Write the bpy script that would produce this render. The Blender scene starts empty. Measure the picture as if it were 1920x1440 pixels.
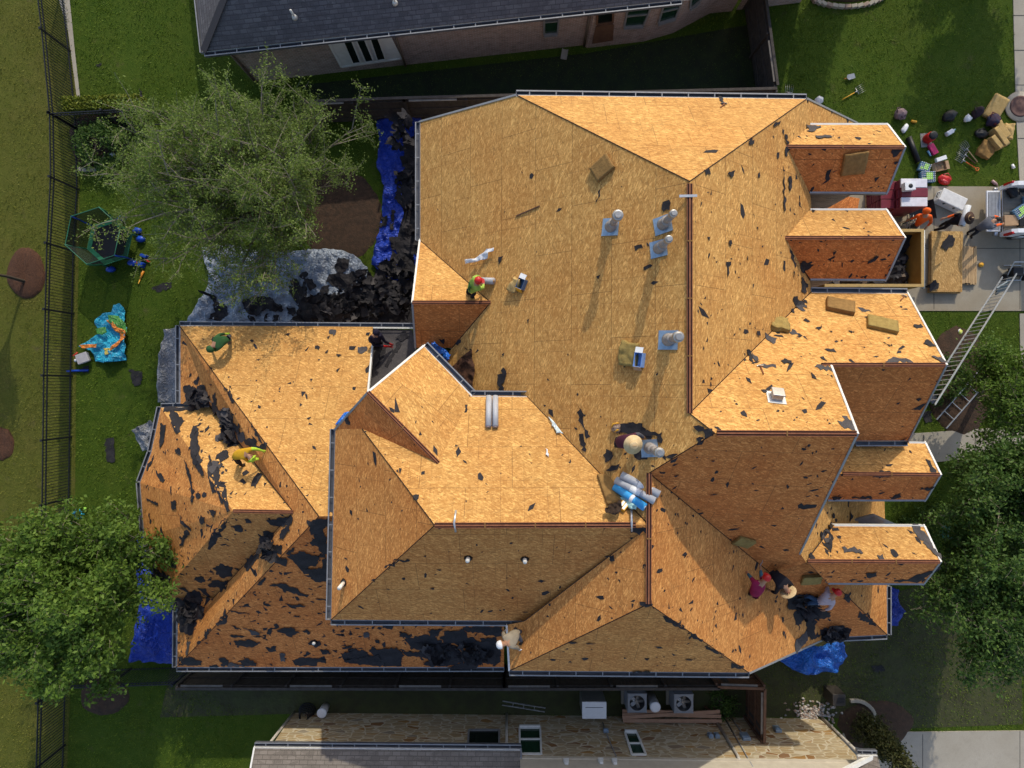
import bpy, math, random
import numpy as np
from mathutils import Vector as V, Matrix as MX, Quaternion, noise as mnoise
from mathutils.bvhtree import BVHTree
from mathutils.geometry import tessellate_polygon
R = random.Random(11)
NP = np.random.default_rng(5)
D = bpy.data
SC = bpy.context.scene
COL = SC.collection

# ---------------------------------------------------------------- camera, sky, sun, exposure
H = 24.5                 # camera height, metres
FPX = 1127.0             # focal length in pixels of a 1920 px wide frame
cam = D.objects.new('camera', D.cameras.new('camera'))
COL.objects.link(cam)
cam.location = (0, 0, H)
cam.data.sensor_width = 36
cam.data.lens = 36 * FPX / 1920
cam.data.clip_end = 500
SC.camera = cam
SUN_EL, SUN_AZ = math.radians(30.5), math.radians(12)
sdir = V((math.sin(SUN_AZ) * math.cos(SUN_EL), math.cos(SUN_AZ) * math.cos(SUN_EL), math.sin(SUN_EL)))
sl = D.lights.new('sun', 'SUN')
sl.energy = 2.0
sl.angle = math.radians(0.55)
sl.color = (1.0, 0.925, 0.75)
sun = D.objects.new('sun', sl)
sun.location = sdir * 60
sun.rotation_mode = 'QUATERNION'
sun.rotation_quaternion = sdir.to_track_quat('Z', 'Y')
COL.objects.link(sun)
w = D.worlds.new('World')
SC.world = w
w.use_nodes = True
wn = w.node_tree.nodes
sky = wn.new('ShaderNodeTexSky')
sky.sky_type = 'NISHITA'
sky.sun_disc = False
sky.sun_elevation = SUN_EL
sky.sun_rotation = SUN_AZ
sky.air_density = 1.0
sky.dust_density = 1.5
sky.ozone_density = 0.3
w.node_tree.links.new(sky.outputs[0], wn['Background'].inputs[0])
wn['Background'].inputs[1].default_value = 0.148
SC.view_settings.view_transform = 'Standard'
SC.view_settings.look = 'None'
SC.view_settings.exposure = 0.52
SC.view_settings.gamma = 1.0
SC.cycles.max_bounces = 6
SC.cycles.diffuse_bounces = 3
SC.cycles.transparent_max_bounces = 8

# ---------------------------------------------------------------- geometry helpers
def P(px, py, z=0.0):
    """where a photo pixel lies in the world at height z (the survey of the place)"""
    d = H - z
    return V(((px - 960) / FPX * d, (720 - py) / FPX * d, z))

KS = 0.93
def U(px, py, zu):
    return P(px, py, H - (H - zu) * KS)

def PL(px, py, pl):
    a, bx, by = pl
    g = bx * (px - 960) / FPX + by * (720 - py) / FPX
    return U(px, py, (a + g * H) / (1 + g))

def frame(z, x=None):
    z = V(z).normalized()
    x = V(x) if x is not None else V((1, 0, 0))
    x = x - z * x.dot(z)
    if x.length < 1e-6:
        x = V((0, 1, 0)) - z * z.y
    x.normalize()
    y = z.cross(x)
    return MX((x, y, z)).transposed()

LOC = {}
class MB:
    def __init__(s):
        s.v, s.f, s.m, s.uv = [], [], [], []
    def face(s, pts, mi=0, uv=None):
        n = len(s.v)
        s.v += [tuple(p) for p in pts]
        s.f.append(tuple(range(n, n + len(pts))))
        s.m.append(mi); s.uv.append(uv)
    def faces(s, vs, fs, mi=0):
        n = len(s.v)
        s.v += [tuple(p) for p in vs]
        for f in fs:
            s.f.append(tuple(i + n for i in f)); s.m.append(mi); s.uv.append(None)
    def box(s, c, size, rot=None, mi=0, top=1.0):
        c = V(c); hx, hy, hz = size[0] / 2, size[1] / 2, size[2] / 2
        vs = []
        for sz in (-1, 1):
            k = top if sz > 0 else 1.0
            for sx, sy in ((-1, -1), (1, -1), (1, 1), (-1, 1)):
                p = V((sx * hx * k, sy * hy * k, sz * hz))
                if rot is not None: p = rot @ p
                vs.append(c + p)
        s.faces(vs, [(3, 2, 1, 0), (4, 5, 6, 7), (0, 1, 5, 4), (1, 2, 6, 5), (2, 3, 7, 6), (3, 0, 4, 7)], mi)
    def bar(s, a, b, w, h, up=(0, 0, 1), mi=0):
        a, b = V(a), V(b); d = b - a; L = d.length
        if L < 1e-6: return
        x = d / L; u = V(up); y = u.cross(x)
        if y.length < 1e-5: y = V((0, 1, 0)).cross(x)
        if y.length < 1e-5: y = V((1, 0, 0)).cross(x)
        y.normalize(); z = x.cross(y)
        s.box((a + b) / 2, (L, w, h), MX((x, y, z)).transposed(), mi)
    def tube(s, pts, rad, n=8, mi=0, cap=True):
        pts = [V(p) for p in pts]
        if not isinstance(rad, (list, tuple)): rad = [rad] * len(pts)
        vs = []; y = None
        for i, p in enumerate(pts):
            d = (pts[min(i + 1, len(pts) - 1)] - pts[max(i - 1, 0)])
            d = d.normalized() if d.length > 1e-9 else V((0, 0, 1))
            if y is None:
                y = d.orthogonal().normalized()
            else:
                y = y - d * y.dot(d)
                y = y.normalized() if y.length > 1e-6 else d.orthogonal().normalized()
            zz = d.cross(y)
            for k in range(n):
                a = 2 * math.pi * k / n
                vs.append(p + (y * math.cos(a) + zz * math.sin(a)) * rad[i])
        fs = []
        for i in range(len(pts) - 1):
            for k in range(n):
                k2 = (k + 1) % n
                fs.append((i * n + k, i * n + k2, (i + 1) * n + k2, (i + 1) * n + k))
        if cap:
            fs.append(tuple(reversed(range(n)))); fs.append(tuple(range((len(pts) - 1) * n, len(pts) * n)))
        s.faces(vs, fs, mi)
    def lathe(s, prof, n=16, mi=0, mat=None, off=(0, 0, 0), sx=1, sy=1):
        vs = []; off = V(off)
        for r, z in prof:
            for k in range(n):
                a = 2 * math.pi * k / n
                p = V((r * math.cos(a) * sx, r * math.sin(a) * sy, z))
                if mat is not None: p = mat @ p
                vs.append(p + off)
        fs = []
        for i in range(len(prof) - 1):
            for k in range(n):
                k2 = (k + 1) % n
                fs.append((i * n + k, i * n + k2, (i + 1) * n + k2, (i + 1) * n + k))
        fs.append(tuple(reversed(range(n)))); fs.append(tuple(range((len(prof) - 1) * n, len(prof) * n)))
        s.faces(vs, fs, mi)
    def blob(s, c, r, n=10, mi=0, rough=0.0, seed=0, rot=None):
        c = V(c); r = V(r) if not isinstance(r, (int, float)) else V((r, r, r))
        m = max(4, n // 2); vs = []; fs = []
        for i in range(m + 1):
            th = math.pi * i / m
            for k in range(n):
                a = 2 * math.pi * k / n
                p = V((math.sin(th) * math.cos(a), math.sin(th) * math.sin(a), math.cos(th)))
                q = 1 + rough * mnoise.noise(p * 1.7 + V((seed * 3.1, seed, 0)))
                p = V((p.x * r.x, p.y * r.y, p.z * r.z)) * q
                if rot is not None: p = rot @ p
                vs.append(c + p)
        for i in range(m):
            for k in range(n):
                k2 = (k + 1) % n
                fs.append((i * n + k, (i + 1) * n + k, (i + 1) * n + k2, i * n + k2))
        s.faces(vs, fs, mi)
    def prism(s, pts, off, mi=0, mi2=None):
        pts = [V(p) for p in pts]; off = V(off); n = len(pts)
        s.face(pts, mi)
        b = [p + off for p in pts]
        s.face(list(reversed(b)), mi if mi2 is None else mi2)
        for i in range(n):
            j = (i + 1) % n
            s.face([pts[j], pts[i], b[i], b[j]], mi if mi2 is None else mi2)
    def build(s, name, mats, parent=None, smooth=False, bevel=0.0, world=False):
        me = D.meshes.new(name)
        off = LOC.get(parent.name, V((0, 0, 0))) if (parent is not None and world) else V((0, 0, 0))
        me.from_pydata([tuple(V(p) - off) for p in s.v] if world else s.v, [], s.f)
        if not isinstance(mats, (list, tuple)): mats = [mats]
        for m in mats: me.materials.append(m)
        me.polygons.foreach_set('material_index', s.m)
        if any(u is not None for u in s.uv):
            uvl = me.uv_layers.new(name='UVMap')
            li = 0
            for f, u in zip(s.f, s.uv):
                for k in range(len(f)):
                    if u is not None: uvl.data[li].uv = u[k]
                    li += 1
        if smooth:
            me.polygons.foreach_set('use_smooth', [True] * len(me.polygons))
        me.update()
        o = D.objects.new(name, me)
        COL.objects.link(o)
        if parent is not None: o.parent = parent
        if bevel:
            b = o.modifiers.new('bevel', 'BEVEL'); b.width = bevel; b.segments = 2; b.limit_method = 'ANGLE'
        return o

def tag(o, label=None, cat=None, group=None, kind=None):
    if label: o['label'] = label
    if cat: o['category'] = cat
    if group: o['group'] = group
    if kind: o['kind'] = kind
    return o

def thing(name, label, cat, loc=(0, 0, 0), rot=None, group=None):
    o = D.objects.new(name, None)
    COL.objects.link(o)
    o.empty_display_size = 0.2
    o.location = loc
    if rot is not None:
        o.rotation_mode = 'QUATERNION'
        o.rotation_quaternion = rot.to_quaternion() if isinstance(rot, MX) else rot
    LOC[o.name] = V(loc)
    return tag(o, label, cat, group)

def copy_tree(o, parent=None):
    c = o.copy(); COL.objects.link(c)
    if parent is not None: c.parent = parent
    for ch in list(o.children):
        copy_tree(ch, c)
    return c

# surfaces that things can rest on
SV, SF = [], []
_bvh = [None]
def solid(pts):
    n = len(SV); SV.extend([tuple(p) for p in pts]); SF.append(tuple(range(n, n + len(pts)))); _bvh[0] = None
def cast(px, py):
    if _bvh[0] is None: _bvh[0] = BVHTree.FromPolygons(SV, SF)
    d = (P(px, py, 0) - V((0, 0, H))).normalized()
    h = _bvh[0].ray_cast(V((0, 0, H)), d)
    if h[0] is None: return P(px, py, 0), V((0, 0, 1))
    n = h[1]
    return h[0], (n if n.z > 0 else -n)
def drop(x, y, zfrom=20.0):
    if _bvh[0] is None: _bvh[0] = BVHTree.FromPolygons(SV, SF)
    h = _bvh[0].ray_cast(V((x, y, zfrom)), V((0, 0, -1)))
    if h[0] is None: return V((x, y, 0)), V((0, 0, 1))
    return h[0], (h[1] if h[1].z > 0 else -h[1])
def seat(px, py, ang=0.0):
    """rest on whatever surface is there; ang = heading in degrees, 0 = photo right, 90 = photo up"""
    p, n = cast(px, py)
    a = math.radians(ang)
    return p, frame(n, (math.cos(a), math.sin(a), 0))

# ---------------------------------------------------------------- materials
class NT:
    def __init__(s, name):
        s.m = D.materials.new(name); s.m.use_nodes = True
        s.t = s.m.node_tree; s.b = s.t.nodes['Principled BSDF']
    def n(s, typ, **kw):
        x = s.t.nodes.new(typ)
        for k, v in kw.items():
            if k in x.inputs.keys() if not hasattr(x, k) else False: pass
            if hasattr(x, k): setattr(x, k, v)
            else: s.set(x, k.replace('_', ' '), v)
        return x
    def set(s, x, k, v):
        i = x.inputs[k]
        if hasattr(v, 'node') or isinstance(v, bpy.types.NodeSocket): s.t.links.new(v, i)
        else: i.default_value = v
    def link(s, a, b): s.t.links.new(a, b)
    def math(s, op, a, b=0.0, c=None):
        x = s.t.nodes.new('ShaderNodeMath'); x.operation = op
        for i, v in enumerate((a, b) if c is None else (a, b, c)):
            if isinstance(v, bpy.types.NodeSocket): s.link(v, x.inputs[i])
            else: x.inputs[i].default_value = v
        return x.outputs[0]
    def mix(s, f, a, b, mode='MIX'):
        x = s.t.nodes.new('ShaderNodeMixRGB'); x.blend_type = mode
        for i, v in enumerate((f, a, b)):
            if isinstance(v, bpy.types.NodeSocket): s.link(v, x.inputs[i])
            else: x.inputs[i].default_value = v if i == 0 else (v[0], v[1], v[2], 1)
        return x.outputs[0]
    def ramp(s, f, stops):
        x = s.t.nodes.new('ShaderNodeValToRGB'); s.link(f, x.inputs[0])
        e = x.color_ramp.elements
        while len(e) < len(stops): e.new(0.5)
        for el, (p, c) in zip(e, stops):
            el.position = p
            el.color = (c, c, c, 1) if isinstance(c, (int, float)) else (c[0], c[1], c[2], 1)
        return x.outputs[0]
    def coord(s, kind='Object', scale=(1, 1, 1), rot=0.0, loc=(0, 0, 0)):
        tc = s.t.nodes.new('ShaderNodeTexCoord'); mp = s.t.nodes.new('ShaderNodeMapping')
        s.link(tc.outputs[kind], mp.inputs[0])
        mp.inputs['Scale'].default_value = scale; mp.inputs['Rotation'].default_value = (0, 0, rot)
        mp.inputs['Location'].default_value = loc
        return mp.outputs[0]
    def noise(s, vec, scale, detail=3, rough=0.55, dist=0.0):
        x = s.t.nodes.new('ShaderNodeTexNoise'); s.link(vec, x.inputs['Vector'])
        x.inputs['Scale'].default_value = scale; x.inputs['Detail'].default_value = detail
        x.inputs['Roughness'].default_value = rough; x.inputs['Distortion'].default_value = dist
        return x.outputs['Fac']
    def vor(s, vec, scale, feature='F1', rnd=1.0):
        x = s.t.nodes.new('ShaderNodeTexVoronoi'); x.feature = feature; s.link(vec, x.inputs['Vector'])
        x.inputs['Scale'].default_value = scale; x.inputs['Randomness'].default_value = rnd
        return x
    def bump(s, h, strength=0.3, dist=0.02):
        x = s.t.nodes.new('ShaderNodeBump'); s.link(h, x.inputs['Height'])
        x.inputs['Strength'].default_value = strength; x.inputs['Distance'].default_value = dist
        s.link(x.outputs[0], s.b.inputs['Normal'])
    def fin(s, col, rough=0.8, spec=0.3, metal=0.0):
        if isinstance(col, bpy.types.NodeSocket): s.link(col, s.b.inputs['Base Color'])
        else: s.b.inputs['Base Color'].default_value = (col[0], col[1], col[2], 1)
        if isinstance(rough, bpy.types.NodeSocket): s.link(rough, s.b.inputs['Roughness'])
        else: s.b.inputs['Roughness'].default_value = rough
        s.b.inputs['Specular IOR Level'].default_value = spec
        s.b.inputs['Metallic'].default_value = metal
        return s.m

def mat(name, c1, c2=None, scale=6.0, rough=0.75, bump=0.0, metal=0.0, spec=0.3, detail=4, bd=0.02):
    t = NT(name)
    if c2 is None: c2 = tuple(x * 0.78 for x in c1)
    co = t.coord()
    f = t.noise(co, scale, detail, 0.6)
    col = t.mix(t.ramp(f, [(0.3, 0.0), (0.7, 1.0)]), c1, c2)
    if bump: t.bump(t.noise(co, scale * 3, 4, 0.6), bump, bd)
    return t.fin(col, rough, spec, metal)

def osb(name, base, light, dark, red=0.35, seed=0.0, spk=0.5):
    t = NT(name)
    uv = t.coord('UV', loc=(seed, seed * 0.7, 0))
    tones = []
    for k, (rot, su, sv) in enumerate(((0.0, 8, 36), (0.5, 9, 40), (-0.45, 7, 34), (1.4, 12, 36))):
        c = t.coord('UV', (su, sv, 1), 0.0, (seed * (k + 1), k * 3.3, 0))
        tc = t.t.nodes.new('ShaderNodeVectorRotate'); tc.rotation_type = 'Z_AXIS'
        t.link(t.coord('UV', (1, 1, 1)), tc.inputs['Vector']); tc.inputs['Angle'].default_value = rot
        mp = t.t.nodes.new('ShaderNodeMapping'); t.link(tc.outputs[0], mp.inputs[0])
        mp.inputs['Scale'].default_value = (su, sv, 1); mp.inputs['Location'].default_value = (seed + k * 7.7, k * 3.1, 0)
        v = t.vor(mp.outputs[0], 1.0)
        sep = t.t.nodes.new('ShaderNodeSeparateColor'); t.link(v.outputs['Color'], sep.inputs[0])
        tones.append(sep.outputs[0])
    a = t.math('ADD', tones[0], tones[1]); b = t.math('ADD', tones[2], tones[3])
    s_ = t.math('MULTIPLY', t.math('ADD', a, b), 0.25)
    col = t.mix(t.ramp(s_, [(0.30, 0.0), (0.52, 0.42), (0.72, 1.0)]), dark, light)
    col = t.mix(0.30, col, base)
    flk = t.ramp(tones[1], [(0.86, 0.0), (0.93, 1.0)])
    col = t.mix(t.math('MULTIPLY', flk, 0.42), col, tuple(min(1, x * 1.45) for x in light))
    flk2 = t.ramp(tones[2], [(0.90, 0.0), (0.95, 1.0)])
    col = t.mix(t.math('MULTIPLY', flk2, 0.5), col, tuple(x * 0.6 for x in dark))
    # sheet to sheet tone
    br = t.t.nodes.new('ShaderNodeTexBrick'); t.link(uv, br.inputs['Vector'])
    br.inputs['Scale'].default_value = 1.0; br.inputs['Brick Width'].default_value = 2.44; br.inputs['Row Height'].default_value = 1.22
    br.inputs['Mortar Size'].default_value = 0.008; br.inputs['Mortar Smooth'].default_value = 0.3
    br.inputs['Color1'].default_value = (1.035, 1.03, 1.03, 1); br.inputs['Color2'].default_value = (0.95, 0.945, 0.94, 1)
    br.inputs['Mortar'].default_value = (1, 1, 1, 1)
    col = t.mix(1.0, col, br.outputs['Color'], 'MULTIPLY')
    # printed and chalked lines
    sx = t.t.nodes.new('ShaderNodeSeparateXYZ'); t.link(uv, sx.inputs[0])
    def lines(co, step, wid):
        return t.math('LESS_THAN', t.math('ABSOLUTE', t.math('SUBTRACT', t.math('FRACT', t.math('DIVIDE', co, step)), 0.5)), wid / step / 2)
    l1 = lines(sx.outputs[0], 0.61, 0.014); l2 = lines(sx.outputs[1], 0.406, 0.012)
    patch = t.ramp(t.noise(uv, 0.9, 2), [(0.38, 0.15), (0.62, 1.0)])
    ll = t.math('MULTIPLY', t.math('MAXIMUM', l1, l2), t.math('MULTIPLY', patch, 0.42))
    col = t.mix(ll, col, (0.10, 0.045, 0.02))
    col = t.mix(t.math('MULTIPLY', br.outputs['Fac'], 0.62), col, (0.05, 0.025, 0.012))
    # weather stains (rusty) and dirt
    st = t.ramp(t.noise(uv, 0.45, 4, 0.6), [(0.42, 0.0), (0.72, 1.0)])
    col = t.mix(t.math('MULTIPLY', st, red), col, t.mix(1.0, col, (0.82, 0.55, 0.36), 'MULTIPLY'))
    gr = t.ramp(t.noise(uv, 1.7, 5, 0.65), [(0.5, 0.0), (0.8, 1.0)])
    col = t.mix(t.math('MULTIPLY', gr, 0.22), col, t.mix(1.0, col, (0.6, 0.58, 0.55), 'MULTIPLY'))
    big = t.ramp(t.noise(uv, 0.22, 3, 0.6), [(0.35, 0.0), (0.7, 1.0)])
    col = t.mix(t.math('MULTIPLY', big, 0.35), col, t.mix(1.0, col, (0.84, 0.80, 0.76), 'MULTIPLY'))
    # rows of nails at the sheet courses
    fu = t.math('ABSOLUTE', t.math('SUBTRACT', t.math('FRACT', t.math('DIVIDE', sx.outputs[0], 0.20)), 0.5)); fv = t.math('ABSOLUTE', t.math('SUBTRACT', t.math('FRACT', t.math('DIVIDE', sx.outputs[1], 0.61)), 0.5))
    nl = t.math('MULTIPLY', t.math('LESS_THAN', fu, 0.07), t.math('LESS_THAN', fv, 0.024))
    nl = t.math('MULTIPLY', nl, t.ramp(t.noise(uv, 3.1, 2), [(0.45, 0.0), (0.6, 0.7)]))
    col = t.mix(nl, col, (0.06, 0.035, 0.025))
    # nails and stuck crumbs of felt
    vd = t.vor(uv, 2.3)
    sp = t.math('LESS_THAN', vd.outputs['Distance'], t.math('MULTIPLY', t.ramp(t.noise(uv, 0.8, 2), [(0.45, 0.0), (0.7, 1.0)]), 0.055 * spk))
    vd2 = t.vor(uv, 6.1)
    sp2 = t.math('LESS_THAN', vd2.outputs['Distance'], t.math('MULTIPLY', t.ramp(t.noise(uv, 1.1, 3), [(0.5, 0.0), (0.72, 1.0)]), 0.085 * spk))
    col = t.mix(t.math('MAXIMUM', sp, sp2), col, (0.03, 0.022, 0.02))
    t.bump(s_, 0.25, 0.006)
    return t.fin(col, 0.82, 0.25)

OSB = osb('osb_sheathing', (0.565, 0.302, 0.085), (0.686, 0.404, 0.136), (0.389, 0.185, 0.049), 0.34, 0.0)
OSBW = osb('osb_weathered', (0.595, 0.255, 0.067), (0.717, 0.341, 0.104), (0.393, 0.147, 0.037), 0.42, 5.0, 0.7)
OSBR = osb('osb_reddish', (0.617, 0.212, 0.050), (0.740, 0.279, 0.078), (0.411, 0.120, 0.027), 0.48, 9.0, 0.8)

def brickmat(name, c1, c2, mortar, bw=0.21, rh=0.075, ms=0.012, kind='UV'):
    t = NT(name)
    uv = t.coord(kind)
    nz = t.noise(uv, 3.0, 4)
    br = t.t.nodes.new('ShaderNodeTexBrick'); t.link(uv, br.inputs['Vector'])
    br.inputs['Scale'].default_value = 1; br.inputs['Brick Width'].default_value = bw; br.inputs['Row Height'].default_value = rh
    br.inputs['Mortar Size'].default_value = ms; br.inputs['Bias'].default_value = -0.1
    br.inputs['Color1'].default_value = (*c1, 1); br.inputs['Color2'].default_value = (*c2, 1); br.inputs['Mortar'].default_value = (*mortar, 1)
    c = t.coord(kind, (1 / bw, 1 / rh, 1))
    vc = t.vor(c, 1.0); sep = t.t.nodes.new('ShaderNodeSeparateColor'); t.link(vc.outputs['Color'], sep.inputs[0])
    col = t.mix(t.ramp(sep.outputs[0], [(0.3, 0.0), (0.9, 0.6)]), br.outputs['Color'], tuple(min(1, x * 1.7) for x in c1))
    col = t.mix(t.ramp(sep.outputs[1], [(0.7, 0.0), (0.95, 0.6)]), col, tuple(x * 0.4 for x in c2))
    col = t.mix(t.math('MULTIPLY', br.outputs['Fac'], 0.7), col, mortar)
    col = t.mix(t.ramp(nz, [(0.4, 0.0), (0.75, 0.35)]), col, tuple(x * 0.5 for x in c1))
    t.bump(t.math('SUBTRACT', 1.0, br.outputs['Fac']), 0.4, 0.01)
    return t.fin(col, 0.9, 0.2)

BRICK = brickmat('brown_brick', (0.260, 0.171, 0.144), (0.389, 0.275, 0.231), (0.425, 0.390, 0.362))
BRICKT = brickmat('tan_brick', (0.36, 0.24, 0.17), (0.42, 0.30, 0.22), (0.45, 0.40, 0.34))

def shingle(name, c1, c2):
    t = NT(name)
    uv = t.coord('UV')
    br = t.t.nodes.new('ShaderNodeTexBrick'); t.link(uv, br.inputs['Vector'])
    br.inputs['Scale'].default_value = 1; br.inputs['Brick Width'].default_value = 0.30; br.inputs['Row Height'].default_value = 0.145
    br.inputs['Mortar Size'].default_value = 0.009; br.inputs['Color1'].default_value = (*c1, 1); br.inputs['Color2'].default_value = (*c2, 1)
    br.inputs['Mortar'].default_value = tuple(x * 0.35 for x in c1) + (1,)
    c = t.coord('UV', (1 / 0.3, 1 / 0.145, 1)); v = t.vor(c, 1.0)
    sep = t.t.nodes.new('ShaderNodeSeparateColor'); t.link(v.outputs['Color'], sep.inputs[0])
    col = t.mix(t.ramp(sep.outputs[0], [(0.2, 0.0), (0.9, 0.7)]), br.outputs['Color'], tuple(x * 0.6 for x in c1))
    sx = t.t.nodes.new('ShaderNodeSeparateXYZ'); t.link(uv, sx.inputs[0])
    fr = t.math('FRACT', t.math('DIVIDE', sx.outputs[1], 0.145))
    row = t.ramp(fr, [(0.0, 1.0), (0.22, 0.0)])
    col = t.mix(t.math('MULTIPLY', row, 0.55), col, tuple(x * 0.35 for x in c1))  # shadow line of each course darkened into the colour
    col = t.mix(t.ramp(t.noise(uv, 0.7, 4), [(0.4, 0.0), (0.7, 0.35)]), col, tuple(x * 0.65 for x in c2))
    col = t.mix(t.ramp(t.noise(uv, 60, 2), [(0.45, 0.0), (0.7, 0.4)]), col, tuple(min(1, x * 1.5) for x in c2))
    t.bump(fr, 0.5, 0.012)
    return t.fin(col, 0.92, 0.15)
SHD = shingle('charcoal_shingles', (0.10, 0.092, 0.10), (0.15, 0.14, 0.145))
SHB = shingle('brown_shingles', (0.17, 0.145, 0.125), (0.22, 0.19, 0.165))

def stonemat():
    t = NT('limestone_rubble')
    uv0 = t.coord('UV')
    nz = t.t.nodes.new('ShaderNodeTexNoise'); t.link(uv0, nz.inputs['Vector']); nz.inputs['Scale'].default_value = 1.6; nz.inputs['Detail'].default_value = 2
    ad = t.t.nodes.new('ShaderNodeMixRGB'); ad.blend_type = 'LINEAR_LIGHT'; ad.inputs[0].default_value = 0.10
    t.link(uv0, ad.inputs[1]); t.link(nz.outputs['Color'], ad.inputs[2])
    mp = t.t.nodes.new('ShaderNodeMapping'); t.link(ad.outputs[0], mp.inputs[0]); mp.inputs['Scale'].default_value = (2.1, 5.6, 1)
    v = t.vor(mp.outputs[0], 1.0, 'F1', 0.72); e = t.vor(mp.outputs[0], 1.0, 'DISTANCE_TO_EDGE', 0.72)
    v.distance = 'CHEBYCHEV' if False else 'EUCLIDEAN'
    sep = t.t.nodes.new('ShaderNodeSeparateColor'); t.link(v.outputs['Color'], sep.inputs[0])
    col = t.ramp(sep.outputs[0], [(0.0, (0.34, 0.24, 0.12)), (0.25, (0.42, 0.32, 0.18)), (0.5, (0.36, 0.28, 0.17)), (0.72, (0.46, 0.37, 0.23)), (0.84, (0.36, 0.20, 0.06)), (0.93, (0.22, 0.10, 0.035)), (1.0, (0.28, 0.24, 0.18))])
    col = t.mix(t.ramp(t.noise(uv0, 14, 5), [(0.35, 0.0), (0.75, 0.45)]), col, (0.22, 0.16, 0.10))
    ed = t.math('LESS_THAN', e.outputs['Distance'], 0.055)
    col = t.mix(ed, col, (0.50, 0.43, 0.31))
    t.bump(t.ramp(e.outputs['Distance'], [(0.0, 0.0), (0.15, 1.0)]), 0.5, 0.02)
    return t.fin(col, 0.9, 0.2)
STONE = stonemat()

def grassmat(name, a, b, c, dry=0.3):
    t = NT(name)
    co = t.coord('Object')
    n1 = t.noise(co, 0.35, 4, 0.6); n2 = t.noise(co, 2.6, 5, 0.7); n3 = t.noise(co, 26, 3, 0.7)
    col = t.mix(t.ramp(n2, [(0.35, 0.0), (0.68, 1.0)]), a, b)
    col = t.mix(t.ramp(n1, [(0.48, 0.0), (0.72, dry)]), col, c)
    n4 = t.noise(co, 1.1, 5, 0.7)
    col = t.mix(t.ramp(n4, [(0.60, 0.0), (0.74, 0.55)]), col, (0.14, 0.105, 0.055))
    col = t.mix(t.ramp(n3, [(0.35, 0.5), (0.6, 0.0)]), col, tuple(x * 0.35 for x in a))
    t.bump(n3, 0.9, 0.05)
    return t.fin(col, 0.9, 0.1)
GRASS = grassmat('lawn', (0.051, 0.093, 0.009), (0.082, 0.122, 0.014), (0.105, 0.116, 0.020))
GRASSD = grassmat('dry_lawn', (0.100, 0.113, 0.018), (0.134, 0.136, 0.027), (0.148, 0.113, 0.033), 0.5)

def leafmat(name, a, b, tr=0.25):
    t = NT(name)
    g = t.t.nodes.new('ShaderNodeNewGeometry')
    col = t.mix(g.outputs['Random Per Island'], a, b)
    co = t.coord('Object'); col = t.mix(t.ramp(t.noise(co, 0.9, 3), [(0.35, 0.0), (0.7, 0.5)]), col, tuple(x * 0.55 for x in a))
    t.fin(col, 0.6, 0.25)
    tl = t.t.nodes.new('ShaderNodeBsdfTranslucent'); t.link(col, tl.inputs[0])
    mx = t.t.nodes.new('ShaderNodeMixShader'); mx.inputs[0].default_value = tr
    t.link(t.b.outputs[0], mx.inputs[1]); t.link(tl.outputs[0], mx.inputs[2])
    t.link(mx.outputs[0], t.t.nodes['Material Output'].inputs[0])
    return t.m
LEAF_OAK = leafmat('oak_leaves', (0.135, 0.205, 0.038), (0.245, 0.325, 0.075), 0.42)
LEAF_MID = leafmat('green_leaves', (0.082, 0.160, 0.020), (0.185, 0.280, 0.045), 0.42)
LEAF_DRK = leafmat('dark_leaves', (0.045, 0.105, 0.018), (0.13, 0.21, 0.042), 0.35)
LEAF_CON = leafmat('conifer_leaves', (0.050, 0.060, 0.014), (0.10, 0.095, 0.03))
LEAF_HED = leafmat('hedge_leaves', (0.13, 0.17, 0.015), (0.22, 0.24, 0.03))
GBLADE = leafmat('grass_blades', (0.096, 0.171, 0.013), (0.203, 0.274, 0.028), 0.25)
GBLADED = leafmat('dry_grass_blades', (0.161, 0.178, 0.025), (0.276, 0.269, 0.054), 0.25)
BARK = mat('bark', (0.20, 0.17, 0.13), (0.12, 0.10, 0.075), 14, 0.95, 0.6)
TWIG = mat('grey_twigs', (0.25, 0.22, 0.17), (0.16, 0.14, 0.10), 9, 0.95)

def concrete(name, a, b):
    t = NT(name); co = t.coord('Object')
    col = t.mix(t.ramp(t.noise(co, 0.6, 5, 0.6), [(0.35, 0.0), (0.7, 1.0)]), a, b)
    col = t.mix(t.ramp(t.noise(co, 3.4, 6, 0.7), [(0.5, 0.0), (0.8, 0.4)]), col, tuple(x * 0.55 for x in a))
    col = t.mix(t.ramp(t.noise(co, 40, 3), [(0.4, 0.25), (0.6, 0.0)]), col, tuple(x * 0.6 for x in a))
    t.bump(t.noise(co, 40, 4), 0.2, 0.01)
    return t.fin(col, 0.9, 0.25)
CONC = concrete('concrete_drive', (0.37, 0.325, 0.255), (0.29, 0.235, 0.165))
CONCW = concrete('concrete_walk', (0.40, 0.36, 0.30), (0.34, 0.30, 0.24))
JOINT = mat('joint_line', (0.05, 0.045, 0.04), None, 5, 0.95)
MULCH = mat('mulch', (0.14, 0.062, 0.034), (0.055, 0.026, 0.016), 24, 0.95, 0.9, bd=0.05)
SOIL = mat('dark_soil', (0.075, 0.042, 0.026), (0.038, 0.025, 0.017), 6, 0.95, 0.6, bd=0.04)
TURFD = mat('shade_toned_turf', (0.058, 0.066, 0.022), (0.042, 0.040, 0.020), 1.6, 0.95, 0.8, bd=0.05)  # turf with house and tree shade darkened into it
BARKD = mat('dark_bark', (0.060, 0.048, 0.036), None, 9, 0.95)
TURFS = mat('shaded_turf', (0.028, 0.040, 0.012), (0.019, 0.022, 0.011), 2.2, 0.95, 0.6, bd=0.04)
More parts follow.
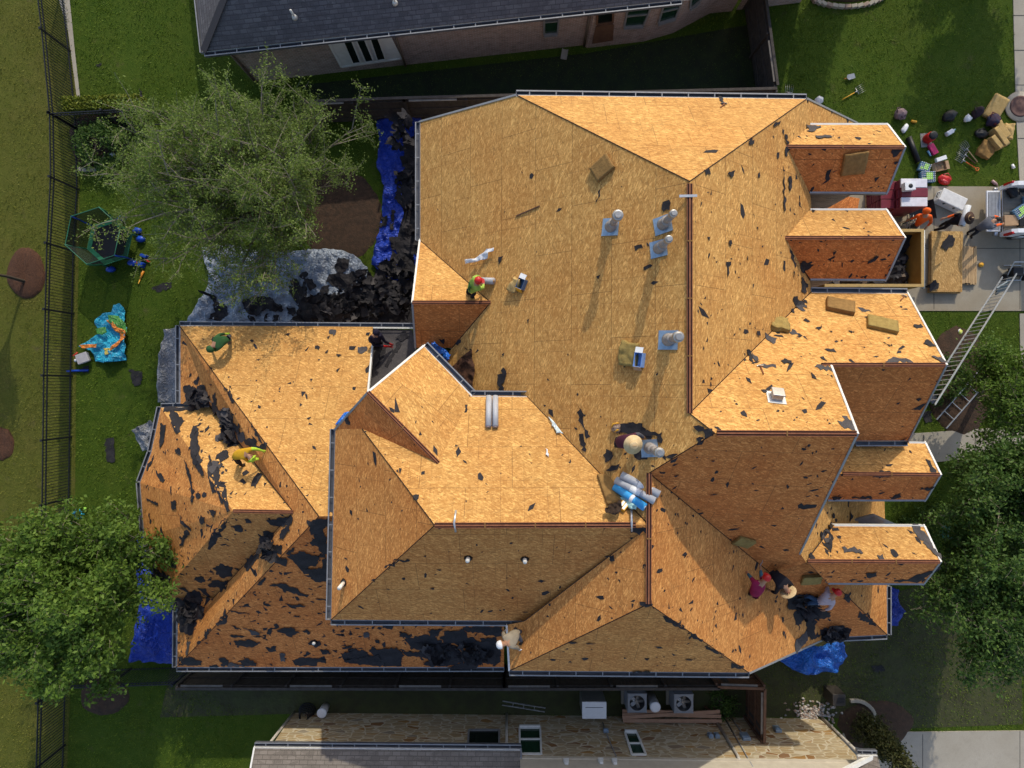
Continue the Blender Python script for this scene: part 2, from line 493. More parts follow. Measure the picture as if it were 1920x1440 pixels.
def feltmat(name, a, b, gl):
    t = NT(name); co = t.coord('Object')
    col = t.mix(t.ramp(t.noise(co, 2.2, 4), [(0.35, 0.0), (0.7, 1.0)]), a, b)
    col = t.mix(t.ramp(t.noise(co, 30, 3), [(0.5, 0.0), (0.75, 0.35)]), col, tuple(min(1, x * 2.2) for x in b))
    t.bump(t.noise(co, 7, 4), 0.35, 0.02)
    return t.fin(col, 0.8, gl)
FELT = feltmat('tar_felt', (0.014, 0.013, 0.016), (0.030, 0.027, 0.031), 0.25)
FELTG = feltmat('granule_shingle', (0.050, 0.046, 0.050), (0.085, 0.077, 0.078), 0.15)
GUT = mat('gutter_metal', (0.14, 0.145, 0.165), (0.10, 0.105, 0.125), 3, 0.45, 0, 0.3, 0.5)
TRIM = mat('white_trim', (0.74, 0.73, 0.70), (0.64, 0.63, 0.60), 5, 0.55)
TRIMG = mat('grey_drip_edge', (0.31, 0.31, 0.32), (0.24, 0.24, 0.25), 5, 0.45, 0, 0.3)  # also trim facing away from the sun, its shade put into the grey
RAFT = mat('red_brown_beam', (0.30, 0.115, 0.055), (0.20, 0.07, 0.035), 8, 0.8)
SLOTD = mat('dark_slot', (0.03, 0.010, 0.007), (0.02, 0.008, 0.006), 8, 0.9)
GALV = mat('galvanised_steel', (0.42, 0.41, 0.40), (0.33, 0.32, 0.31), 6, 0.42, 0.1, 0.6, 0.5)
FLASH = mat('blue_grey_flashing', (0.34, 0.44, 0.56), (0.24, 0.32, 0.42), 7, 0.35, 0.1, 0.5, 0.5)
PIPEP = mat('grey_painted_pipe', (0.33, 0.30, 0.28), (0.24, 0.21, 0.20), 8, 0.7)
PVC = mat('white_pvc', (0.75, 0.72, 0.66), (0.6, 0.56, 0.5), 9, 0.45)
GLASS = NT('window_glass').fin((0.008, 0.014, 0.012), 0.08, 0.5)
GLASSG = NT('green_window_glass').fin((0.012, 0.04, 0.022), 0.1, 0.5)
IRON = mat('black_iron', (0.015, 0.016, 0.022), None, 6, 0.5)
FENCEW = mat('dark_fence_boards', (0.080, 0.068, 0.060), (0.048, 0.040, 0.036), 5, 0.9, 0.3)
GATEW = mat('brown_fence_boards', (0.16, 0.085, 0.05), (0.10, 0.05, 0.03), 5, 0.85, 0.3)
CREAM = mat('cream_soffit', (0.56, 0.50, 0.40), (0.48, 0.42, 0.33), 4, 0.7)
# ---------------------------------------------------------------- the ground, drive and walks
def sheet(name, pts, m, z, kind='structure'):
    b = MB(); b.face([V((p[0], p[1], z)) for p in pts])
    o = b.build(name, m); o['kind'] = kind
    return o
S = 90
sheet('ground', [(-S, -S), (S, -S), (S, S), (-S, S)], GRASS, 0.0)
solid([(-S, -S, 0), (S, -S, 0), (S, S, 0), (-S, S, 0)])
def G(px, py, z=0.0): return P(px, py, z)
# dry verge outside the iron fence (left)
FB = [(52, -200), (131, 0), (150, 205), (154, 361), (152, 525), (148, 710), (145, 940), (138, 1200), (133, 1440), (130, 1640)]
def smooth_poly(name, pxs, m, z):
    return sheet(name, [G(x, y) for x, y in pxs], m, z)
smooth_poly('verge', [(-700, -200), (-700, 1640), (118, 1640), (126, 1440), (136, 1200), (141, 940), (143, 710), (147, 525), (149, 361), (146, 205), (126, 0), (60, -200)], GRASSD, 0.004)
smooth_poly('mow_strip', [(112, -30), (131, 0), (141, 100), (152, 195), (146, 196), (128, 60), (108, -10)], CONCW, 0.008)
# driveway and walks (right)
def slab(name, pxs, m, z0=0.0, z1=0.035):
    b = MB(); top = [G(x, y) + V((0, 0, z1)) for x, y in pxs]
    b.prism(top, (0, 0, -(z1 - z0) - 0.05))
    o = b.build(name, m); o['kind'] = 'structure'; solid(top); return o
slab('driveway', [(1516, 349), (2400, 352), (2400, 583), (1500, 583)], CONC)
slab('sidewalk', [(1896, -160), (1975, -160), (1985, 344), (1911, 344), (1905, 230), (1900, 60)], CONCW, 0, 0.030)
slab('front_path', [(1560, 812), (1720, 812), (2100, 786), (2100, 840), (1900, 850), (1740, 868), (1560, 868)], CONCW, 0, 0.032)
slab('neighbour_driveway', [(1580, 1374), (1660, 1372), (2300, 1365), (2300, 1700), (1500, 1700)], CONCW)
slab('street_walk', [(1911, 588), (1985, 588), (1995, 1362), (1921, 1362)], CONCW, 0, 0.030)
jb = MB()
def joint(a, b, w=0.02, z=0.0365):
    jb.bar(G(*a) + V((0, 0, z)), G(*b) + V((0, 0, z)), w, 0.004)
for a, b in (((1750, 353), (1750, 580)), ((1911, 353), (1911, 580)), ((1700, 466), (2100, 466)), ((1896, 30), (1980, 30)), ((1898, 95), (1980, 95)), ((1902, 160), (1980, 160)), ((1907, 260), (1980, 260)),
             ((1729, 1376), (1729, 1600)), ((1911, 1370), (1911, 1600)), ((1826, 796), (1828, 846)), ((1730, 815), (1732, 862))):
    joint(a, b)
tag(jb.build('paving_joints', JOINT), kind='structure')
# planting beds, and turf darkened for shade
def disc_poly(cx, cy, rx, ry, n=28, wob=0.06, seed=1):
    r = random.Random(seed); ph = r.random() * 6
    return [(cx + rx * (1 + wob * math.sin(3 * a + ph) + wob * 0.6 * r.uniform(-1, 1)) * math.cos(a), cy + ry * (1 + wob * math.sin(2 * a + ph) + wob * 0.6 * r.uniform(-1, 1)) * math.sin(a)) for a in [2 * math.pi * i / n for i in range(n)]]
def mound(name, pxs, m, h=0.10):
    c = V((0, 0, 0)); pts = [G(*p) for p in pxs]
    for p in pts: c += p
    c /= len(pts)
    b = MB(); rings = [(1.0, 0.006), (0.93, h * 0.7), (0.6, h), (0.25, h * 1.05)]
    vs = []; n = len(pts)
    for k, z in rings:
        for p in pts: 
            q = c + (p - c) * k; vs.append((q.x, q.y, z + 0.03 * R.random() * (k < 0.95)))
    vs.append((c.x, c.y, h)); fs = []
    for i in range(len(rings) - 1):
        for j in range(n):
            fs.append((i * n + j, i * n + (j + 1) % n, (i + 1) * n + (j + 1) % n, (i + 1) * n + j))
    for j in range(n): fs.append(((len(rings) - 1) * n + j, (len(rings) - 1) * n + (j + 1) % n, len(vs) - 1))
    b.faces(vs, fs); o = b.build(name, m, smooth=True); o['kind'] = 'structure'; return o
mound('mulch_bed', disc_poly(50, 512, 36, 47, 60, 0.04, 2), MULCH, 0.10)
mound('mulch_patch', disc_poly(4, 832, 22, 34, 30, 0.10, 4), MULCH, 0.04)
mound('oak_bed_soil', disc_poly(640, 405, 72, 92, 60, 0.06, 8), SOIL, 0.015)
mound('side_yard_shade_soil', [(560, 160), (1100, 100), (1440, 40), (1450, 165), (900, 185), (600, 190)], TURFS, 0.02)  # dirt and sparse grass, deep side-yard shade darkened into the colour
mound('shrub_bed_soil', disc_poly(190, 262, 60, 62, 24, 0.06, 9), SOIL, 0.05)
mound('corner_bed_soil', disc_poly(1640, 1360, 70, 48, 24, 0.06, 12), SOIL, 0.06)
mound('front_bed_soil', disc_poly(1800, 715, 62, 105, 26, 0.05, 14), SOIL, 0.06)
sheet('shade_toned_lawn', [G(x, y) for x, y in ((320, 1250), (1430, 1250), (1640, 1120), (1800, 1080), (1912, 1120), (1918, 1358), (1700, 1366), (1560, 1345), (560, 1338), (300, 1345))], TURFD, 0.006)  # house and tree shade put into the turf colour; side-yard strip also worn
mound('corner_mulch_bed', disc_poly(195, 1305, 45, 38, 22, 0.06, 13), SOIL, 0.05)

# ---------------------------------------------------------------- the stripped house
house = thing('house', 'large gabled house stripped to bare orange wood sheathing, in the middle of the photo', 'house', (0, 0, 0))
pw = (5.505, 0.75, 0); pe = (12.35, -0.75, 0); pu = (8.09, 0, -1.0); pd = (10.384, 0, 0.85); pe2 = (11.05, -0.75, 0); cu = (5.588, 0, -0.712)
def slope_faces(b, pts, th=0.07):
    n = V((0, 0, 0))
    for i in range(len(pts)):
        a, c = pts[i], pts[(i + 1) % len(pts)]
        n += V(((a.y - c.y) * (a.z + c.z), (a.z - c.z) * (a.x + c.x), (a.x - c.x) * (a.y + c.y)))
    n.normalize()
    if n.z < 0: n = -n; pts = list(reversed(pts))
    u = V((-n.y, n.x, 0)); u = u.normalized() if u.length > 1e-4 else V((1, 0, 0))
    v = n.cross(u)
    uv = [(p.dot(u), p.dot(v)) for p in pts]
    bt = [p + V((0, 0, -th)) for p in pts]
    for t in tessellate_polygon([[V((p.dot(u), p.dot(v), 0)) for p in pts]]):
        a, c, d = t
        if (pts[c] - pts[a]).cross(pts[d] - pts[a]).dot(n) < 0: c, d = d, c
        b.face([pts[a], pts[c], pts[d]], 0, [uv[a], uv[c], uv[d]]); solid([pts[a], pts[c], pts[d]])
        b.face([bt[a], bt[d], bt[c]], 1)
    for i in range(len(pts)):
        j = (i + 1) % len(pts)
        b.face([pts[j], pts[i], bt[i], bt[j]], 1)
def slope(pts, m=None, parent=house, name='roof_slope', th=0.07):
    b = MB(); slope_faces(b, [V(p) for p in pts], th)
    return b.build(name, [m or OSB, FENCEW], parent)
A = U(1293, 340, 8.93); B = PL(1293, 775, pw); CX = PL(1340, 812, pw); Dp = PL(1217, 887, pw); Fp = PL(1216, 1132, pw)
NW = U(968, 178, 5.55); NE = U(1513, 185, 5.38); SWc = PL(955, 1258, pw); SEc = PL(1405, 1262, pe2)
W = lambda x, y: PL(x, y, pw)
E = lambda x, y: PL(x, y, pe)
UU = lambda x, y: PL(x, y, pu)
slope([W(787, 228), NW, A, B, CX, Dp, W(1216, 982), W(988, 743), W(900, 800), W(815, 700), W(848, 652), W(920, 567), W(787, 450)])
slope([NW, NE, A])
slope([Dp + V((0, 0, 0)), Fp, SWc, W(950, 1172), W(984, 1165), W(1213, 990), W(1216, 982)], OSBW)
slope([A, NE, E(1608, 231), E(1575, 300), E(1519, 361), E(1522, 394), E(1545, 450), E(1519, 524), UU(1520, 548), B])
slope([UU(1520, 548), UU(1702, 550), UU(1775, 684), UU(1558, 684), UU(1608, 813), CX, B])
G3R = (UU(1558, 684), UU(1775, 684)); ze3 = 5.17
slope([G3R[0] + V((-0.35, 0, 0)), G3R[1], U(1703, 827, ze3), U(1590, 827, ze3)], OSBR)
slope([CX, UU(1608, 813), PL(1500, 1037, pd), PL(1512, 1055, pd), PL(1445, 1075, pe2), Dp], OSBR)
E2 = lambda x, y: PL(x, y, pe2)
slope([Dp, PL(1445, 1075, pe2), E2(1485, 1115), E2(1551, 1196), SEc, Fp], OSBW)
slope([Fp, SWc, SEc], OSBW)
# dormer gables on the drive side
def gable(rl, rr, tl, tr, bl, br, zr, ze, m1=None, m2=None, k=True):
    f = U if k else P
    a, c = f(*rl, zr), f(*rr, zr)
    slope([a, f(*tl, ze), f(*tr, ze), c], m1)
    slope([a, c, f(*br, ze), f(*bl, ze)], m2 or OSBR)
    return a, c
gable((1462, 275), (1697, 276), (1519, 233), (1664, 233), (1518, 361), (1663, 362), 6.1, 5.22)
gable((1463, 446), (1697, 446), (1519, 393), (1662, 393), (1519, 524), (1661, 525), 6.1, 5.22)
gable((1572, 888), (1764, 890), (1590, 829), (1735, 830), (1552, 938), (1735, 938), 5.63, 4.85)
gable((1513, 1052), (1764, 1053), (1564, 985), (1733, 986), (1553, 1094), (1732, 1095), 5.63, 4.85)
# left gable
GLa, GLb = U(773, 567, 4.98), W(920, 567)
slope([W(787, 450), GLa, GLb])
slope([GLa, GLb, W(848, 652), U(779, 652, 3.9)], OSBR)
# central block
C1, C2 = U(815, 985, 8.3), W(1216, 984)
CUp = lambda x, y: PL(x, y, cu)
hipl = U(679, 804, 6.45)
gr0, gr1 = U(690, 735, 7.05), CUp(822, 868)
e54 = 5.4
slope([CUp(883, 742), CUp(988, 743), C2, C1, hipl, gr1])
slope([C1, hipl, U(628, 805, e54), U(620, 1163, e54)], OSBW)
slope([C1, C2, W(1213, 990), U(984, 1165, e54), U(620, 1163, e54)], OSBW)
slope([gr0, U(795, 648, e54), CUp(883, 742), gr1])
slope([gr0, gr1, hipl, U(628, 805, e54)], OSBR)
# low left block
LE = 3.0
AP = P(598, 968, 6.7)
q0, q1 = P(336, 610, LE), P(699, 613, LE)
def LU(x, y): return PLw(x, y, (LE + 0.6 * 2.1, 0, -0.6))
def PLw(px, py, pl):
    a, bx, by = pl
    g = bx * (px - 960) / FPX + by * (720 - py) / FPX
    return P(px, py, (a + g * H) / (1 + g))
slope([q0, LU(699, 613), LU(690, 735), LU(655, 770), LU(655, 968), AP])
BR0, BR1 = P(437, 958, 6.1), P(550, 960, 6.15)
slope([q0, P(336, 757, LE), P(392, 757, 3.35), BR1, AP], OSBW)
slope([P(301, 764, LE), P(392, 762, LE), BR1, BR0])
ev = [(301, 764), (283, 848), (262, 905), (270, 1007), (293, 1060), (297, 1122)]
for i in range(5):
    slope([P(*ev[i], LE), BR0, P(*ev[i + 1], LE)], OSBW)
slope([BR0, BR1, P(400, 1122, 3.05), P(297, 1122, LE)], OSBW)
slope([BR1, AP, P(330, 1252, LE), P(331, 1122, LE), P(400, 1122, 3.2)], OSBW)
slope([AP, P(665, 968, 6.7), P(665, 1130, 4.55), P(945, 1130, 4.55), P(945, 1252, LE), P(330, 1252, LE)], OSBR)
# flat roof beside the left gable, old shingles in the shade
slope([P(696, 617, 2.88), P(773, 618, 2.88), P(779, 660, 3.0), P(800, 655, 3.1), P(775, 700, 3.25), P(688, 742, 3.5)], FELTG, th=0.05)
# low roofs on the street side
def PLw2(x, y): return PLw(x, y, (13.38, -0.75, 0))
def PR(x, y): return PLw(x, y, (10.37, 0, 0.75))
slope([PLw2(1496, 1037), PLw2(1513, 1056), PLw2(1580, 1000), PLw2(1660, 990), PLw2(1650, 700), PLw2(1575, 700)])
slope([PL(1445, 1075, pe2), PR(1485, 1116), E2(1551, 1196), P(1664, 1191, 3.88), PR(1578, 1108), PR(1600, 1075), PR(1512, 1050)], OSBR)
slope([P(1664, 1191, 3.88), P(1663, 1075, 3.88), P(1600, 1070, 5.2), PR(1578, 1108)], OSBW)
slope([P(1520, 362, 3.9), P(1540, 360, 3.9), P(1612, 372, 3.3), P(1608, 394, 3.3), P(1524, 395, 3.9)], OSBR)
# white pediment below the southern dormer
pb = MB(); pb.face([P(1560, 988, 4.9), P(1640, 966, 5.0), P(1690, 990, 4.7)]); pb.face([P(1560, 988, 4.9), P(1690, 990, 4.7), P(1690, 990, 3.8), P(1560, 988, 3.8)])
pb.prism([P(1556, 985, 5.0), P(1640, 964, 5.15), P(1640, 968, 5.1), P(1560, 989, 4.95)], (0, 0, -0.1)); pb.prism([P(1640, 964, 5.15), P(1692, 988, 4.8), P(1686, 990, 4.75), P(1640, 969, 5.1)], (0, 0, -0.1))
pb.build('pediment', TRIMG, house)

# walls under the eaves
def walls(pts, inset, m, zdrop=0.12, parent=house, name='wall'):
    n = len(pts); ar = sum(pts[i].x * pts[(i + 1) % n].y - pts[(i + 1) % n].x * pts[i].y for i in range(n))
    sg = 1 if ar > 0 else -1
    ins = []
    for i in range(n):
        a, b, c = pts[i - 1], pts[i], pts[(i + 1) % n]
        d1 = (b - a); d2 = (c - b); d1.z = 0; d2.z = 0
        n1 = V((-d1.y, d1.x, 0)).normalized() * sg if d1.length > 1e-6 else V((0, 0, 0)); n2 = V((-d2.y, d2.x, 0)).normalized() * sg if d2.length > 1e-6 else n1
        mm = n1 + n2
        mm = mm / max(0.35, 1 + n1.dot(n2))
        ins.append(V((b.x, b.y, b.z - zdrop)) + mm * inset)
    b = MB(); acc = 0
    for i in range(n):
        p, q = ins[i], ins[(i + 1) % n]
        L = math.hypot(p.x - q.x, p.y - q.y)
        b.face([p, q, V((q.x, q.y, -0.05)), V((p.x, p.y, -0.05))], 0, [(acc, p.z), (acc + L, q.z), (acc + L, 0), (acc, 0)])
        acc += L
    return b.build(name, m, parent)
walls([W(787, 228), NW, NE, E(1600, 228), U(1664, 233, 5.2), U(1697, 276, 6.05), U(1663, 362, 5.2), E(1524, 366), E(1515, 393), U(1662, 393, 5.2), U(1697, 446, 6.05), U(1661, 525, 5.2), E(1519, 524), UU(1520, 548), UU(1702, 550), UU(1775, 684), U(1703, 827, ze3), U(1590, 835, ze3), U(1560, 900, 5.2), PL(1496, 1030, pd), P(1515, 1052, 5.5), E2(1545, 1190), SEc, SWc, W(952, 1172), U(975, 1165, e54), U(620, 1163, e54), U(628, 805, e54), gr0, U(795, 648, e54), W(848, 652), U(779, 652, 3.9), GLa, W(787, 450)], 0.35, BRICKT, 0.40)
walls([P(336, 610, LE), P(775, 613, LE), P(700, 900, LE), P(945, 1130, LE), P(945, 1252, LE), P(330, 1252, LE), P(331, 1130, LE), P(297, 1122, LE), P(293, 1060, LE), P(270, 1007, LE), P(262, 905, LE), P(283, 848, LE), P(301, 764, LE), P(336, 757, LE)], 0.40, BRICKT)
walls([U(1735, 830, 4.85), U(1764, 890, 5.63), U(1735, 938, 4.85), U(1560, 938, 4.85), U(1580, 832, 4.85)], 0.3, BRICKT)
walls([U(1733, 986, 4.85), U(1764, 1053, 5.63), U(1732, 1095, 4.85), U(1560, 1094, 4.85), U(1560, 986, 4.85)], 0.3, BRICKT)
walls([P(1500, 930, 3.7), P(1640, 930, 3.7), P(1663, 1080, 3.7), P(1664, 1191, 3.7), P(1551, 1196, 3.7)], 0.3, BRICKT)

gw = MB(); dx_ = V((-0.3, 0, -0.14)); k0, k1, k2 = UU(1558, 684) + dx_, UU(1606, 813) + dx_, PL(1500, 1037, pd) + dx_
def dn_(p, z): return V((p.x, p.y, z))
for a, c in ((k0, k1), (k1, k2)): gw.face([a, c, dn_(c, 3.5), dn_(a, 3.5)], 0, [(a.y, a.z), (c.y, c.z), (c.y, 3.5), (a.y, 3.5)])
gw.build('gable_wall', BRICKT, house)
# gutters, rake trim, ridge slots
def gutter(a, b, hint, parent=house, w=0.13, dp=0.11, step=0.75, strap=True, gap=0.015, mt=None):
    a, b = V(a), V(b); d = (b - a); L = d.length; x = d / L
    o = V((-x.y, x.x, 0)).normalized()
    if o.dot(V(hint)) < 0: o = -o
    m = MB(); dz = V((0, 0, -0.03))
    i0a, i0b = a + o * gap + dz, b + o * gap + dz
    dn = V((0, 0, -dp))
    m.prism([i0a, i0b, i0b + o * 0.012, i0a + o * 0.012], dn)
    m.prism([i0a + dn + o * 0.012, i0b + dn + o * 0.012, i0b + dn + o * (w - 0.014), i0a + dn + o * (w - 0.014)], (0, 0, -0.012))
    m.prism([i0a + o * (w - 0.014), i0b + o * (w - 0.014), i0b + o * w, i0a + o * w], dn)
    m.prism([i0a + o * (w - 0.026) + V((0, 0, 0.014)), i0b + o * (w - 0.026) + V((0, 0, 0.014)), i0b + o * (w + 0.012) + V((0, 0, 0.014)), i0a + o * (w + 0.012) + V((0, 0, 0.014))], (0, 0, -0.012), 1)
    for e in (a, b):
        m.bar(e + o * (gap + 0.014) + dz - V((0, 0, dp / 2)), e + o * (gap + w - 0.016) + dz - V((0, 0, dp / 2)), 0.012, dp, mi=1)
    if strap:
        n = max(1, int(L / step))
        for i in range(1, n + 1):
            p = a + x * (L * (i - 0.5) / n) + dz + V((0, 0, 0.006))
            m.bar(p + o * gap, p + o * (gap + w - 0.03), 0.03, 0.008, mi=1)
    g = m.build('gutter', [GUT, TRIMG], parent, world=True)
    # drip edge
    m3 = MB(); m3.bar(a + V((0, 0, 0.012)) - o * 0.03, b + V((0, 0, 0.012)) - o * 0.03, 0.05, 0.008)
    m3.build('drip_edge', mt or TRIM, parent, world=True)
    return g
def rake(a, b, m=TRIM, parent=house, w=0.06):
    a, b = V(a), V(b)
    k = MB(); k.bar(a + V((0, 0, 0.014)), b + V((0, 0, 0.014)), w, 0.012); k.bar(a + V((0, 0, -0.08)), b + V((0, 0, -0.08)), 0.035, 0.16)
    return k.build('rake_trim', m, parent, world=True)
gutter(W(787, 228), W(787, 450), (-1, 0, 0), mt=TRIMG)
gutter(NW, NE, (0, 1, 0))
gutter(CUp(886, 741), U(795, 648, e54), (1, 1, 0))
gutter(CUp(883, 742), CUp(988, 743), (0, 1, 0))
gutter(U(628, 805, e54), U(620, 1163, e54), (-1, 0, 0), mt=TRIMG)
gutter(U(620, 1163, e54), U(984, 1165, e54), (0, -1, 0), mt=TRIMG)
gutter(SWc, SEc, (0, -1, 0), mt=TRIMG)
gutter(q0, P(775, 613.5, LE), (0, 1, 0))
gutter(q0, P(336, 757, LE), (-1, 0, 0), mt=TRIMG)
gutter(P(301, 764, LE), P(392, 762, LE), (0, 1, 0))
for i in range(5): gutter(P(*ev[i], LE), P(*ev[i + 1], LE), (-1, 0, 0), step=1.0, mt=TRIMG)
gutter(P(297, 1122, LE), P(400, 1122, 3.05), (0, -1, 0), mt=TRIMG)
gutter(P(331, 1126, LE), P(330, 1252, LE), (-1, 0, 0), mt=TRIMG)
gutter(P(330, 1252, LE), P(945, 1252, LE), (0, -1, 0), mt=TRIMG)
gutter(UU(1522, 548), UU(1702, 550), (0, 1, 0))
gutter(U(1703, 827, ze3), U(1606, 827, ze3), (0, -1, 0), mt=TRIMG)
gutter(P(1664, 1191, 3.88), P(1551, 1196, 3.88), (0, -1, 0), mt=TRIMG)
gutter(P(1664, 1100, 3.88), P(1664, 1191, 3.88), (1, 0, 0), mt=TRIMG)
for a, b, m in ((W(787, 228), NW, TRIMG), (NE, E(1608, 231), TRIMG), (UU(1702, 550), UU(1775, 684), TRIM), (UU(1775, 684), U(1703, 827, ze3), TRIMG),
             (UU(1558, 684), UU(1608, 813), TRIM), (UU(1608, 813), PL(1500, 1037, pd), TRIMG),
             (U(1664, 233, 5.22), U(1697, 276, 6.1), TRIM), (U(1697, 276, 6.1), U(1663, 362, 5.22), TRIMG), (U(1518, 361, 5.22), U(1663, 362, 5.22), TRIMG), (U(1519, 233, 5.22), U(1664, 233, 5.22), TRIM),
             (U(1662, 393, 5.22), U(1697, 446, 6.1), TRIM), (U(1697, 446, 6.1), U(1661, 525, 5.22), TRIMG), (U(1519, 524, 5.22), U(1661, 525, 5.22), TRIMG), (U(1519, 393, 5.22), U(1662, 393, 5.22), TRIM),
             (U(1735, 830, 4.85), U(1764, 890, 5.63), TRIM), (U(1764, 890, 5.63), U(1735, 938, 4.85), TRIMG), (U(1552, 938, 4.85), U(1735, 938, 4.85), TRIMG), (U(1704, 829.5, 4.85), U(1735, 830, 4.85), TRIM),
             (U(1733, 986, 4.85), U(1764, 1053, 5.63), TRIM), (U(1764, 1053, 5.63), U(1732, 1095, 4.85), TRIMG), (U(1553, 1094, 4.85), U(1732, 1095, 4.85), TRIMG), (U(1564, 985, 4.85), U(1733, 986, 4.85), TRIM),
             (U(795, 648, e54), gr0, TRIM), (gr0, U(628, 805, e54), TRIMG), (SEc, E2(1551, 1196), TRIMG), (W(787, 450), GLa, TRIM), (GLa, U(779, 652, 3.9), TRIMG),
             (LU(699, 640), LU(690, 735), TRIM), (SWc, W(950, 1172), TRIM)):
    rake(a, b, m)
def ridge(a, b, parent=house, w=0.062):
    a, b = V(a), V(b); x = (b - a).normalized(); y = V((-x.y, x.x, 0)).normalized()
    m = MB(); z = V((0, 0, 0.012))
    m.bar(a + z - V((0, 0, 0.008)), b + z - V((0, 0, 0.008)), w * 2.0, 0.02, mi=1)
    m.bar(a + z, b + z, 0.036, 0.04, mi=0)
    for s_ in (-1, 1): m.bar(a + y * w * s_ + z * 0.4, b + y * w * s_ + z * 0.4, 0.016, 0.025, mi=0)
    n = int((b - a).length / 1.2)
    for i in range(1, n): 
        p = a + (b - a) * (i / n) + z
        m.bar(p - y * w, p + y * w, 0.03, 0.045, mi=2)
    return m.build('ridge_slot', [RAFT, SLOTD, OSB], parent)
ridge(A + (B - A) * 0.01, B)
ridge(CX + V((0.05, 0, 0)), UU(1606, 813)); ridge(Dp, Fp); ridge(C1, C2 + (C1 - C2) * 0.06)
ridge(UU(1540, 684), UU(1772, 684), w=0.05)
ridge(U(1464, 275, 6.1), U(1695, 276, 6.1), w=0.05); ridge(U(1465, 446, 6.1), U(1695, 446, 6.1), w=0.05)
ridge(U(1580, 888, 5.63), U(1762, 890, 5.63), w=0.05); ridge(U(1514, 1052, 5.63), U(1762, 1053, 5.63), w=0.05)
ridge(GLa, GLb, w=0.05); ridge(gr0, gr1, w=0.05); ridge(BR0, BR1, w=0.05)

def seam(a, b, w=0.022, m=None):
    a, b = V(a), V(b); k = MB(); k.bar(a + V((0, 0, 0.004)), b + V((0, 0, 0.004)), w, 0.012); return k.build('seam', m or SLOTD, house)
for a, b in ((NW, A), (NE, A), (B, UU(1520, 548)), (Dp, CX), (Dp, PL(1445, 1075, pe2)), (W(988, 743), C2), (C1, hipl), (C1, U(620, 1163, e54)), (W(1213, 990), U(984, 1165, e54)), (Fp, SWc), (Fp, SEc), (W(787, 450), GLb), (GLb, W(848, 652)), (q0, AP), (AP, P(330, 1252, LE)), (BR1, P(392, 757, 3.35)), (BR1, P(400, 1122, 3.2)), (PR(1578, 1108), P(1664, 1191, 3.88)), (B, CX), (U(1463, 275, 6.1), U(1518, 361, 5.22)), (U(1464, 446, 6.1), U(1519, 524, 5.22))): seam(a, b)
# ---------------------------------------------------------------- the two neighbouring houses
def on_wall(px, py, a, b, off=0.0):
    """point of the vertical wall over the line a-b seen at a pixel of the survey photo"""
    a, b = V(a), V(b); n = V((-(b.y - a.y), b.x - a.x, 0)).normalized()
    c = V((0, 0, H)); d = P(px, py, 0) - c
    t = (a - c).dot(n) / d.dot(n)
    p = c + d * t
    if n.dot(c - a) < 0: n = -n
    return p + n * off
def quad_frame(b, q, w, dp, n, mi=0):
    for i in range(4): b.bar(q[i] + n * dp / 2, q[(i + 1) % 4] + n * dp / 2, w, dp, n, mi)
def wall_window(parent, q, a, b, glass=GLASS, fm=None, bar=None, sill=True):
    fm = fm or TRIMG
    a, b = V(a), V(b); n = V((-(b.y - a.y), b.x - a.x, 0)).normalized()
    if n.dot(V((0, 0, 0)) - a) < 0: n = -n
    pts = [on_wall(x, y, a, b) for x, y in q]
    m = MB(); quad_frame(m, pts, 0.07, 0.06, n)
    if bar is not None:
        m.bar(pts[0].lerp(pts[3], bar) + n * 0.03, pts[1].lerp(pts[2], bar) + n * 0.03, 0.06, 0.05, n)
    if sill:
        m.bar(pts[3] + n * 0.05 - V((0, 0, 0.05)), pts[2] + n * 0.05 - V((0, 0, 0.05)), 0.09, 0.12, n)
    wdw = m.build('window', fm, parent, world=True)
    g = MB()
    if bar is None: g.prism([p + n * 0.012 for p in pts], -n * 0.01); o = g.build('pane', glass, wdw); o.location = -LOC[parent.name]
    else:
        m1, m2 = pts[0].lerp(pts[3], bar), pts[1].lerp(pts[2], bar)
        g.prism([p + n * 0.012 for p in (pts[0], pts[1], m2, m1)], -n * 0.01); o = g.build('pane', glass, wdw); o.location = -LOC[parent.name]
        g = MB(); g.prism([p + n * 0.012 for p in (m1, m2, pts[2], pts[3])], -n * 0.01); o = g.build('pane', GLASSG if glass is GLASS else glass, wdw); o.location = -LOC[parent.name]
    return wdw
def pipe_on(parent, pxs, a, b, r=0.045, m=None, name='downpipe', off=0.06):
    t = MB(); t.tube([on_wall(x, y, a, b, off) for x, y in pxs], r, 8); return t.build(name, m or TRIMG, parent, True, world=True)
def uvwall(b, p0, p1, z0, z1, acc=0.0, mi=0):
    L = math.hypot(p1.x - p0.x, p1.y - p0.y)
    b.face([V((p0.x, p0.y, z1)), V((p1.x, p1.y, z1)), V((p1.x, p1.y, z0)), V((p0.x, p0.y, z0))], mi, [(acc, z1), (acc + L, z1), (acc + L, z0), (acc, z0)])
    return acc + L
nh = thing('brick_house', 'brown brick house with a charcoal shingle roof, across the shaded side yard at the top', 'house', P(600, 60, 0))
ta, tb = P(479, 153), P(1100, 84)
base = [P(479, 153), P(1094, 84.7), P(1100, 90), P(1206, 78), P(1262, 62), P(1331, 25), P(1372, 21)]
b = MB(); acc = 0
for i in range(len(base) - 1): acc = uvwall(b, base[i], base[i + 1], -0.05, 3.05, acc)
e_ = V((0.994, 0.1085, 0)); p_ = V((-0.1085, 0.994, 0))
acc = uvwall(b, base[-1], base[-1] + p_ * 8, -0.05, 3.05, acc); uvwall(b, base[0] + p_ * 9, base[0], -0.05, 3.05)
uvwall(b, P(1380, 19), P(1500, 5), -0.05, 3.0, acc)
b.build('wall', BRICK, nh, world=True)
L0 = P(382, 97, 3.0); Rr = L0 + e_ * 24.0
hip_t = 5.2
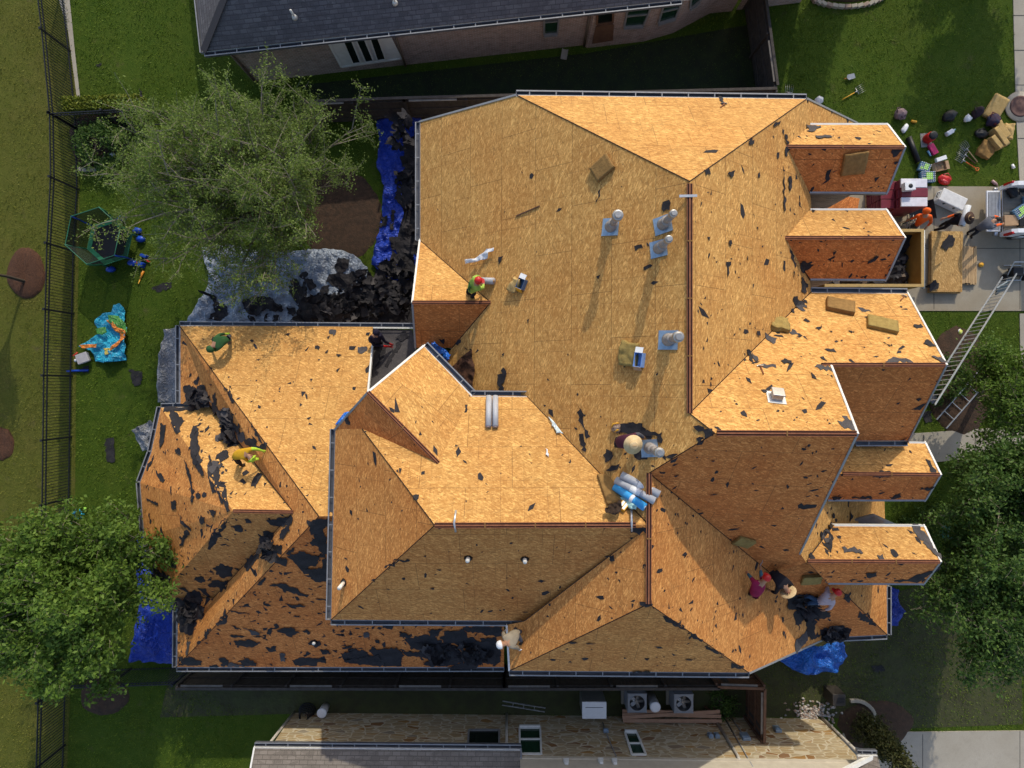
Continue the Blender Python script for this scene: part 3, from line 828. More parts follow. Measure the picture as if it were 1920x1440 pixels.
top0 = L0 + (e_ + p_) * hip_t + V((0, 0, 0.62 * hip_t)); top1 = Rr + (p_ - e_ * 0.3) * hip_t + V((0, 0, 0.62 * hip_t))
def rslope(pts, m, parent): 
    b = MB(); slope_faces(b, [V(p) for p in pts], 0.08); return b.build('roof', [m, TRIM], parent, world=True)
rslope([L0, Rr, top1, top0], SHD, nh)
Lb = L0 + p_ * 10.4
rslope([L0, top0, Lb], SHD, nh)
rslope([top0, top1, Rr + p_ * 10.4, Lb], SHD, nh)
hb = MB(); hb.bar(L0 + V((0, 0, 0.03)), top0 + V((0, 0, 0.03)), 0.24, 0.025); hb.build('hip_cap', SHD, nh, world=True)
gutter(L0, L0 + e_ * 17.2, -p_, nh, mt=SHD); gutter(L0, Lb, -e_, nh, strap=False, mt=SHD)
q = [(613, 72), (727, 58), (752, 107), (640, 123)]
n_ = V((-(tb - ta).y, (tb - ta).x, 0)).normalized(); n_ = n_ if n_.dot(-ta) > 0 else -n_
pts = [on_wall(x, y, ta, tb) for x, y in q]
m = MB(); m.prism([p + n_ * 0.05 for p in pts], -n_ * 0.06); quad_frame(m, [p + n_ * 0.05 for p in pts], 0.08, 0.03, n_)
m.build('siding_panel', TRIM, nh, world=True)
for q in ([(642, 71), (658, 69), (676, 113), (661, 115)], [(666, 68), (682, 66), (700, 110), (685, 112)], [(692, 65), (707, 63), (723, 107), (707, 109)]):
    pts = [on_wall(x, y, ta, tb, 0.09) for x, y in q]
    m = MB(); quad_frame(m, pts, 0.05, 0.03, n_); wd = m.build('window', TRIM, nh, world=True)
    g = MB(); g.prism(pts, n_ * 0.004); o = g.build('pane', GLASS, wd); o.location = -LOC[nh.name]
wall_window(nh, [(1020, 29), (1049, 26), (1045, 61), (1020, 63)], ta, tb, GLASS, TRIMG, 0.33)
bA, bB = base[2], base[3]
wall_window(nh, [(1120, 18), (1150, 14), (1149, 40), (1119, 44)], bA, bB, GLASS, GATEW)
wall_window(nh, [(1178, 10), (1224, 5), (1206, 46), (1170, 49)], bA, bB, GLASSG, TRIMG, 0.48)
wall_window(nh, [(1246, 0), (1281, -6), (1266, 32), (1234, 42)], base[3], base[4], GLASSG, TRIMG, 0.5)
wall_window(nh, [(1296, -18), (1318, -30), (1312, 0), (1293, 15)], base[4], base[5], GLASSG, TRIMG)
dm = MB(); dm.prism([on_wall(x, y, bA, bB, 0.03) for x, y in ((1117, 48), (1151, 44), (1149, 74), (1110, 80))], n_ * 0.02); dm.build('door', GATEW, nh, world=True)
for pxs in ([(430, 96), (479, 152)], [(739, 58), (760, 121)], [(1106, 20), (1095, 84)]): pipe_on(nh, pxs, ta, tb, 0.05, mat('brown_downpipe_%d' % pxs[0][0], (0.16, 0.12, 0.09)))
for x, y in ((553, 33), (741, 6)):
    p, n2 = cast(x, y); m = MB(); m.tube([p, p + V((0, 0, 0.42))], 0.04, 10); m.lathe([(0.11, 0), (0.06, 0.12)], 12, off=p); m.build('vent_pipe', PVC, nh, True, world=True)

sh = thing('stone_house', 'pale rubble stone house with cream siding and brown shingles, along the bottom edge', 'house', P(1000, 1420, 0))
sa, sb = P(551, 1336), P(1541, 1347)
m = MB(); acc = uvwall(m, sa, sb, -0.05, 2.9); uvwall(m, sb, sb + V((0, -9, 0)), -0.05, 2.9, acc); uvwall(m, sa + V((0, -9, 0)), sa, -0.05, 2.9)
m.build('wall', STONE, sh, world=True)
m = MB(); k0 = on_wall(975, 1424, sa, sb, 0.035); k1 = on_wall(1600, 1424, sa, sb, 0.035); k0.z = 2.86; k1 = sb + V((0.0, 0.035, 0)); k1.z = 2.86
m.prism([k0, k1, k1 + V((0, 0, 2.6)), k0 + V((0, 0, 2.6))], (0, -0.06, 0)); m.bar(k0 + V((0, 0.01, 0)), k1 + V((0, 0.01, 0)), 0.05, 0.12)
m.build('siding', CREAM, sh, world=True)
r0, r1 = P(477, 1401, 2.77), P(977, 1405, 2.77)
rslope([r0, r1, r1 + V((0, -4.5, 2.6)), r0 + V((0, -4.5, 2.6))], SHB, sh)
gutter(r0, r1, (0, 1, 0), sh, mt=TRIM); rake(r0, r0 + V((0, -4.5, 2.6)), TRIM, sh); rake(r1, r1 + V((0, -4.5, 2.6)), GUT, sh)
g0 = P(1645, 1416, 3.3); 
gutter(P(1608, 1415, 3.3), g0, (0, 1, 0), sh, mt=TRIM, step=0.3); rake(P(1636, 1420, 3.35), P(1585, 1446, 3.9), TRIM, sh, 0.16)
rslope([P(1608, 1417, 3.3), g0, g0 + V((0.0, -4, 2.2)), P(1585, 1446, 3.9) + V((0, -3, 1.6))], SHB, sh)
wall_window(sh, [(879, 1370), (936, 1370), (936, 1403), (877, 1403)], sa, sb, GLASS, TRIMG)
wall_window(sh, [(974, 1366), (1013, 1366), (1015, 1415), (975, 1415)][::-1], sa, sb, GLASSG, TRIM, 0.55)
wall_window(sh, [(1172, 1375), (1194, 1375), (1211, 1416), (1185, 1416)][::-1], sa, sb, GLASSG, TRIM, 0.5)
DPM = mat('pale_downpipe', (0.50, 0.46, 0.40), (0.42, 0.38, 0.33), 4, 0.5)
for pxs, r in (([(552, 1337), (505, 1397)], 0.05), ([(950, 1339), (950, 1403)], 0.05), ([(1345, 1358), (1383, 1420), (1386, 1428)], 0.055), ([(1541, 1348), (1612, 1417)], 0.055)): pipe_on(sh, pxs, sa, sb, r, DPM)
for pxs in ([(1357, 1344), (1412, 1440)], [(1370, 1346), (1392, 1376)], [(1130, 1356), (1136, 1374), (1152, 1412), (1158, 1426)]): pipe_on(sh, pxs, sa, sb, 0.02, TRIMG, 'conduit', 0.03)
for x, y, w_, h_ in ((1332, 1382, 0.18, 0.25), (1344, 1382, 0.18, 0.25), (1136, 1373, 0.2, 0.16), (1397, 1384, 0.3, 0.4), (1457, 1370, 0.24, 0.34)):
    p = on_wall(x, y, sa, sb, 0.07); m = MB(); m.box(p, (w_, 0.12, h_)); m.box(p + V((0, 0.07, 0)), (w_ * 0.7, 0.02, h_ * 0.6)); m.build('meter_box', FLASH, sh, world=True, bevel=0.01)
for x, y in ((1062, 1433), (1127, 1432), (1153, 1433)):
    p = on_wall(x, y, sa, sb, 0.09); m = MB(); m.box(p, (0.2, 0.14, 0.2), top=0.6); m.build('exhaust_hood', TRIM, sh, world=True)

# ---------------------------------------------------------------- fences
PALEB = mat('weathered_board', (0.20, 0.18, 0.16), (0.13, 0.115, 0.10), 5, 0.9)
def wood_fence(name, label, pts, h, m, tilt=0.0, parent=None):
    t = thing(name, label, 'fence', (pts[0].x, pts[0].y, 0))
    for i in range(len(pts) - 1):
        a, c = V((pts[i].x, pts[i].y, 0)), V((pts[i + 1].x, pts[i + 1].y, 0)); L = (c - a).length; x = (c - a) / L; nn = V((-x.y, x.x, 0))
        if nn.dot(-a) < 0: nn = -nn
        bm = MB(); k = int(L / 0.145)
        for j in range(k):
            p = a + x * (j + 0.5) * (L / k); hh = h + R.uniform(-0.02, 0.02)
            bm.box(p + V((0, 0, hh / 2)), (L / k - 0.008, 0.02, hh), MX((x, nn, V((0, 0, 1)))).transposed(), R.choice((0, 0, 1)))
        bm.build('board_panel', [m, FENCEW], t, world=True)
        rm = MB()
        for z in (0.35, 1.0, h - 0.18): rm.bar(a + nn * 0.04 + V((0, 0, z)), c + nn * 0.04 + V((0, 0, z)), 0.04, 0.09)
        rm.bar(a + V((0, 0, h + 0.02)), c + V((0, 0, h + 0.02)), 0.10, 0.035)
        rm.build('rail', m, t, world=True)
        q_ = int(L / 2.4) + 1
        for j in range(0, q_, 2):
            km = MB(); pa, pc = a + x * L * (j + .08) / q_, a + x * L * (j + .85) / q_; km.bar(pa + nn * .09 + V((0, 0, h - .02)), pc + nn * .09 + V((0, 0, h - .02)), .08, .03); km.build('cap_board', PALEB, t, world=True)
        for j in range(q_ + 1):
            p = a + x * L * j / q_ + nn * 0.07; pm = MB(); pm.box(p + V((0, 0, (h - 0.05) / 2)), (0.09, 0.09, h - 0.05)); pm.build('post', m, t, world=True)
    return t
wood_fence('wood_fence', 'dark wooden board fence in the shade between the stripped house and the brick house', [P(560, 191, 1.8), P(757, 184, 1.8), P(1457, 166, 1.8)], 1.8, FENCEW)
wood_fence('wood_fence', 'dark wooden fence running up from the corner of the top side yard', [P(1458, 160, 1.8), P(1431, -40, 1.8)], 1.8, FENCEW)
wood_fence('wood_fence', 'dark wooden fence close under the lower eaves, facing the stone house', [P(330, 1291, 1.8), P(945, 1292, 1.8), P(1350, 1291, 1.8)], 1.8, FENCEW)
wood_fence('wood_fence', 'brown wooden gate fence at the right end of the lower side yard', [P(1345, 1288, 1.8), P(1434, 1291, 1.8), P(1433, 1392, 1.8)], 1.8, GATEW)
def iron_fence(name, label, pts, h=1.52, step=0.115, span=2.45):
    t = thing(name, label, 'fence', (pts[0].x, pts[0].y, 0))
    posts = [V((p.x, p.y, 0)) for p in pts]
    res = []
    for i in range(len(posts) - 1):
        a, c = posts[i], posts[i + 1]; k = max(1, round((c - a).length / span))
        for j in range(k): res.append(a.lerp(c, j / k))
    res.append(posts[-1])
    for p in res:
        m = MB(); m.box(p + V((0, 0, h / 2 + 0.03)), (0.065, 0.065, h + 0.06)); m.box(p + V((0, 0, h + 0.075)), (0.085, 0.085, 0.03)); m.build('post', IRON, t, world=True)
    for a, c in zip(res[:-1], res[1:]):
        m = MB(); L = (c - a).length; k = max(2, int(L / step))
        for z in (0.12, h - 0.19, h - 0.02): m.bar(a + V((0, 0, z)), c + V((0, 0, z)), 0.035, 0.035)
        for j in range(1, k):
            p = a.lerp(c, j / k); m.box(p + V((0, 0, h / 2)), (0.018, 0.018, h))
        m.build('picket_panel', IRON, t, world=True)
    return t
fpx = [(62, -80), (78, 55), (93, 212), (95, 332), (88, 456), (82, 704), (79, 947), (75, 1193), (68, 1440), (62, 1600)]
iron_fence('iron_fence', 'long black iron picket fence along the whole left side of the yards', [P(x, y, 1.5) for x, y in fpx])
iron_fence('iron_fence', 'short black iron fence branching right below the yellow green hedge', [P(93, 213, 1.5), P(290, 202, 1.5)])
iron_fence('iron_fence', 'short black iron fence branching right at the bottom left tree', [P(75, 1292, 1.5), P(325, 1283, 1.5)])

# ---------------------------------------------------------------- trees and plants
def quads_obj(name, pts, size, m, parent, up=0.35, aspect=0.55, jit=0.35, tri=False):
    n = len(pts); pts = np.asarray(pts, float)
    nr = NP.normal(size=(n, 3)); nr[:, 2] += up * 2; nr /= np.linalg.norm(nr, axis=1)[:, None]
    t = NP.normal(size=(n, 3)); t -= nr * (t * nr).sum(1)[:, None]; t /= np.linalg.norm(t, axis=1)[:, None]
    s = np.cross(nr, t); sz = (size * (1 + jit * NP.uniform(-1, 1, n)))[:, None]
    a = t * sz; c = s * sz * aspect
    v = np.stack([pts - a, pts + c * 0.9 - a * 0.1, pts + a, pts - c * 0.9 - a * 0.1], 1).reshape(-1, 3)
    me = D.meshes.new(name); me.vertices.add(4 * n); me.vertices.foreach_set('co', v.ravel())
    me.loops.add(4 * n); me.loops.foreach_set('vertex_index', np.arange(4 * n)); me.polygons.add(n)
    me.polygons.foreach_set('loop_start', np.arange(n) * 4); me.polygons.foreach_set('loop_total', np.full(n, 4))
    me.materials.append(m); me.update(calc_edges=True)
    o = D.objects.new(name, me); COL.objects.link(o); o.parent = parent
    return o
def tree(name, label, base, c, r, zr, limbs, leaves, leaf, m, seed, trunk_r=0.16, bark=None, subs=7, twigs=5, spread=0.38, group=None, droop=0.0, cat='tree', tw=1.0, spray=0.13):
    rr = random.Random(seed); t = thing(name, label, cat, (base.x, base.y, 0), None, group)
    base0 = V((base.x, base.y, 0)); c = V(c) - base0; z0, z1 = zr
    zc = (z0 + z1) / 2; rz = (z1 - z0) / 2
    bm = MB(); top = V((c.x * 0.35, c.y * 0.35, z0 * 0.95))
    tm = MB(); mid = top * 0.5 + V((rr.uniform(-.1, .1), rr.uniform(-.1, .1), 0)); tm.tube([V((0, 0, -0.05)), V((0.02, 0, 0.15)), mid, top, top + V((0, 0, rz * 0.5))], [trunk_r * 1.5, trunk_r * 1.1, trunk_r * 0.95, trunk_r * 0.85, trunk_r * 0.45], 9)
    tm.build('trunk', bark or BARK, t, True)
    tw_pts = []
    for i in range(limbs):
        az = 2 * math.pi * (i + rr.uniform(-.35, .35)) / limbs * (1 if i % 2 else 1.618); el = rr.uniform(-0.3, 1.2) if i > 2 else rr.uniform(0.7, 1.2)
        k = rr.uniform(0.62, 1.06)
        e = V((c.x + math.cos(az) * math.cos(el) * r[0] * k, c.y + math.sin(az) * math.cos(el) * r[1] * k, zc + math.sin(el) * rz * rr.uniform(.6, 1.05)))
        cp = top.lerp(e, 0.45) + V((0, 0, rz * 0.35)); path = []
        for q in range(7):
            u = q / 6; path.append((1 - u) ** 2 * top + 2 * u * (1 - u) * cp + u * u * e + V((rr.uniform(-1, 1), rr.uniform(-1, 1), rr.uniform(-1, 1))) * 0.05)
        bm.tube(path, [trunk_r * 0.42 * (1 - 0.88 * q / 6) * tw for q in range(7)], 5)
        ld = (e - top).normalized()
        for j in range(subs):
            u = 0.30 + 0.68 * (j + rr.random()) / subs; q = u * 6; q0 = min(5, int(q)); p = path[q0].lerp(path[q0 + 1], q - q0)
            dv = V((rr.gauss(0, 1), rr.gauss(0, 1), rr.gauss(0.1, .6))).normalized() * 0.8 + ld * 0.75
            ln = (r[0] + r[1]) / 2 * spread * rr.uniform(.55, 1.1) * (1.15 - 0.45 * u); e2 = p + dv.normalized() * ln + V((0, 0, -droop * ln))
            md = p.lerp(e2, 0.5) + V((rr.uniform(-.08, .08), rr.uniform(-.08, .08), 0.08)); bm.tube([p, md, e2], [0.017 * tw, 0.012 * tw, 0.005 * tw], 4, cap=False)
            for g in range(twigs):
                v_ = rr.uniform(.2, 1); p2 = p.lerp(md, v_ * 2) if v_ < .5 else md.lerp(e2, v_ * 2 - 1)
                d3 = V((rr.gauss(0, 1), rr.gauss(0, 1), rr.gauss(0.15, .55))).normalized() + dv.normalized() * 0.7; e3 = p2 + d3.normalized() * rr.uniform(.25, .7) * min(1.0, r[0] / 3)
                bm.tube([p2, e3], [0.007 * tw, 0.003 * tw], 3, cap=False); tw_pts.append((p2, e3))
    bm.build('branch', TWIG if bark is None else bark, t)
    k = max(1, leaves // max(1, len(tw_pts))); A0 = np.array([p for p, _ in tw_pts]); A1 = np.array([e for _, e in tw_pts])
    u = NP.uniform(0.1, 1.12, (len(tw_pts), k, 1)); pts = A0[:, None, :] * (1 - u) + A1[:, None, :] * u + NP.normal(size=(len(tw_pts), k, 3)) * spray
    pts = pts.reshape(-1, 3); pts = pts[pts[:, 2] > 0.05]
    quads_obj('crown', pts, leaf, m, t)
    return t
def WP(px, py, z): return P(px, py, z)
oak_c = WP(440, 338, 4.2)
tree('oak_tree', 'big olive green tree with thin grey branches over the back lawn, top left', WP(552, 400, 0), (oak_c.x, oak_c.y, 0), (4.75, 3.9), (0.9, 6.0), 54, 92000, 0.039, LEAF_OAK, 3, 0.17, TWIG, 8, 6, 0.46, tw=1.3, spray=0.085)
t2 = WP(112, 1132, 5.0)
tree('broadleaf_tree', 'bright green leafy tree covering the bottom left corner by the iron fence', WP(235, 1065, 0), (t2.x, t2.y, 0), (3.25, 3.1), (2.2, 6.4), 36, 56000, 0.075, LEAF_MID, 5, 0.18, None, 8, 5, 0.42)
t3 = WP(1915, 935, 4.4)
tree('broadleaf_tree', 'dark green tree at the right edge beside the front path', WP(1800, 870, 0), (t3.x, t3.y, 0), (2.5, 1.8), (1.8, 5.6), 24, 30000, 0.065, LEAF_DRK, 7, 0.14, None, 8, 5, 0.42)
t3 = WP(1868, 1125, 4.4)
tree('broadleaf_tree', 'large dark tree at the right edge over the lower front lawn', WP(1795, 1060, 0), (t3.x, t3.y, 0), (2.75, 2.9), (1.8, 5.8), 28, 38000, 0.065, LEAF_DRK, 9, 0.15, None, 8, 5, 0.42)
t3 = WP(1912, 735, 3.6)
tree('broadleaf_tree', 'light green tree at the right edge over the metal ladders', WP(1845, 712, 0), (t3.x, t3.y, 0), (1.75, 2.35), (1.2, 4.4), 24, 22000, 0.055, LEAF_MID, 10, 0.12, None, 7, 5, 0.42)
tree('young_tree', 'thin young tree in the mulch ring at the left edge, mostly out of frame', WP(48, 528, 0), (WP(40, 528, 0).x - 0.3, WP(40, 528, 0).y + 0.2, 0), (1.3, 1.2), (1.5, 4.2), 12, 6000, 0.05, LEAF_MID, 12, 0.06, BARKD, 6, 4, 0.5)
for k, (x, y, r_, h_) in enumerate(((19.6, 19.2, 2.3, 5.6), (13.6, 19.6, 0.85, 5.6))):
    tree('street_tree', ('tall street tree just beyond the top right corner of the lawn', 'narrow tree beyond the upper lawn beside the brick house')[k], V((x, y, 0)), (x, y, 0), (r_, r_), (1.4, h_), 18, 20000, 0.09, LEAF_MID, 20 + k, 0.12, None, 6, 5, 0.42)
def shrub(name, label, p, r, h, n, leaf, m, seed, cat='shrub', sharp=False, group=None, lean=(0, 0)):
    rr = random.Random(seed); t = thing(name, label, cat, (p.x, p.y, 0), None, group); bm = MB(); pts = []
    k = max(14, n // 90)
    for i in range(k):
        az = rr.uniform(0, 6.28); q = math.sqrt(rr.random()); z = h * (1 - q ** 1.5) * rr.uniform(.75, 1.05) if not sharp else h * (0.15 + 0.85 * rr.random())
        rad = r * q if not sharp else r * math.sqrt(rr.random()) * max(0.15, 1 - z / h) ** 0.6
        e = V((math.cos(az) * rad + lean[0] * z, math.sin(az) * rad + lean[1] * z, max(0.12, z)))
        bm.tube([V((e.x * .15, e.y * .15, 0.02)), e * 0.6 + V((0, 0, 0.05)), e], [0.02, 0.012, 0.004], 3, cap=False)
        for _ in range(n // k): pts.append((e.x + rr.gauss(0, .13), e.y + rr.gauss(0, .13), max(0.03, e.z * rr.uniform(.55, 1.02) + rr.gauss(0, .07))))
    bm.build('stem', BARK, t); quads_obj('foliage', pts, leaf, m, t); return t
shrub('shrub', 'spiky green shrub in the shaded bed below the iron fence corner', WP(200, 275, 0), 1.15, 1.3, 4200, 0.06, LEAF_DRK, 31)
shrub('shrub', 'low dark shrub beside the oak tree bed, next to the white ball', WP(215, 318, 0), 0.55, 0.7, 1200, 0.05, LEAF_DRK, 32)
shrub('conifer', 'drooping olive conifer leaning over the corner bed at the bottom right', WP(1612, 1352, 0), 0.75, 3.4, 9000, 0.055, LEAF_CON, 33, 'conifer', True)
shrub('shrub', 'dark round shrub beside the lower front path, half hidden by the tree', WP(1770, 712, 0), 0.9, 1.0, 2400, 0.055, LEAF_DRK, 34)
shrub('shrub', 'low shrub below the right dormers beside the green hose coil', WP(1730, 985, 0), 0.8, 0.9, 2200, 0.055, LEAF_DRK, 35)
shrub('shrub', 'ragged weed clump on the shaded strip beside the round condenser', WP(1352, 1318, 0), 0.5, 0.6, 900, 0.05, LEAF_DRK, 36)
hd = thing('hedge', 'clipped yellow green hedge above the short iron fence, top left', 'hedge', P(205, 210, 0))
bm = MB(); pts = []
a_, b_ = P(140, 210, 0) - LOC[hd.name], P(283, 205, 0) - LOC[hd.name]
for i in range(30):
    p = a_.lerp(b_, i / 29) + V((0, R.uniform(-.15, .15), 0)); bm.tube([p, p + V((0, 0, 0.7))], [0.02, 0.008], 4)
for _ in range(7000):
    p = a_.lerp(b_, R.random()); pts.append((p.x + R.gauss(0, .05), p.y + R.uniform(-.26, .26), 0.1 + 0.72 * R.random() ** 0.6))
bm.build('stem', BARK, hd); quads_obj('foliage', pts, 0.055, LEAF_HED, hd)

# blades of grass
def in_poly(x, y, poly):
    ins = np.zeros(len(x), bool); n = len(poly)
    for i in range(n):
        x1, y1 = poly[i]; x2, y2 = poly[(i + 1) % n]
        cnd = ((y1 > y) != (y2 > y)) & (x < (x2 - x1) * (y - y1) / (y2 - y1 + 1e-9) + x1); ins ^= cnd
    return ins
def blades(name, n, poly_in, polys_out, m, label):
    px = NP.uniform(-30, 1950, n); py = NP.uniform(-30, 1470, n); ok = np.ones(n, bool)
    ok &= in_poly(px, py, poly_in)
    for q in polys_out: ok &= ~in_poly(px, py, q)
    x = (px[ok] - 960) / FPX * H; y = (720 - py[ok]) / FPX * H; k = len(x)
    dens = np.array([mnoise.noise(V((a * 0.8, b * 0.8, 0))) for a, b in zip(x, y)]); keep = dens > NP.uniform(-0.75, 0.30, k); x, y = x[keep], y[keep]; k = len(x)
    a = NP.uniform(0, 2 * np.pi, k); h = NP.uniform(0.03, 0.085, k); wd = NP.uniform(0.008, 0.02, k); ln = NP.normal(0, 0.03, (k, 2))
    v = np.zeros((k, 3, 3)); v[:, 0] = np.stack([x + np.cos(a) * wd, y + np.sin(a) * wd, np.full(k, 0.0)], 1); v[:, 1] = np.stack([x - np.cos(a) * wd, y - np.sin(a) * wd, np.full(k, 0.0)], 1); v[:, 2] = np.stack([x + ln[:, 0], y + ln[:, 1], h], 1)
    me = D.meshes.new(name); me.vertices.add(3 * k); me.vertices.foreach_set('co', v.ravel()); me.loops.add(3 * k); me.loops.foreach_set('vertex_index', np.arange(3 * k))
    me.polygons.add(k); me.polygons.foreach_set('loop_start', np.arange(k) * 3); me.polygons.foreach_set('loop_total', np.full(k, 3)); me.materials.append(m); me.update(calc_edges=True)
    o = D.objects.new(name, me); COL.objects.link(o); o['kind'] = 'stuff'; o['label'] = label; o['category'] = 'grass'
    return o
full = [(-30, -30), (1950, -30), (1950, 1470), (-30, 1470)]
dryp = [(-30, -30), (80, -30), (126, 0), (146, 205), (149, 361), (147, 525), (143, 710), (141, 940), (136, 1200), (126, 1440), (120, 1480), (-30, 1480)]
outs = [dryp, [(790, 240), (970, 200), (1500, 205), (1660, 330), (1660, 1180), (1400, 1240), (960, 1230), (350, 1230), (340, 1130), (300, 1100), (290, 850), (340, 620), (790, 610)],
        [(1511, 349), (1950, 352), (1950, 583), (1500, 583)], [(1896, -160), (1975, -160), (1985, 344), (1911, 344), (1905, 230), (1900, 60)], [(1560, 812), (1720, 812), (1950, 796), (1950, 845), (1740, 868), (1560, 868)], [(1580, 1374), (1660, 1372), (1950, 1369), (1950, 1480), (1500, 1480)],
        [(1911, 588), (1985, 588), (1995, 1362), (1921, 1362)], disc_poly(640, 405, 64, 84, 40, 0.08, 8), disc_poly(1640, 1360, 66, 44), [(340, 1250), (1430, 1250), (1440, 1340), (560, 1338), (420, 1320)], [(380, 455), (700, 465), (700, 610), (345, 610)], [(112, -30), (131, 0), (152, 195), (146, 196), (126, 60)], [(480, 1340), (1560, 1346), (1700, 1480), (440, 1480)], [(460, 150), (1100, 84), (1400, 10), (1420, -30), (360, -30)]]
blades('lawn_grass', 330000, full, outs, GBLADE, 'green mown lawn around the houses')
blades('verge_grass', 330000, dryp, [disc_poly(48, 512, 38, 50, 44, 0.05, 2), disc_poly(4, 832, 18, 28, 30, 0.1, 4)], GBLADED, 'dry yellowish grass outside the iron fence')
# ---------------------------------------------------------------- tarps and cloth
from mathutils.geometry import delaunay_2d_cdt
def inpoly(p, poly):
    x, y = p; c = False; n = len(poly)
    for i in range(n):
        x1, y1 = poly[i]; x2, y2 = poly[(i + 1) % n]
        if (y1 > y) != (y2 > y) and x < (x2 - x1) * (y - y1) / (y2 - y1 + 1e-12) + x1: c = not c
    return c
def cloth(name, label, cat, pxs, m, amp=0.06, freq=1.6, step=0.14, z0=0.04, seed=0, parent=None, aniso=(1, 1), edge=0.6, surf=None, group=None, sol=False):
    pts = [(P(x, y, z0) if surf is None else cast(x, y)[0]) for x, y in pxs]; ring = []
    for i in range(len(pts)):
        a, c = pts[i], pts[(i + 1) % len(pts)]; k = max(1, int((c - a).length / step))
        for j in range(k): 
            q = a.lerp(c, j / k); w_ = mnoise.noise(V((q.x * 3, q.y * 3, seed))) * 0.06 if 0 < j else 0
            ring.append((q.x + w_, q.y + w_ * 0.7))
    x0, x1 = min(p[0] for p in ring), max(p[0] for p in ring); y0, y1 = min(p[1] for p in ring), max(p[1] for p in ring)
    ins = []; y = y0
    while y < y1:
        x = x0
        while x < x1:
            q = (x + R.uniform(-.3, .3) * step, y + R.uniform(-.3, .3) * step)
            if inpoly(q, ring): ins.append(q)
            x += step
        y += step
    n = len(ring)
    vs, _, fs, *_ = delaunay_2d_cdt([V(p) for p in ring + ins], [], [list(range(n))], 1, 1e-5)
    out = []
    if surf is not None: sq, sn = cast(sum(p[0] for p in pxs) / len(pxs), sum(p[1] for p in pxs) / len(pxs))
    for v in vs:
        h = mnoise.ridged_multi_fractal(V((v.x * freq * aniso[0] + seed * 7.3, v.y * freq * aniso[1], seed * 1.7)), 0.9, 2.0, 4, 0.9, 2.0, noise_basis='PERLIN_ORIGINAL')
        z = max(0.0, h - 0.5) * amp + 0.5 * amp * (1 + mnoise.noise(V((v.x * 0.9, v.y * 0.9, seed))))
        if surf is not None:
            g, _n = drop(v.x, v.y); zz = sq.z - (sn.x * (v.x - sq.x) + sn.y * (v.y - sq.y)) / max(.2, sn.z); z += g.z if abs(g.z - zz) < .5 else zz
        out.append((v.x, v.y, z0 + z))
    t = MB(); t.faces(out, [tuple(f) for f in fs])
    t.f = [f if (V(out[f[1]]) - V(out[f[0]])).cross(V(out[f[2]]) - V(out[f[0]])).z > 0 else tuple(reversed(f)) for f in t.f]
    if sol:
        for f in t.f: solid([out[i] for i in f])
    loc = V((out[0][0], out[0][1], 0))
    if parent is None:
        t.v = [tuple(V(p) - loc) for p in t.v]; o = t.build(name, m, None, True); o.location = loc; tag(o, label, cat, group)
    else: o = t.build(name, m, parent, True, world=True)
    s = o.modifiers.new('thickness', 'SOLIDIFY'); s.thickness = 0.006; s.offset = 1
    return o
def tarpmat(name, a, b, rough=0.35, spec=0.5, bscale=9):
    t = NT(name); co = t.coord()
    col = t.mix(t.ramp(t.noise(co, 1.3, 4), [(0.35, 0.0), (0.7, 1.0)]), a, b)
    nz = t.t.nodes.new('ShaderNodeTexNoise'); t.link(co, nz.inputs['Vector']); nz.inputs['Scale'].default_value = 2.5; nz.inputs['Detail'].default_value = 3
    ad = t.t.nodes.new('ShaderNodeMixRGB'); ad.blend_type = 'LINEAR_LIGHT'; ad.inputs[0].default_value = 0.25; t.link(co, ad.inputs[1]); t.link(nz.outputs['Color'], ad.inputs[2])
    cr = t.ramp(t.vor(ad.outputs[0], 3.2, 'DISTANCE_TO_EDGE').outputs['Distance'], [(0.0, 1.0), (0.10, 0.25), (0.4, 0.0)])
    cr2 = t.ramp(t.vor(ad.outputs[0], 8.0, 'DISTANCE_TO_EDGE').outputs['Distance'], [(0.0, 1.0), (0.12, 0.2), (0.4, 0.0)])
    hh = t.math('ADD', t.math('ADD', cr, t.math('MULTIPLY', cr2, 0.5)), t.noise(co, bscale, 5, 0.65, 0.6))
    t.bump(hh, 0.9, 0.05)
    return t.fin(col, rough, spec)
TARPS = tarpmat('silver_tarp', (0.38, 0.43, 0.52), (0.27, 0.31, 0.39), 0.4, 0.5, 14)
TARPB = tarpmat('blue_tarp', (0.010, 0.055, 0.50), (0.008, 0.035, 0.34), 0.4)
TARPL = tarpmat('bright_blue_tarp', (0.020, 0.17, 0.66), (0.015, 0.10, 0.50), 0.35)
TARPG = tarpmat('grey_tarp', (0.30, 0.31, 0.34), (0.20, 0.21, 0.24), 0.55)
zm = lambda x, y: (360 + x / 3.556, 340 + y / 3.556)
cloth('silver_tarp', 'wrinkled silver grey tarp spread under the tree above the low roof', 'tarp', [zm(*p) for p in ((80, 450), (230, 415), (400, 465), (620, 470), (800, 460), (950, 455), (1080, 490), (1175, 575), (1170, 650), (1120, 760), (1060, 860), (1010, 1010), (700, 1010), (300, 1010), (-60, 1000), (20, 860), (90, 760), (130, 640), (95, 530))], TARPS, 0.19, 1.9, 0.075, 0.02, 3, sol=True)
cloth('blue_tarp', 'crumpled dark blue tarp strip along the left wall of the tall roof', 'tarp', [(708, 228), (790, 222), (800, 300), (805, 520), (757, 528), (735, 527), (697, 496), (712, 440), (722, 350), (708, 312), (713, 280)], TARPB, 0.20, 1.9, 0.085, 0.02, 5, sol=True)
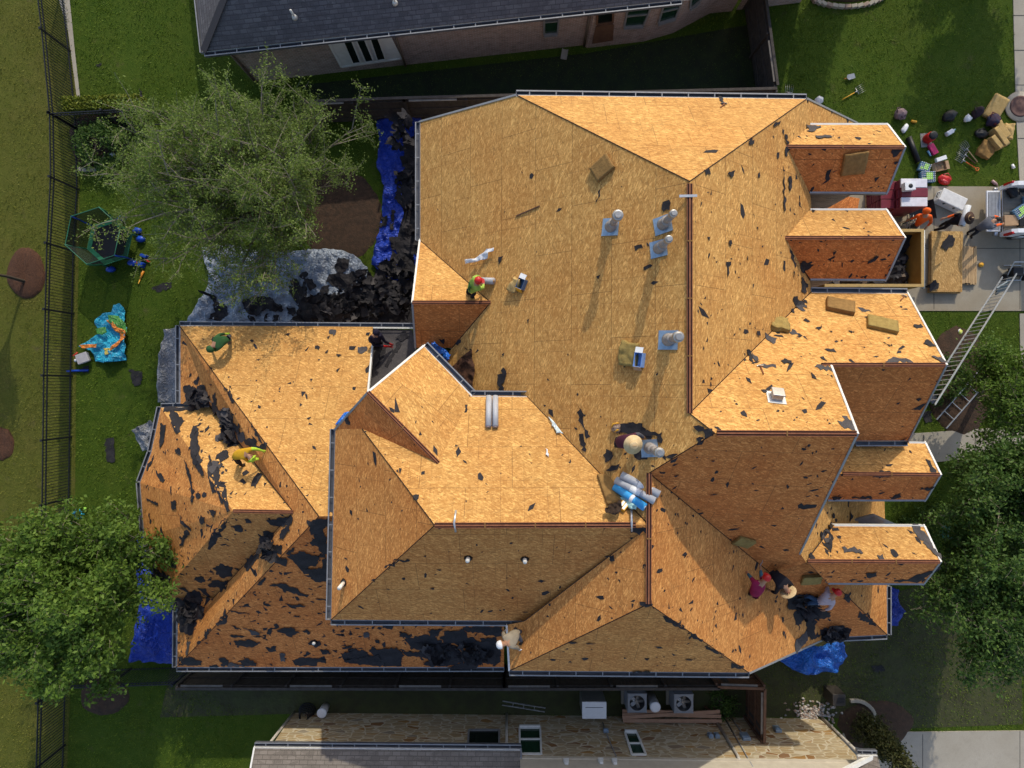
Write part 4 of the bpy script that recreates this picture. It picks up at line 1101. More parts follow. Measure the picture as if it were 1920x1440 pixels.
cloth('blue_tarp', 'blue tarp on the ground between the bottom left tree and the low roof', 'tarp', [(258, 1008), (282, 1000), (320, 1060), (325, 1120), (345, 1130), (345, 1242), (250, 1236), (262, 1180), (268, 1090), (262, 1040)], TARPB, 0.30, 1.0, 0.12, 0.03, 8, aniso=(1.6, 0.7))
cloth('blue_tarp', 'bright blue tarp sticking out below the torn lower right eaves', 'tarp', [(1455, 1232), (1490, 1205), (1574, 1198), (1576, 1240), (1562, 1250), (1512, 1259), (1480, 1250)], TARPL, 0.40, 1.1, 0.11, 0.25, 11)
cloth('blue_tarp', 'small blue tarp corner beside the right end of the lower right porch roof', 'tarp', [(1640, 1095), (1675, 1100), (1686, 1140), (1676, 1168), (1650, 1172)], TARPB, 0.3, 1.3, 0.12, 0.05, 13)
cloth('grey_tarp', 'grey tarp hanging beside the left end of the low roof', 'tarp', [(312, 618), (345, 612), (350, 756), (300, 754), (303, 700), (307, 650)], TARPG, 0.25, 0.9, 0.12, 0.05, 15, aniso=(1.5, 0.5))
cloth('grey_tarp', 'crumpled pale grey tarp piece under black felt at the left bay', 'tarp', [(258, 806), (290, 786), (302, 800), (290, 840), (272, 845), (262, 826)], TARPG, 0.3, 1.6, 0.08, 0.35, 17)
SLIDEC = tarpmat('cyan_vinyl', (0.02, 0.42, 0.62), (0.02, 0.30, 0.52), 0.3)
SLIDEG = tarpmat('green_vinyl', (0.09, 0.33, 0.05), (0.06, 0.24, 0.05), 0.35)
SLIDEO = tarpmat('orange_vinyl', (0.75, 0.24, 0.03), (0.60, 0.17, 0.02), 0.35)
SLIDEY = tarpmat('yellow_vinyl', (0.70, 0.55, 0.10), None or (0.6, 0.45, 0.08), 0.35)
z5 = lambda x, y: (x / 3.79, 340 + y / 3.79)
sld = thing('water_slide', 'deflated cyan play water slide with orange and green bands on the left lawn', 'water slide', P(205, 640, 0))
cloth('slide_sheet', None, None, [z5(*p) for p in ((815, 880), (870, 870), (895, 900), (918, 1060), (912, 1275), (760, 1290), (690, 1280), (655, 1200), (570, 1175), (640, 1130), (720, 1090), (700, 1000), (740, 940), (800, 930))], SLIDEC, 0.22, 1.5, 0.09, 0.04, 21, sld)
cloth('green_band', None, None, [z5(*p) for p in ((775, 950), (850, 960), (900, 1010), (912, 1070), (860, 1085), (800, 1010))], SLIDEG, 0.10, 1.8, 0.08, 0.24, 22, sld)
cloth('green_band', None, None, [z5(*p) for p in ((690, 1050), (760, 1035), (775, 1075), (740, 1095), (695, 1085))], SLIDEG, 0.10, 2, 0.08, 0.24, 23, sld)
cloth('orange_band', None, None, [z5(*p) for p in ((760, 985), (790, 985), (850, 1040), (897, 1065), (895, 1110), (850, 1170), (800, 1205), (790, 1190), (860, 1120), (860, 1080), (820, 1050))], SLIDEO, 0.10, 1.8, 0.07, 0.27, 24, sld)
cloth('orange_band', None, None, [z5(*p) for p in ((580, 1165), (700, 1155), (690, 1180), (600, 1190))], SLIDEO, 0.10, 1.8, 0.07, 0.26, 25, sld)
cloth('yellow_patch', None, None, [z5(*p) for p in ((745, 1185), (795, 1188), (795, 1225), (760, 1235))], SLIDEY, 0.08, 2, 0.07, 0.26, 26, sld)

# ---------------------------------------------------------------- small builders
C_ = {}
def cm(name, c, rough=0.6, metal=0.0, spec=0.35, c2=None, sc=6, bump=0.0):
    if name not in C_: C_[name] = mat(name, c, c2, sc, rough, bump, metal, spec)
    return C_[name]
BLACK = cm('black_plastic', (0.012, 0.012, 0.014), 0.5); WHITE = cm('white_plastic', (0.78, 0.78, 0.80), 0.4, c2=(0.72, 0.72, 0.74))
RED = cm('red_plastic', (0.55, 0.02, 0.02), 0.4); ORANGE = cm('orange_cloth', (0.85, 0.13, 0.01), 0.8, c2=(0.72, 0.09, 0.008)); BLUEP = cm('blue_plastic', (0.01, 0.06, 0.42), 0.35)
WOOD = cm('pale_lumber', (0.56, 0.38, 0.20), 0.8, c2=(0.44, 0.28, 0.14), sc=3); CARD = cm('cardboard', (0.42, 0.27, 0.16), 0.85); STEEL = cm('bare_steel', (0.35, 0.35, 0.36), 0.35, 0.8)
FOAM = cm('brown_foam', (0.30, 0.17, 0.055), 0.95, c2=(0.20, 0.11, 0.035), sc=9, bump=0.7); FOAMO = cm('olive_foam', (0.33, 0.235, 0.075), 0.95, c2=(0.23, 0.155, 0.045), sc=9, bump=0.7); FOAMT = cm('tan_foam', (0.50, 0.34, 0.14), 0.95, c2=(0.38, 0.25, 0.09), sc=8, bump=0.6)
ALU = cm('aluminium', (0.62, 0.63, 0.65), 0.35, 0.6, c2=(0.5, 0.51, 0.53)); WATER = cm('clear_bottle', (0.25, 0.45, 0.62), 0.12, 0, 0.6, c2=(0.12, 0.30, 0.50), sc=14); LIME = cm('lime_label', (0.30, 0.62, 0.08), 0.5); SKIN = cm('skin', (0.42, 0.22, 0.13), 0.6)
def lump(t, c, s, amp, seed, res=10, mi=0, rot=None):
    """block with torn, uneven faces"""
    vs = []; fs = []; idx = {}
    for ax in range(3):
        for sg in (-1, 1):
            nr = res if ax == 2 else max(2, res // 4) if False else res
            for i in range(nr):
                for j in range(nr):
                    q = []
                    for di, dj in ((0, 0), (1, 0), (1, 1), (0, 1)):
                        p = [0, 0, 0]; p[ax] = sg; p[(ax + 1) % 3] = -1 + 2 * (i + di) / nr; p[(ax + 2) % 3] = -1 + 2 * (j + dj) / nr
                        k = tuple(round(x, 4) for x in p)
                        if k not in idx:
                            idx[k] = len(vs); w = V((p[0] * s[0] / 2, p[1] * s[1] / 2, p[2] * s[2] / 2))
                            ns = V((mnoise.noise(w * 5 + V((seed, 0, 0))), mnoise.noise(w * 5 + V((0, seed, 3))), mnoise.noise(w * 6 + V((0, 7, seed)))))
                            w = w + ns * amp
                            vs.append((rot @ w if rot is not None else w) + V(c))
                        q.append(idx[k])
                    fs.append(tuple(q) if sg > 0 else tuple(reversed(q)))
    t.faces(vs, fs, mi)
def pad(px, py, ang, L, Wd, T, label, m=None, amp=0.012, lift=0.0, tilt=0.0, group='foam pads of the roofers', zoff=0.0):
    p, fr = seat(px, py, ang); b = MB(); lump(b, (0, 0, T / 2), (L, Wd, T), amp, px * 0.37)
    o = b.build('foam_pad', m or FOAM, None, True); o.location = p + fr @ V((0, 0, 0.01 + zoff)); o.rotation_mode = 'QUATERNION'
    o.rotation_quaternion = (fr @ MX.Rotation(tilt, 3, 'Y')).to_quaternion(); tag(o, label, 'foam pad', group); return o
pad(1131, 316, 25, 0.58, 0.48, 0.10, 'square brown foam pad on the tall left roof slope near its upper ridge', FOAM)
pad(1600, 306, 10, 0.66, 0.62, 0.10, 'square brown foam pad on the shaded side of the top right dormer', FOAM)
pad(1574, 577, -28, 0.75, 0.55, 0.13, 'dark brown foam block on the sunny garage gable, left of the olive one', FOAM)
pad(1653, 611, -30, 0.78, 0.52, 0.11, 'olive foam block on the sunny garage gable near its white edge', FOAMO)
pad(1459, 612, -15, 0.50, 0.48, 0.14, 'torn olive foam chunk lying in the valley of the right roof', FOAMO, 0.06)
pad(1394, 1014, -28, 0.52, 0.44, 0.08, 'faded grey olive foam pad on the big shaded right slope', FOAMO, 0.02)
pad(1520, 1084, 8, 0.60, 0.38, 0.10, 'flat olive foam pad beside the workers on the lower right roof', FOAMO)
pad(1146, 916, -80, 0.85, 0.50, 0.10, 'dark brown foam sheet under the underlayment rolls', FOAM, 0.03)
pad(968, 535, 55, 0.42, 0.30, 0.14, 'frayed straw coloured foam chunk beside the blue and yellow box', FOAMT, 0.07)
pad(1181, 664, 80, 0.62, 0.46, 0.13, 'folded yellow olive foam pad beside the open white box', FOAMO, 0.05)
pad(1862, 205, 62, 0.95, 0.62, 0.10, 'tan foam pad leaning on the bag near the manhole cover', FOAMT, 0.01, 0, -0.18, zoff=0.08)
pad(1888, 248, 80, 0.62, 0.36, 0.14, 'crumbled yellow foam slab, rightmost of the pile on the lawn', FOAMT, 0.06)
pad(1871, 248, -58, 0.75, 0.22, 0.30, 'narrow tan foam slab on edge in the lawn pile, beside the crumbled one', FOAMT, 0.012)
pad(1865, 262, -55, 0.85, 0.20, 0.38, 'long tan foam slab on edge, middle of the lawn pile', FOAMT, 0.012)
pad(1858, 272, -50, 0.60, 0.18, 0.34, 'short tan foam slab on edge, lowest of the lawn pile', FOAMT, 0.012)
pad(1845, 283, 60, 0.62, 0.55, 0.16, 'brown curled foam cushion at the lower left of the lawn pile', FOAM, 0.05)
# roof vents
def vent(px, py, ang, sz, hh, capr, label=None):
    p, fr = seat(px, py, ang); t = D.objects.new('vent_pipe', None); COL.objects.link(t); t.parent = house; t.location = p
    f = MB(); f.box(fr @ V((0, 0, 0.012)), (sz, sz * 0.92, 0.012), fr); f.bar(fr @ V((-sz / 2, -sz * .46, .02)), fr @ V((sz / 2, -sz * .46, .02)), 0.03, 0.02, fr @ V((0, 0, 1)))
    f.build('flashing', FLASH, t)
    c = MB(); c.lathe([(sz * 0.33, 0.0), (sz * 0.31, 0.10), (sz * 0.17, 0.26), (sz * 0.16, 0.30)], 18, 0); c.lathe([(0.085, 0.15), (0.085, hh - 0.14)], 16); c.lathe([(0.13, 0.3), (0.13, 0.34), (0.09, 0.37)], 16)
    c.build('flue', PIPEP, t, True)
    c = MB(); c.lathe([(capr * 0.9, hh - 0.18), (capr, hh - 0.16), (capr, hh - 0.02), (capr * 0.85, hh), (capr * 0.4, hh + 0.02)], 20); c.lathe([(capr * 0.7, hh + 0.005), (capr * 0.6, hh + 0.035)], 18); c.build('rain_cap', GALV, t)
    return t
vent(1145, 425, -5, 0.48, 1.12, 0.135); vent(1243, 421, 8, 0.46, 1.0, 0.095); vent(1235, 466, 5, 0.44, 1.0, 0.095); vent(1253, 637, -2, 0.50, 0.95, 0.13); vent(1218, 840, 5, 0.46, 1.05, 0.12)
p, fr = seat(1455, 746, -12)
t = D.objects.new('roof_vent', None); COL.objects.link(t); t.parent = house; t.location = p
m = MB(); m.box(fr @ V((0, 0, 0.012)), (0.44, 0.40, 0.012), fr); m.build('flashing', TRIM, t)
m = MB(); m.box(fr @ V((0, 0, 0.10)), (0.26, 0.24, 0.18), fr, top=0.92); m.box(fr @ V((0, 0.02, 0.20)), (0.32, 0.30, 0.03), fr, top=0.9); m.build('hood', GALV, t, bevel=0.01)
for x, y, q, hh in ((878, 1046, 0, 0.28), (984, 1048, 0, 0.28), (645, 1092, 0, 0.5), (590, 1204, 0, 0.12)):
    p, fr = seat(x, y); m = MB(); m.tube([p - V((0, 0, .1)), p + V((0, 0, hh))], 0.055, 12); m.lathe([(0.12, 0.0), (0.075, 0.06)], 12, 1, fr, p + fr @ V((0, 0, 0.01)))
    m.build('vent_pipe', [PVC, BLACK], house, True)
for x, y, a in ((852, 985, 82), (1183, 984, 85)):
    p, fr = seat(x, y - 4, a); m = MB(); q = V((0, 0, 0.07)); m.tube([p + q + V((0.03, 0.30, -0.16)), p + q + V((0.0, 0.02, 0.02)), p + q + V((0.03, -0.22, -0.1))], 0.028, 8); m.build('vent_pipe', ALU, house, True)
p, fr = seat(1288, 369, 0); m = MB(); m.bar(p + V((-0.2, 0, 0.05)), p + V((0.22, 0, 0.08)), 0.06, 0.03); m.build('metal_strap', ALU, house)
# rolls of underlayment
def roll(name, label, px0, py0, px1, py1, r, m, mend=None, group=None, cat='roll', z=None, bands=()):
    if z is None: p0, n0 = cast(px0, py0); p1, n1 = cast(px1, py1); p0 = p0 + n0 * (r + 0.01); p1 = p1 + n1 * (r + 0.01)
    else: p0, p1 = P(px0, py0, z), P(px1, py1, z)
    c = (p0 + p1) / 2; t = thing(name, label, cat, c, None, group); d = (p1 - p0) / 2
    b = MB(); b.tube([-d, d], r, 18); b.build('roll_body', m, t, True)
    b = MB(); b.tube([-d * 1.004, -d * 0.99], r * 0.45, 12); b.tube([d * 0.99, d * 1.004], r * 0.45, 12); b.build('core', mend or CARD, t, True)
    for u0, u1, bm_ in bands:
        b = MB(); b.tube([d * u0, d * u1], r * 1.012, 18); b.build('label_band', bm_, t, True)
    return t
GREYR = cm('grey_membrane', (0.42, 0.43, 0.47), 0.5, c2=(0.35, 0.36, 0.40)); BLUR = cm('blue_membrane', (0.03, 0.26, 0.60), 0.35, c2=(0.05, 0.33, 0.66))
roll('underlayment_roll', 'left grey underlayment roll of the pair on the sunny central slope', 917, 747, 916, 803, 0.085, GREYR, WHITE)
roll('underlayment_roll', 'right grey underlayment roll of the pair on the sunny central slope', 929, 747, 929, 803, 0.085, GREYR, WHITE, bands=())
roll('underlayment_roll', 'upper grey roll of three beside the straw hat worker', 1168, 889, 1230, 926, 0.10, GREYR, WHITE, bands=((-0.1, 0.25, WHITE), (0.45, 0.6, WHITE)))
roll('underlayment_roll', 'middle grey roll of three beside the straw hat worker', 1158, 899, 1221, 938, 0.10, GREYR, WHITE, bands=((-0.2, 0.3, WHITE),))
roll('underlayment_roll', 'blue wrapped roll, lowest of three beside the straw hat worker', 1156, 911, 1213, 950, 0.105, BLUR, WHITE, bands=((0.1, 0.3, WHITE),))
o = roll('underlayment_roll', 'short pale grey roll held by the worker in the red cap and lime vest', 904, 527, 929, 528, 0.10, GREYR, CARD)
PAPER = cm('white_wrap', (0.72, 0.73, 0.78), 0.6)
cloth('plastic_wrap', 'twisted white plastic wrap above the worker with the red cap', 'wrap', [(872, 489), (890, 487), (908, 475), (913, 468), (926, 466), (926, 472), (915, 476), (914, 486), (892, 493), (873, 497)], PAPER, 0.14, 2.4, 0.05, 0.05, 31, surf=1)
cloth('plastic_sheet', 'pale plastic sheet at the right edge of the sunny central slope', 'sheet', [(1028, 780), (1044, 798), (1056, 812), (1043, 812), (1034, 798)], cm('pale_film', (0.60, 0.68, 0.68), 0.3), 0.06, 2.4, 0.05, 0.03, 32, surf=1)
cloth('paper_scrap', 'small white paper scrap on the sunny central slope', 'scrap', [(1022, 840), (1027, 848), (1028, 857), (1023, 852)], PAPER, 0.03, 2.4, 0.05, 0.02, 33, surf=1)
cloth('film_wrap', 'pale green plastic film between the blue roll and the yellow box', 'wrap', [(1161, 931), (1170, 928), (1180, 938), (1190, 945), (1190, 952), (1175, 947), (1165, 938)], cm('mint_film', (0.45, 0.70, 0.66), 0.3), 0.16, 3, 0.05, 0.05, 34, surf=1)
cloth('blue_cover', 'blue tarp bundle tucked behind the diagonal gutter', 'cover', [(824, 664), (833, 659), (844, 656), (848, 666), (846, 674), (839, 681)], TARPL, 0.30, 1.2, 0.06, 0.06, 35, surf=1)
cloth('blue_flap', 'blue grey membrane flap on the left edge of the diagonal gable', 'flap', [(646, 774), (653, 772), (640, 792), (630, 804), (629, 796)], TARPL, 0.05, 2, 0.06, 0.04, 36, surf=1)
cloth('leaf_litter', 'patch of brown litter and torn shingle bits in the roof valley', 'litter', [(848, 688), (868, 668), (885, 655), (890, 690), (888, 728), (878, 722), (862, 705)], MULCH, 0.10, 3.2, 0.06, 0.02, 37, surf=1)
cloth('duffel_bag', 'brown black bundle of cords beside the yellow box', 'bundle', [(1131, 950), (1145, 940), (1160, 935), (1165, 948), (1150, 960), (1132, 956)], cm('dark_brown_cords', (0.05, 0.028, 0.016), 0.9, c2=(0.02, 0.012, 0.01), sc=20, bump=0.9), 0.25, 3.5, 0.04, 0.04, 38, surf=1)
# boxes
def carton(name, label, px, py, ang, s, mats, open_=False, cat='box', z=None, group=None, tilt=None, bev=0.006):
    p, fr = seat(px, py, ang)
    if z is not None: p = P(px, py, z)
    t = thing(name, label, cat, p, fr if tilt is None else fr @ tilt, group); b = MB(); w_, d_, h_ = s
    if open_:
        for sx in (-1, 1): b.box((sx * (w_ / 2 - .006), 0, h_ / 2), (0.012, d_, h_))
        for sy in (-1, 1): b.box((0, sy * (d_ / 2 - .006), h_ / 2), (w_ - .025, 0.012, h_ - .004))
        b.box((0, 0, 0.008), (w_ - .03, d_ - .03, 0.012)); b.build('box_body', mats[0], t)
        f = MB(); f.bar((w_ / 2, 0, h_), (w_ / 2 + 0.14, 0, h_ - 0.03), d_ * 0.96, 0.008); f.build('flap', mats[1], t)
        f = MB(); f.bar((-w_ / 2, 0, h_), (-w_ / 2 - 0.09, 0, h_ - 0.09), d_ * 0.94, 0.008); f.build('flap', mats[-1], t)
    else:
        b.box((0, 0, h_ / 2), s); b.build('box_body', mats[0], t, bevel=bev)
        for k, mm in enumerate(mats[1:]):
            f = MB(); f.box((0, (-0.22 + 0.44 * k) * d_, h_ + 0.003), (w_ * 0.86, d_ * 0.30, 0.004)); f.build('label_panel', mm, t)
    return t
YEL = cm('yellow_print', (0.75, 0.38, 0.03), 0.5); BLUI = cm('slate_blue_card', (0.10, 0.16, 0.28), 0.7)
carton('carton', 'open box with blue inside and yellow edge on the tall left slope', 981, 533, 60, (0.30, 0.24, 0.16), [BLUI, WHITE, YEL], True)
carton('carton', 'open white box with blue inside next to the folded foam pad', 1202, 675, 80, (0.36, 0.22, 0.20), [cm('sky_blue_card', (0.22, 0.38, 0.75), 0.6), WHITE, CARD], True)
carton('carton', 'white box with yellow stripes beside the blue roll', 1168, 951, 55, (0.24, 0.20, 0.14), [YEL, WHITE, WHITE])
p, fr = seat(990, 396, 8); m = MB(); m.bar((-0.43, 0, 0.02), (0.43, 0, 0.02), 0.03, 0.025); o = m.build('batten', GATEW); o.location = p; o.rotation_mode = 'QUATERNION'; o.rotation_quaternion = fr.to_quaternion(); tag(o, 'thin brown wooden batten on the tall left slope', 'batten')
p, fr = seat(619, 1090, 4); m = MB(); m.bar((-0.25, 0, 0.06), (0.2, 0, 0.03), 0.05, 0.04); o = m.build('batten', WOOD); o.location = P(592, 1090, 5.05); tag(o, 'short pale board poking out under the central gutter', 'batten')
def hammer(px, py, ang, label, m=None):
    p, fr = seat(px, py, ang); t = thing('hammer', label, 'hammer', p + fr @ V((0, 0, 0.03)), fr); b = MB(); b.tube([(-0.17, 0, 0), (0.14, 0, 0)], [0.017, 0.013], 8); b.build('handle', m or RAFT, t)
    b = MB(); b.bar((0.14, -0.07, 0.005), (0.14, 0.06, 0.005), 0.035, 0.035); b.bar((0.14, 0.06, 0.005), (0.12, 0.10, 0.0), 0.03, 0.012); b.build('head', STEEL, t)
hammer(1355, 199, 62, 'brown handled hammer on the sunny top roof slope'); hammer(1428, 694, 88, 'brown handled hammer on the sunny right wing slope'); hammer(1692, 560, 55, 'hammer near the white corner of the garage gable')

# ---------------------------------------------------------------- ladders
def ladder(name, label, p0, p1, side, wd, rung=0.30, dbl=True):
    p0, p1 = V(p0), V(p1); t = thing(name, label, 'ladder', p0); d = (p1 - p0); L = d.length; x = d / L; s = V(side); s = (s - x * s.dot(x)).normalized(); up = x.cross(s)
    for sg in (-1, 1):
        m = MB(); m.bar(s * sg * wd / 2, d + s * sg * wd / 2, 0.024, 0.055, up); m.build('rail', ALU, t)
    n = int(L / rung)
    for i in range(1, n):
        m = MB(); q = x * (i * L / n); m.tube([q - s * wd / 2, q + s * wd / 2], 0.014, 6); m.build('rung', ALU, t)
    return t
lad_top = U(1741, 756, 5.2)
lt = ladder('ladder', 'long aluminium ladder hoist leaning up to the garage gable eave', P(1893, 516, 0.5), P(1738, 760, 5.3), (1, 0.6, 0), 0.46)
m = MB(); m.box(P(1878, 540, 0.75) - LOC[lt.name], (0.5, 0.38, 0.06), frame((0.45, -0.7, 0.9), (1, 0.6, 0))); m.build('carriage_plate', cm('slate_metal', (0.16, 0.20, 0.24), 0.4, 0.4), lt)
ladder('ladder', 'second shorter aluminium ladder lying on the lawn below the hoist', P(1765, 795, 0.12), P(1852, 695, 0.15), (1, 0.8, 0), 0.55, 0.42)
ladder('ladder', 'thin aluminium ladder section on the ground by the stone wall', P(942, 1318, 0.08), P(1022, 1331, 0.08), (0, 1, 0), 0.16, 0.4)
ht = thing('hoist_motor', 'black and silver hoist motor frame on the drive at the foot of the ladder hoist', 'hoist', P(1896, 512, 0.04))
m = MB(); m.box((0, 0, 0.22), (0.42, 0.34, 0.30)); m.build('engine', BLACK, ht, bevel=0.03)
for a, b_ in (((-.35, -.3, .06), (.35, -.3, .06)), ((-.35, .3, .06), (.35, .3, .06)), ((-.3, -.3, .06), (-.3, .35, .5)), ((.3, -.3, .06), (.3, .35, .5)), ((-.3, .35, .5), (.3, .35, .5))):
    m = MB(); m.tube([a, b_], 0.022, 8); m.build('frame_tube', ALU, ht)
for sx in (-1, 1):
    m = MB(); m.tube([(sx * .38 - .03, -.2, .14), (sx * .38 + .03, -.2, .14)], 0.14, 16); m.build('wheel', BLACK, ht)

# ---------------------------------------------------------------- trampoline and toys
tr = thing('trampoline', 'small round trampoline with green pad and black safety net on the left lawn', 'trampoline', P(219, 458, 0))
NETM = NT('safety_net'); tb_ = NETM.t.nodes.new('ShaderNodeBsdfTransparent'); mxs = NETM.t.nodes.new('ShaderNodeMixShader'); mxs.inputs[0].default_value = 0.72; NETM.fin((0.012, 0.02, 0.018), 0.9)
NETM.link(tb_.outputs[0], mxs.inputs[1]); NETM.link(NETM.b.outputs[0], mxs.inputs[2]); NETM.link(mxs.outputs[0], NETM.t.nodes['Material Output'].inputs[0])
GRNP = cm('green_pad', (0.03, 0.20, 0.10), 0.55); GRNT = cm('green_tube', (0.025, 0.15, 0.085), 0.45)
hx = [V((math.cos(math.radians(60 * i + 18)), math.sin(math.radians(60 * i + 18)), 0)) for i in range(6)]
RT, zp, zt = 0.95, 0.45, 1.40
m = MB(); m.prism([h * RT * 0.80 + V((0, 0, zp - .02)) for h in hx], (0, 0, -0.02)); m.build('jump_mat', BLACK, tr)
m = MB()
for i in range(6):
    a, c = hx[i], hx[(i + 1) % 6]; m.prism([a * RT * .80 + V((0, 0, zp)), a * RT + V((0, 0, zp)), c * RT + V((0, 0, zp)), c * RT * .80 + V((0, 0, zp))], (0, 0, -0.04))
m.build('edge_pad', GRNP, tr)
m = MB(); m.tube([h * RT * 1.18 + V((0, 0, zt)) for h in hx + [hx[0]]], 0.017, 8); m.build('top_hoop', GRNT, tr, True)
for i, h in enumerate(hx):
    m = MB(); m.tube([h * RT * 1.02 + V((0, 0, 0.0)), h * RT * 1.02 + V((0, 0, 0.6)), h * RT * 1.13 + V((0, 0, 1.0)), h * RT * 1.18 + V((0, 0, zt))], 0.03, 8); m.build('pole', BLUEP if i in (2, 5) else GRNT, tr, True)
m = MB()
for i in range(6):
    a, c = hx[i] * RT, hx[(i + 1) % 6] * RT; m.face([a + V((0, 0, zp + .02)), c + V((0, 0, zp + .02)), c * 1.17 + V((0, 0, zt)), a * 1.17 + V((0, 0, zt))])
m.build('net', NETM.m, tr)
for a in (75, 10, -48, -100, 30):
    m = MB(); q = V((math.cos(math.radians(a)), math.sin(math.radians(a)), 0)) * 1.05; m.blob(q + V((0, 0, .11)), (0.2, 0.13, 0.11), 10, 0, 0.2, a); m.build('weight_bag', BLUEP, tr, True)
def small(name, label, cat, px, py, ang, fn, group=None, z=0.0):
    p, fr = seat(px, py, ang); t = thing(name, label, cat, p + fr @ V((0, 0, z)), fr, group); fn(t); return t
def part(t, name, m, fn, smooth=True, bevel=0): b = MB(); fn(b); return b.build(name, m, t, smooth, bevel)
small('toy_bat', 'orange toy baseball bat on the lawn below the trampoline', 'toy bat', 266, 519, -112, lambda t: (part(t, 'barrel', cm('orange_plastic', (0.8, 0.30, 0.03), 0.4), lambda b: b.tube([(-.25, 0, .05), (-.05, 0, .05), (.12, 0, .045)], [.05, .045, .025], 12)), part(t, 'grip', YEL, lambda b: b.tube([(.12, 0, .045), (.3, 0, .04), (.31, 0, .04)], [.02, .018, .03], 10))))
small('toy_truck', 'blue and red plastic toy pieces beside the orange bat', 'toy', 268, 497, -20, lambda t: (part(t, 'bucket', BLUEP, lambda b: b.box((0, 0, .12), (.26, .22, .2), top=.8), False, .02), part(t, 'bucket', BLUEP, lambda b: b.box((-.02, .36, .1), (.3, .14, .18), top=.85), False, .02), part(t, 'arm', RED, lambda b: (b.bar((-.4, .02, .06), (-.1, 0, .16), .05, .05), b.bar((.05, .25, .1), (.28, .2, .05), .05, .04)), False)))
small('toy_wheelbarrow', 'grey toy wheelbarrow with red handle at the corner of the cyan slide', 'toy', 163, 672, 20, lambda t: (part(t, 'tray', cm('grey_plastic', (0.42, 0.40, 0.42), 0.5), lambda b: b.box((0, 0, .2), (.42, .36, .2), top=1.15), False, .03), part(t, 'handle', RED, lambda b: b.tube([(-.2, .15, .2), (-.32, .22, .26), (-.1, .28, .26)], .025, 8)), part(t, 'wheel', WHITE, lambda b: b.tube([(-.34, .0, .1), (-.34, .08, .1)], .1, 14))))
small('toy_sword', 'blue foam toy stick lying across the foot of the iron fence', 'toy', 148, 695, 2, lambda t: part(t, 'stick', BLUEP, lambda b: b.tube([(-.45, 0, .05), (.42, 0, .05)], .045, 10)))
small('toy_pool', 'cyan inflatable toy by the left fence above the bottom left tree', 'toy', 147, 965, 25, lambda t: (part(t, 'ring', SLIDEC, lambda b: b.tube([(math.cos(a) * .25, math.sin(a) * .16, .1) for a in [i * math.pi / 7 for i in range(15)]], .08, 8)), part(t, 'body', SLIDEC, lambda b: b.blob((-.3, -.1, .1), (.26, .17, .12), 10, 0, .4, 3)), part(t, 'fin', LIME, lambda b: b.blob((.36, .1, .1), (.14, .07, .06), 8))))
small('ball', 'white ball in the shaded bed under the oak', 'ball', 215, 293, 0, lambda t: part(t, 'shell', WHITE, lambda b: b.blob((0, 0, .11), .11, 14)))
small('paving_stones', 'curved stone bed edging under the oak at the left', 'edging', 185, 314, 0, lambda t: part(t, 'edging', CONCW, lambda b: [b.bar((-.8 + .2 * i, -.12 + .012 * (i - 2) ** 2, .06), (-.62 + .2 * i, -.12 + .012 * (i - 1) ** 2, .06), .16, .12) for i in range(7)], False, .02))
# ---------------------------------------------------------------- side yard of the stone house
def ac(px, py, label):
    t = thing('condenser', label, 'condenser', P(px, py, 0)); s = 0.74; hh = 0.82
    m = MB(); m.box((0, 0, .05), (.95, .95, .1)); m.build('pad', CONCW, t)
    m = MB()
    for k in range(4):
        a = k * math.pi / 2; q = MX.Rotation(a, 3, 'Z'); m.box(q @ V((s / 2 - .01, 0, .1 + hh / 2)), (.03, s - .02, hh - .02), q)
        for j in range(9): m.box(q @ V((s / 2 + .008, 0, .18 + j * .075)), (.012, s - .06, .02), q)
        m.box(q @ V((s / 2 - .02, s / 2 - .02, .1 + hh / 2)), (.06, .06, hh), q)
    m.build('cabinet', cm('condenser_grey', (0.26, 0.27, 0.29), 0.5), t)
    m = MB(); n = 28
    for k in range(n):
        a0, a1 = 2 * math.pi * k / n, 2 * math.pi * (k + 1) / n
        def sq(a):
            c_, s_ = math.cos(a), math.sin(a); f = s / 2 / max(abs(c_), abs(s_)); return V((c_ * f, s_ * f, .1 + hh))
        i0, i1 = V((math.cos(a0) * s * .40, math.sin(a0) * s * .40, .1 + hh)), V((math.cos(a1) * s * .40, math.sin(a1) * s * .40, .1 + hh)); m.prism([i0, sq(a0), sq(a1), i1], (0, 0, -.03))
    m.build('top_panel', C_['condenser_grey'], t)
    m = MB()
    for k in range(5):
        a = k * 2 * math.pi / 5; q = MX.Rotation(a, 3, 'Z') @ MX.Rotation(.35, 3, 'X'); m.box(MX.Rotation(a, 3, 'Z') @ V((.15, 0, hh - .05)), (.24, .13, .008), q)
    m.tube([(0, 0, hh - .15), (0, 0, hh)], .06, 12); m.build('fan', GALV, t)
    m = MB()
    for k in range(1, 7): m.tube([(math.cos(i * math.pi / 12) * s * .064 * k, math.sin(i * math.pi / 12) * s * .064 * k, .1 + hh + .005) for i in range(25)], .004, 4)
    m.build('grille', IRON, t); return t
ac(1186, 1296, 'square grey condenser with a round fan beside the white capped drum'); ac(1270, 1297, 'square grey condenser with a round fan, the right one in the lower side yard')
t = thing('drum', 'grey drum with white lid between the two condensers', 'drum', P(1218, 1302, 0)); part(t, 'body', GALV, lambda b: b.lathe([(.2, 0), (.2, .95)], 20)); part(t, 'lid', WHITE, lambda b: b.lathe([(.205, .95), (.21, .98), (.15, 1.0)], 20))
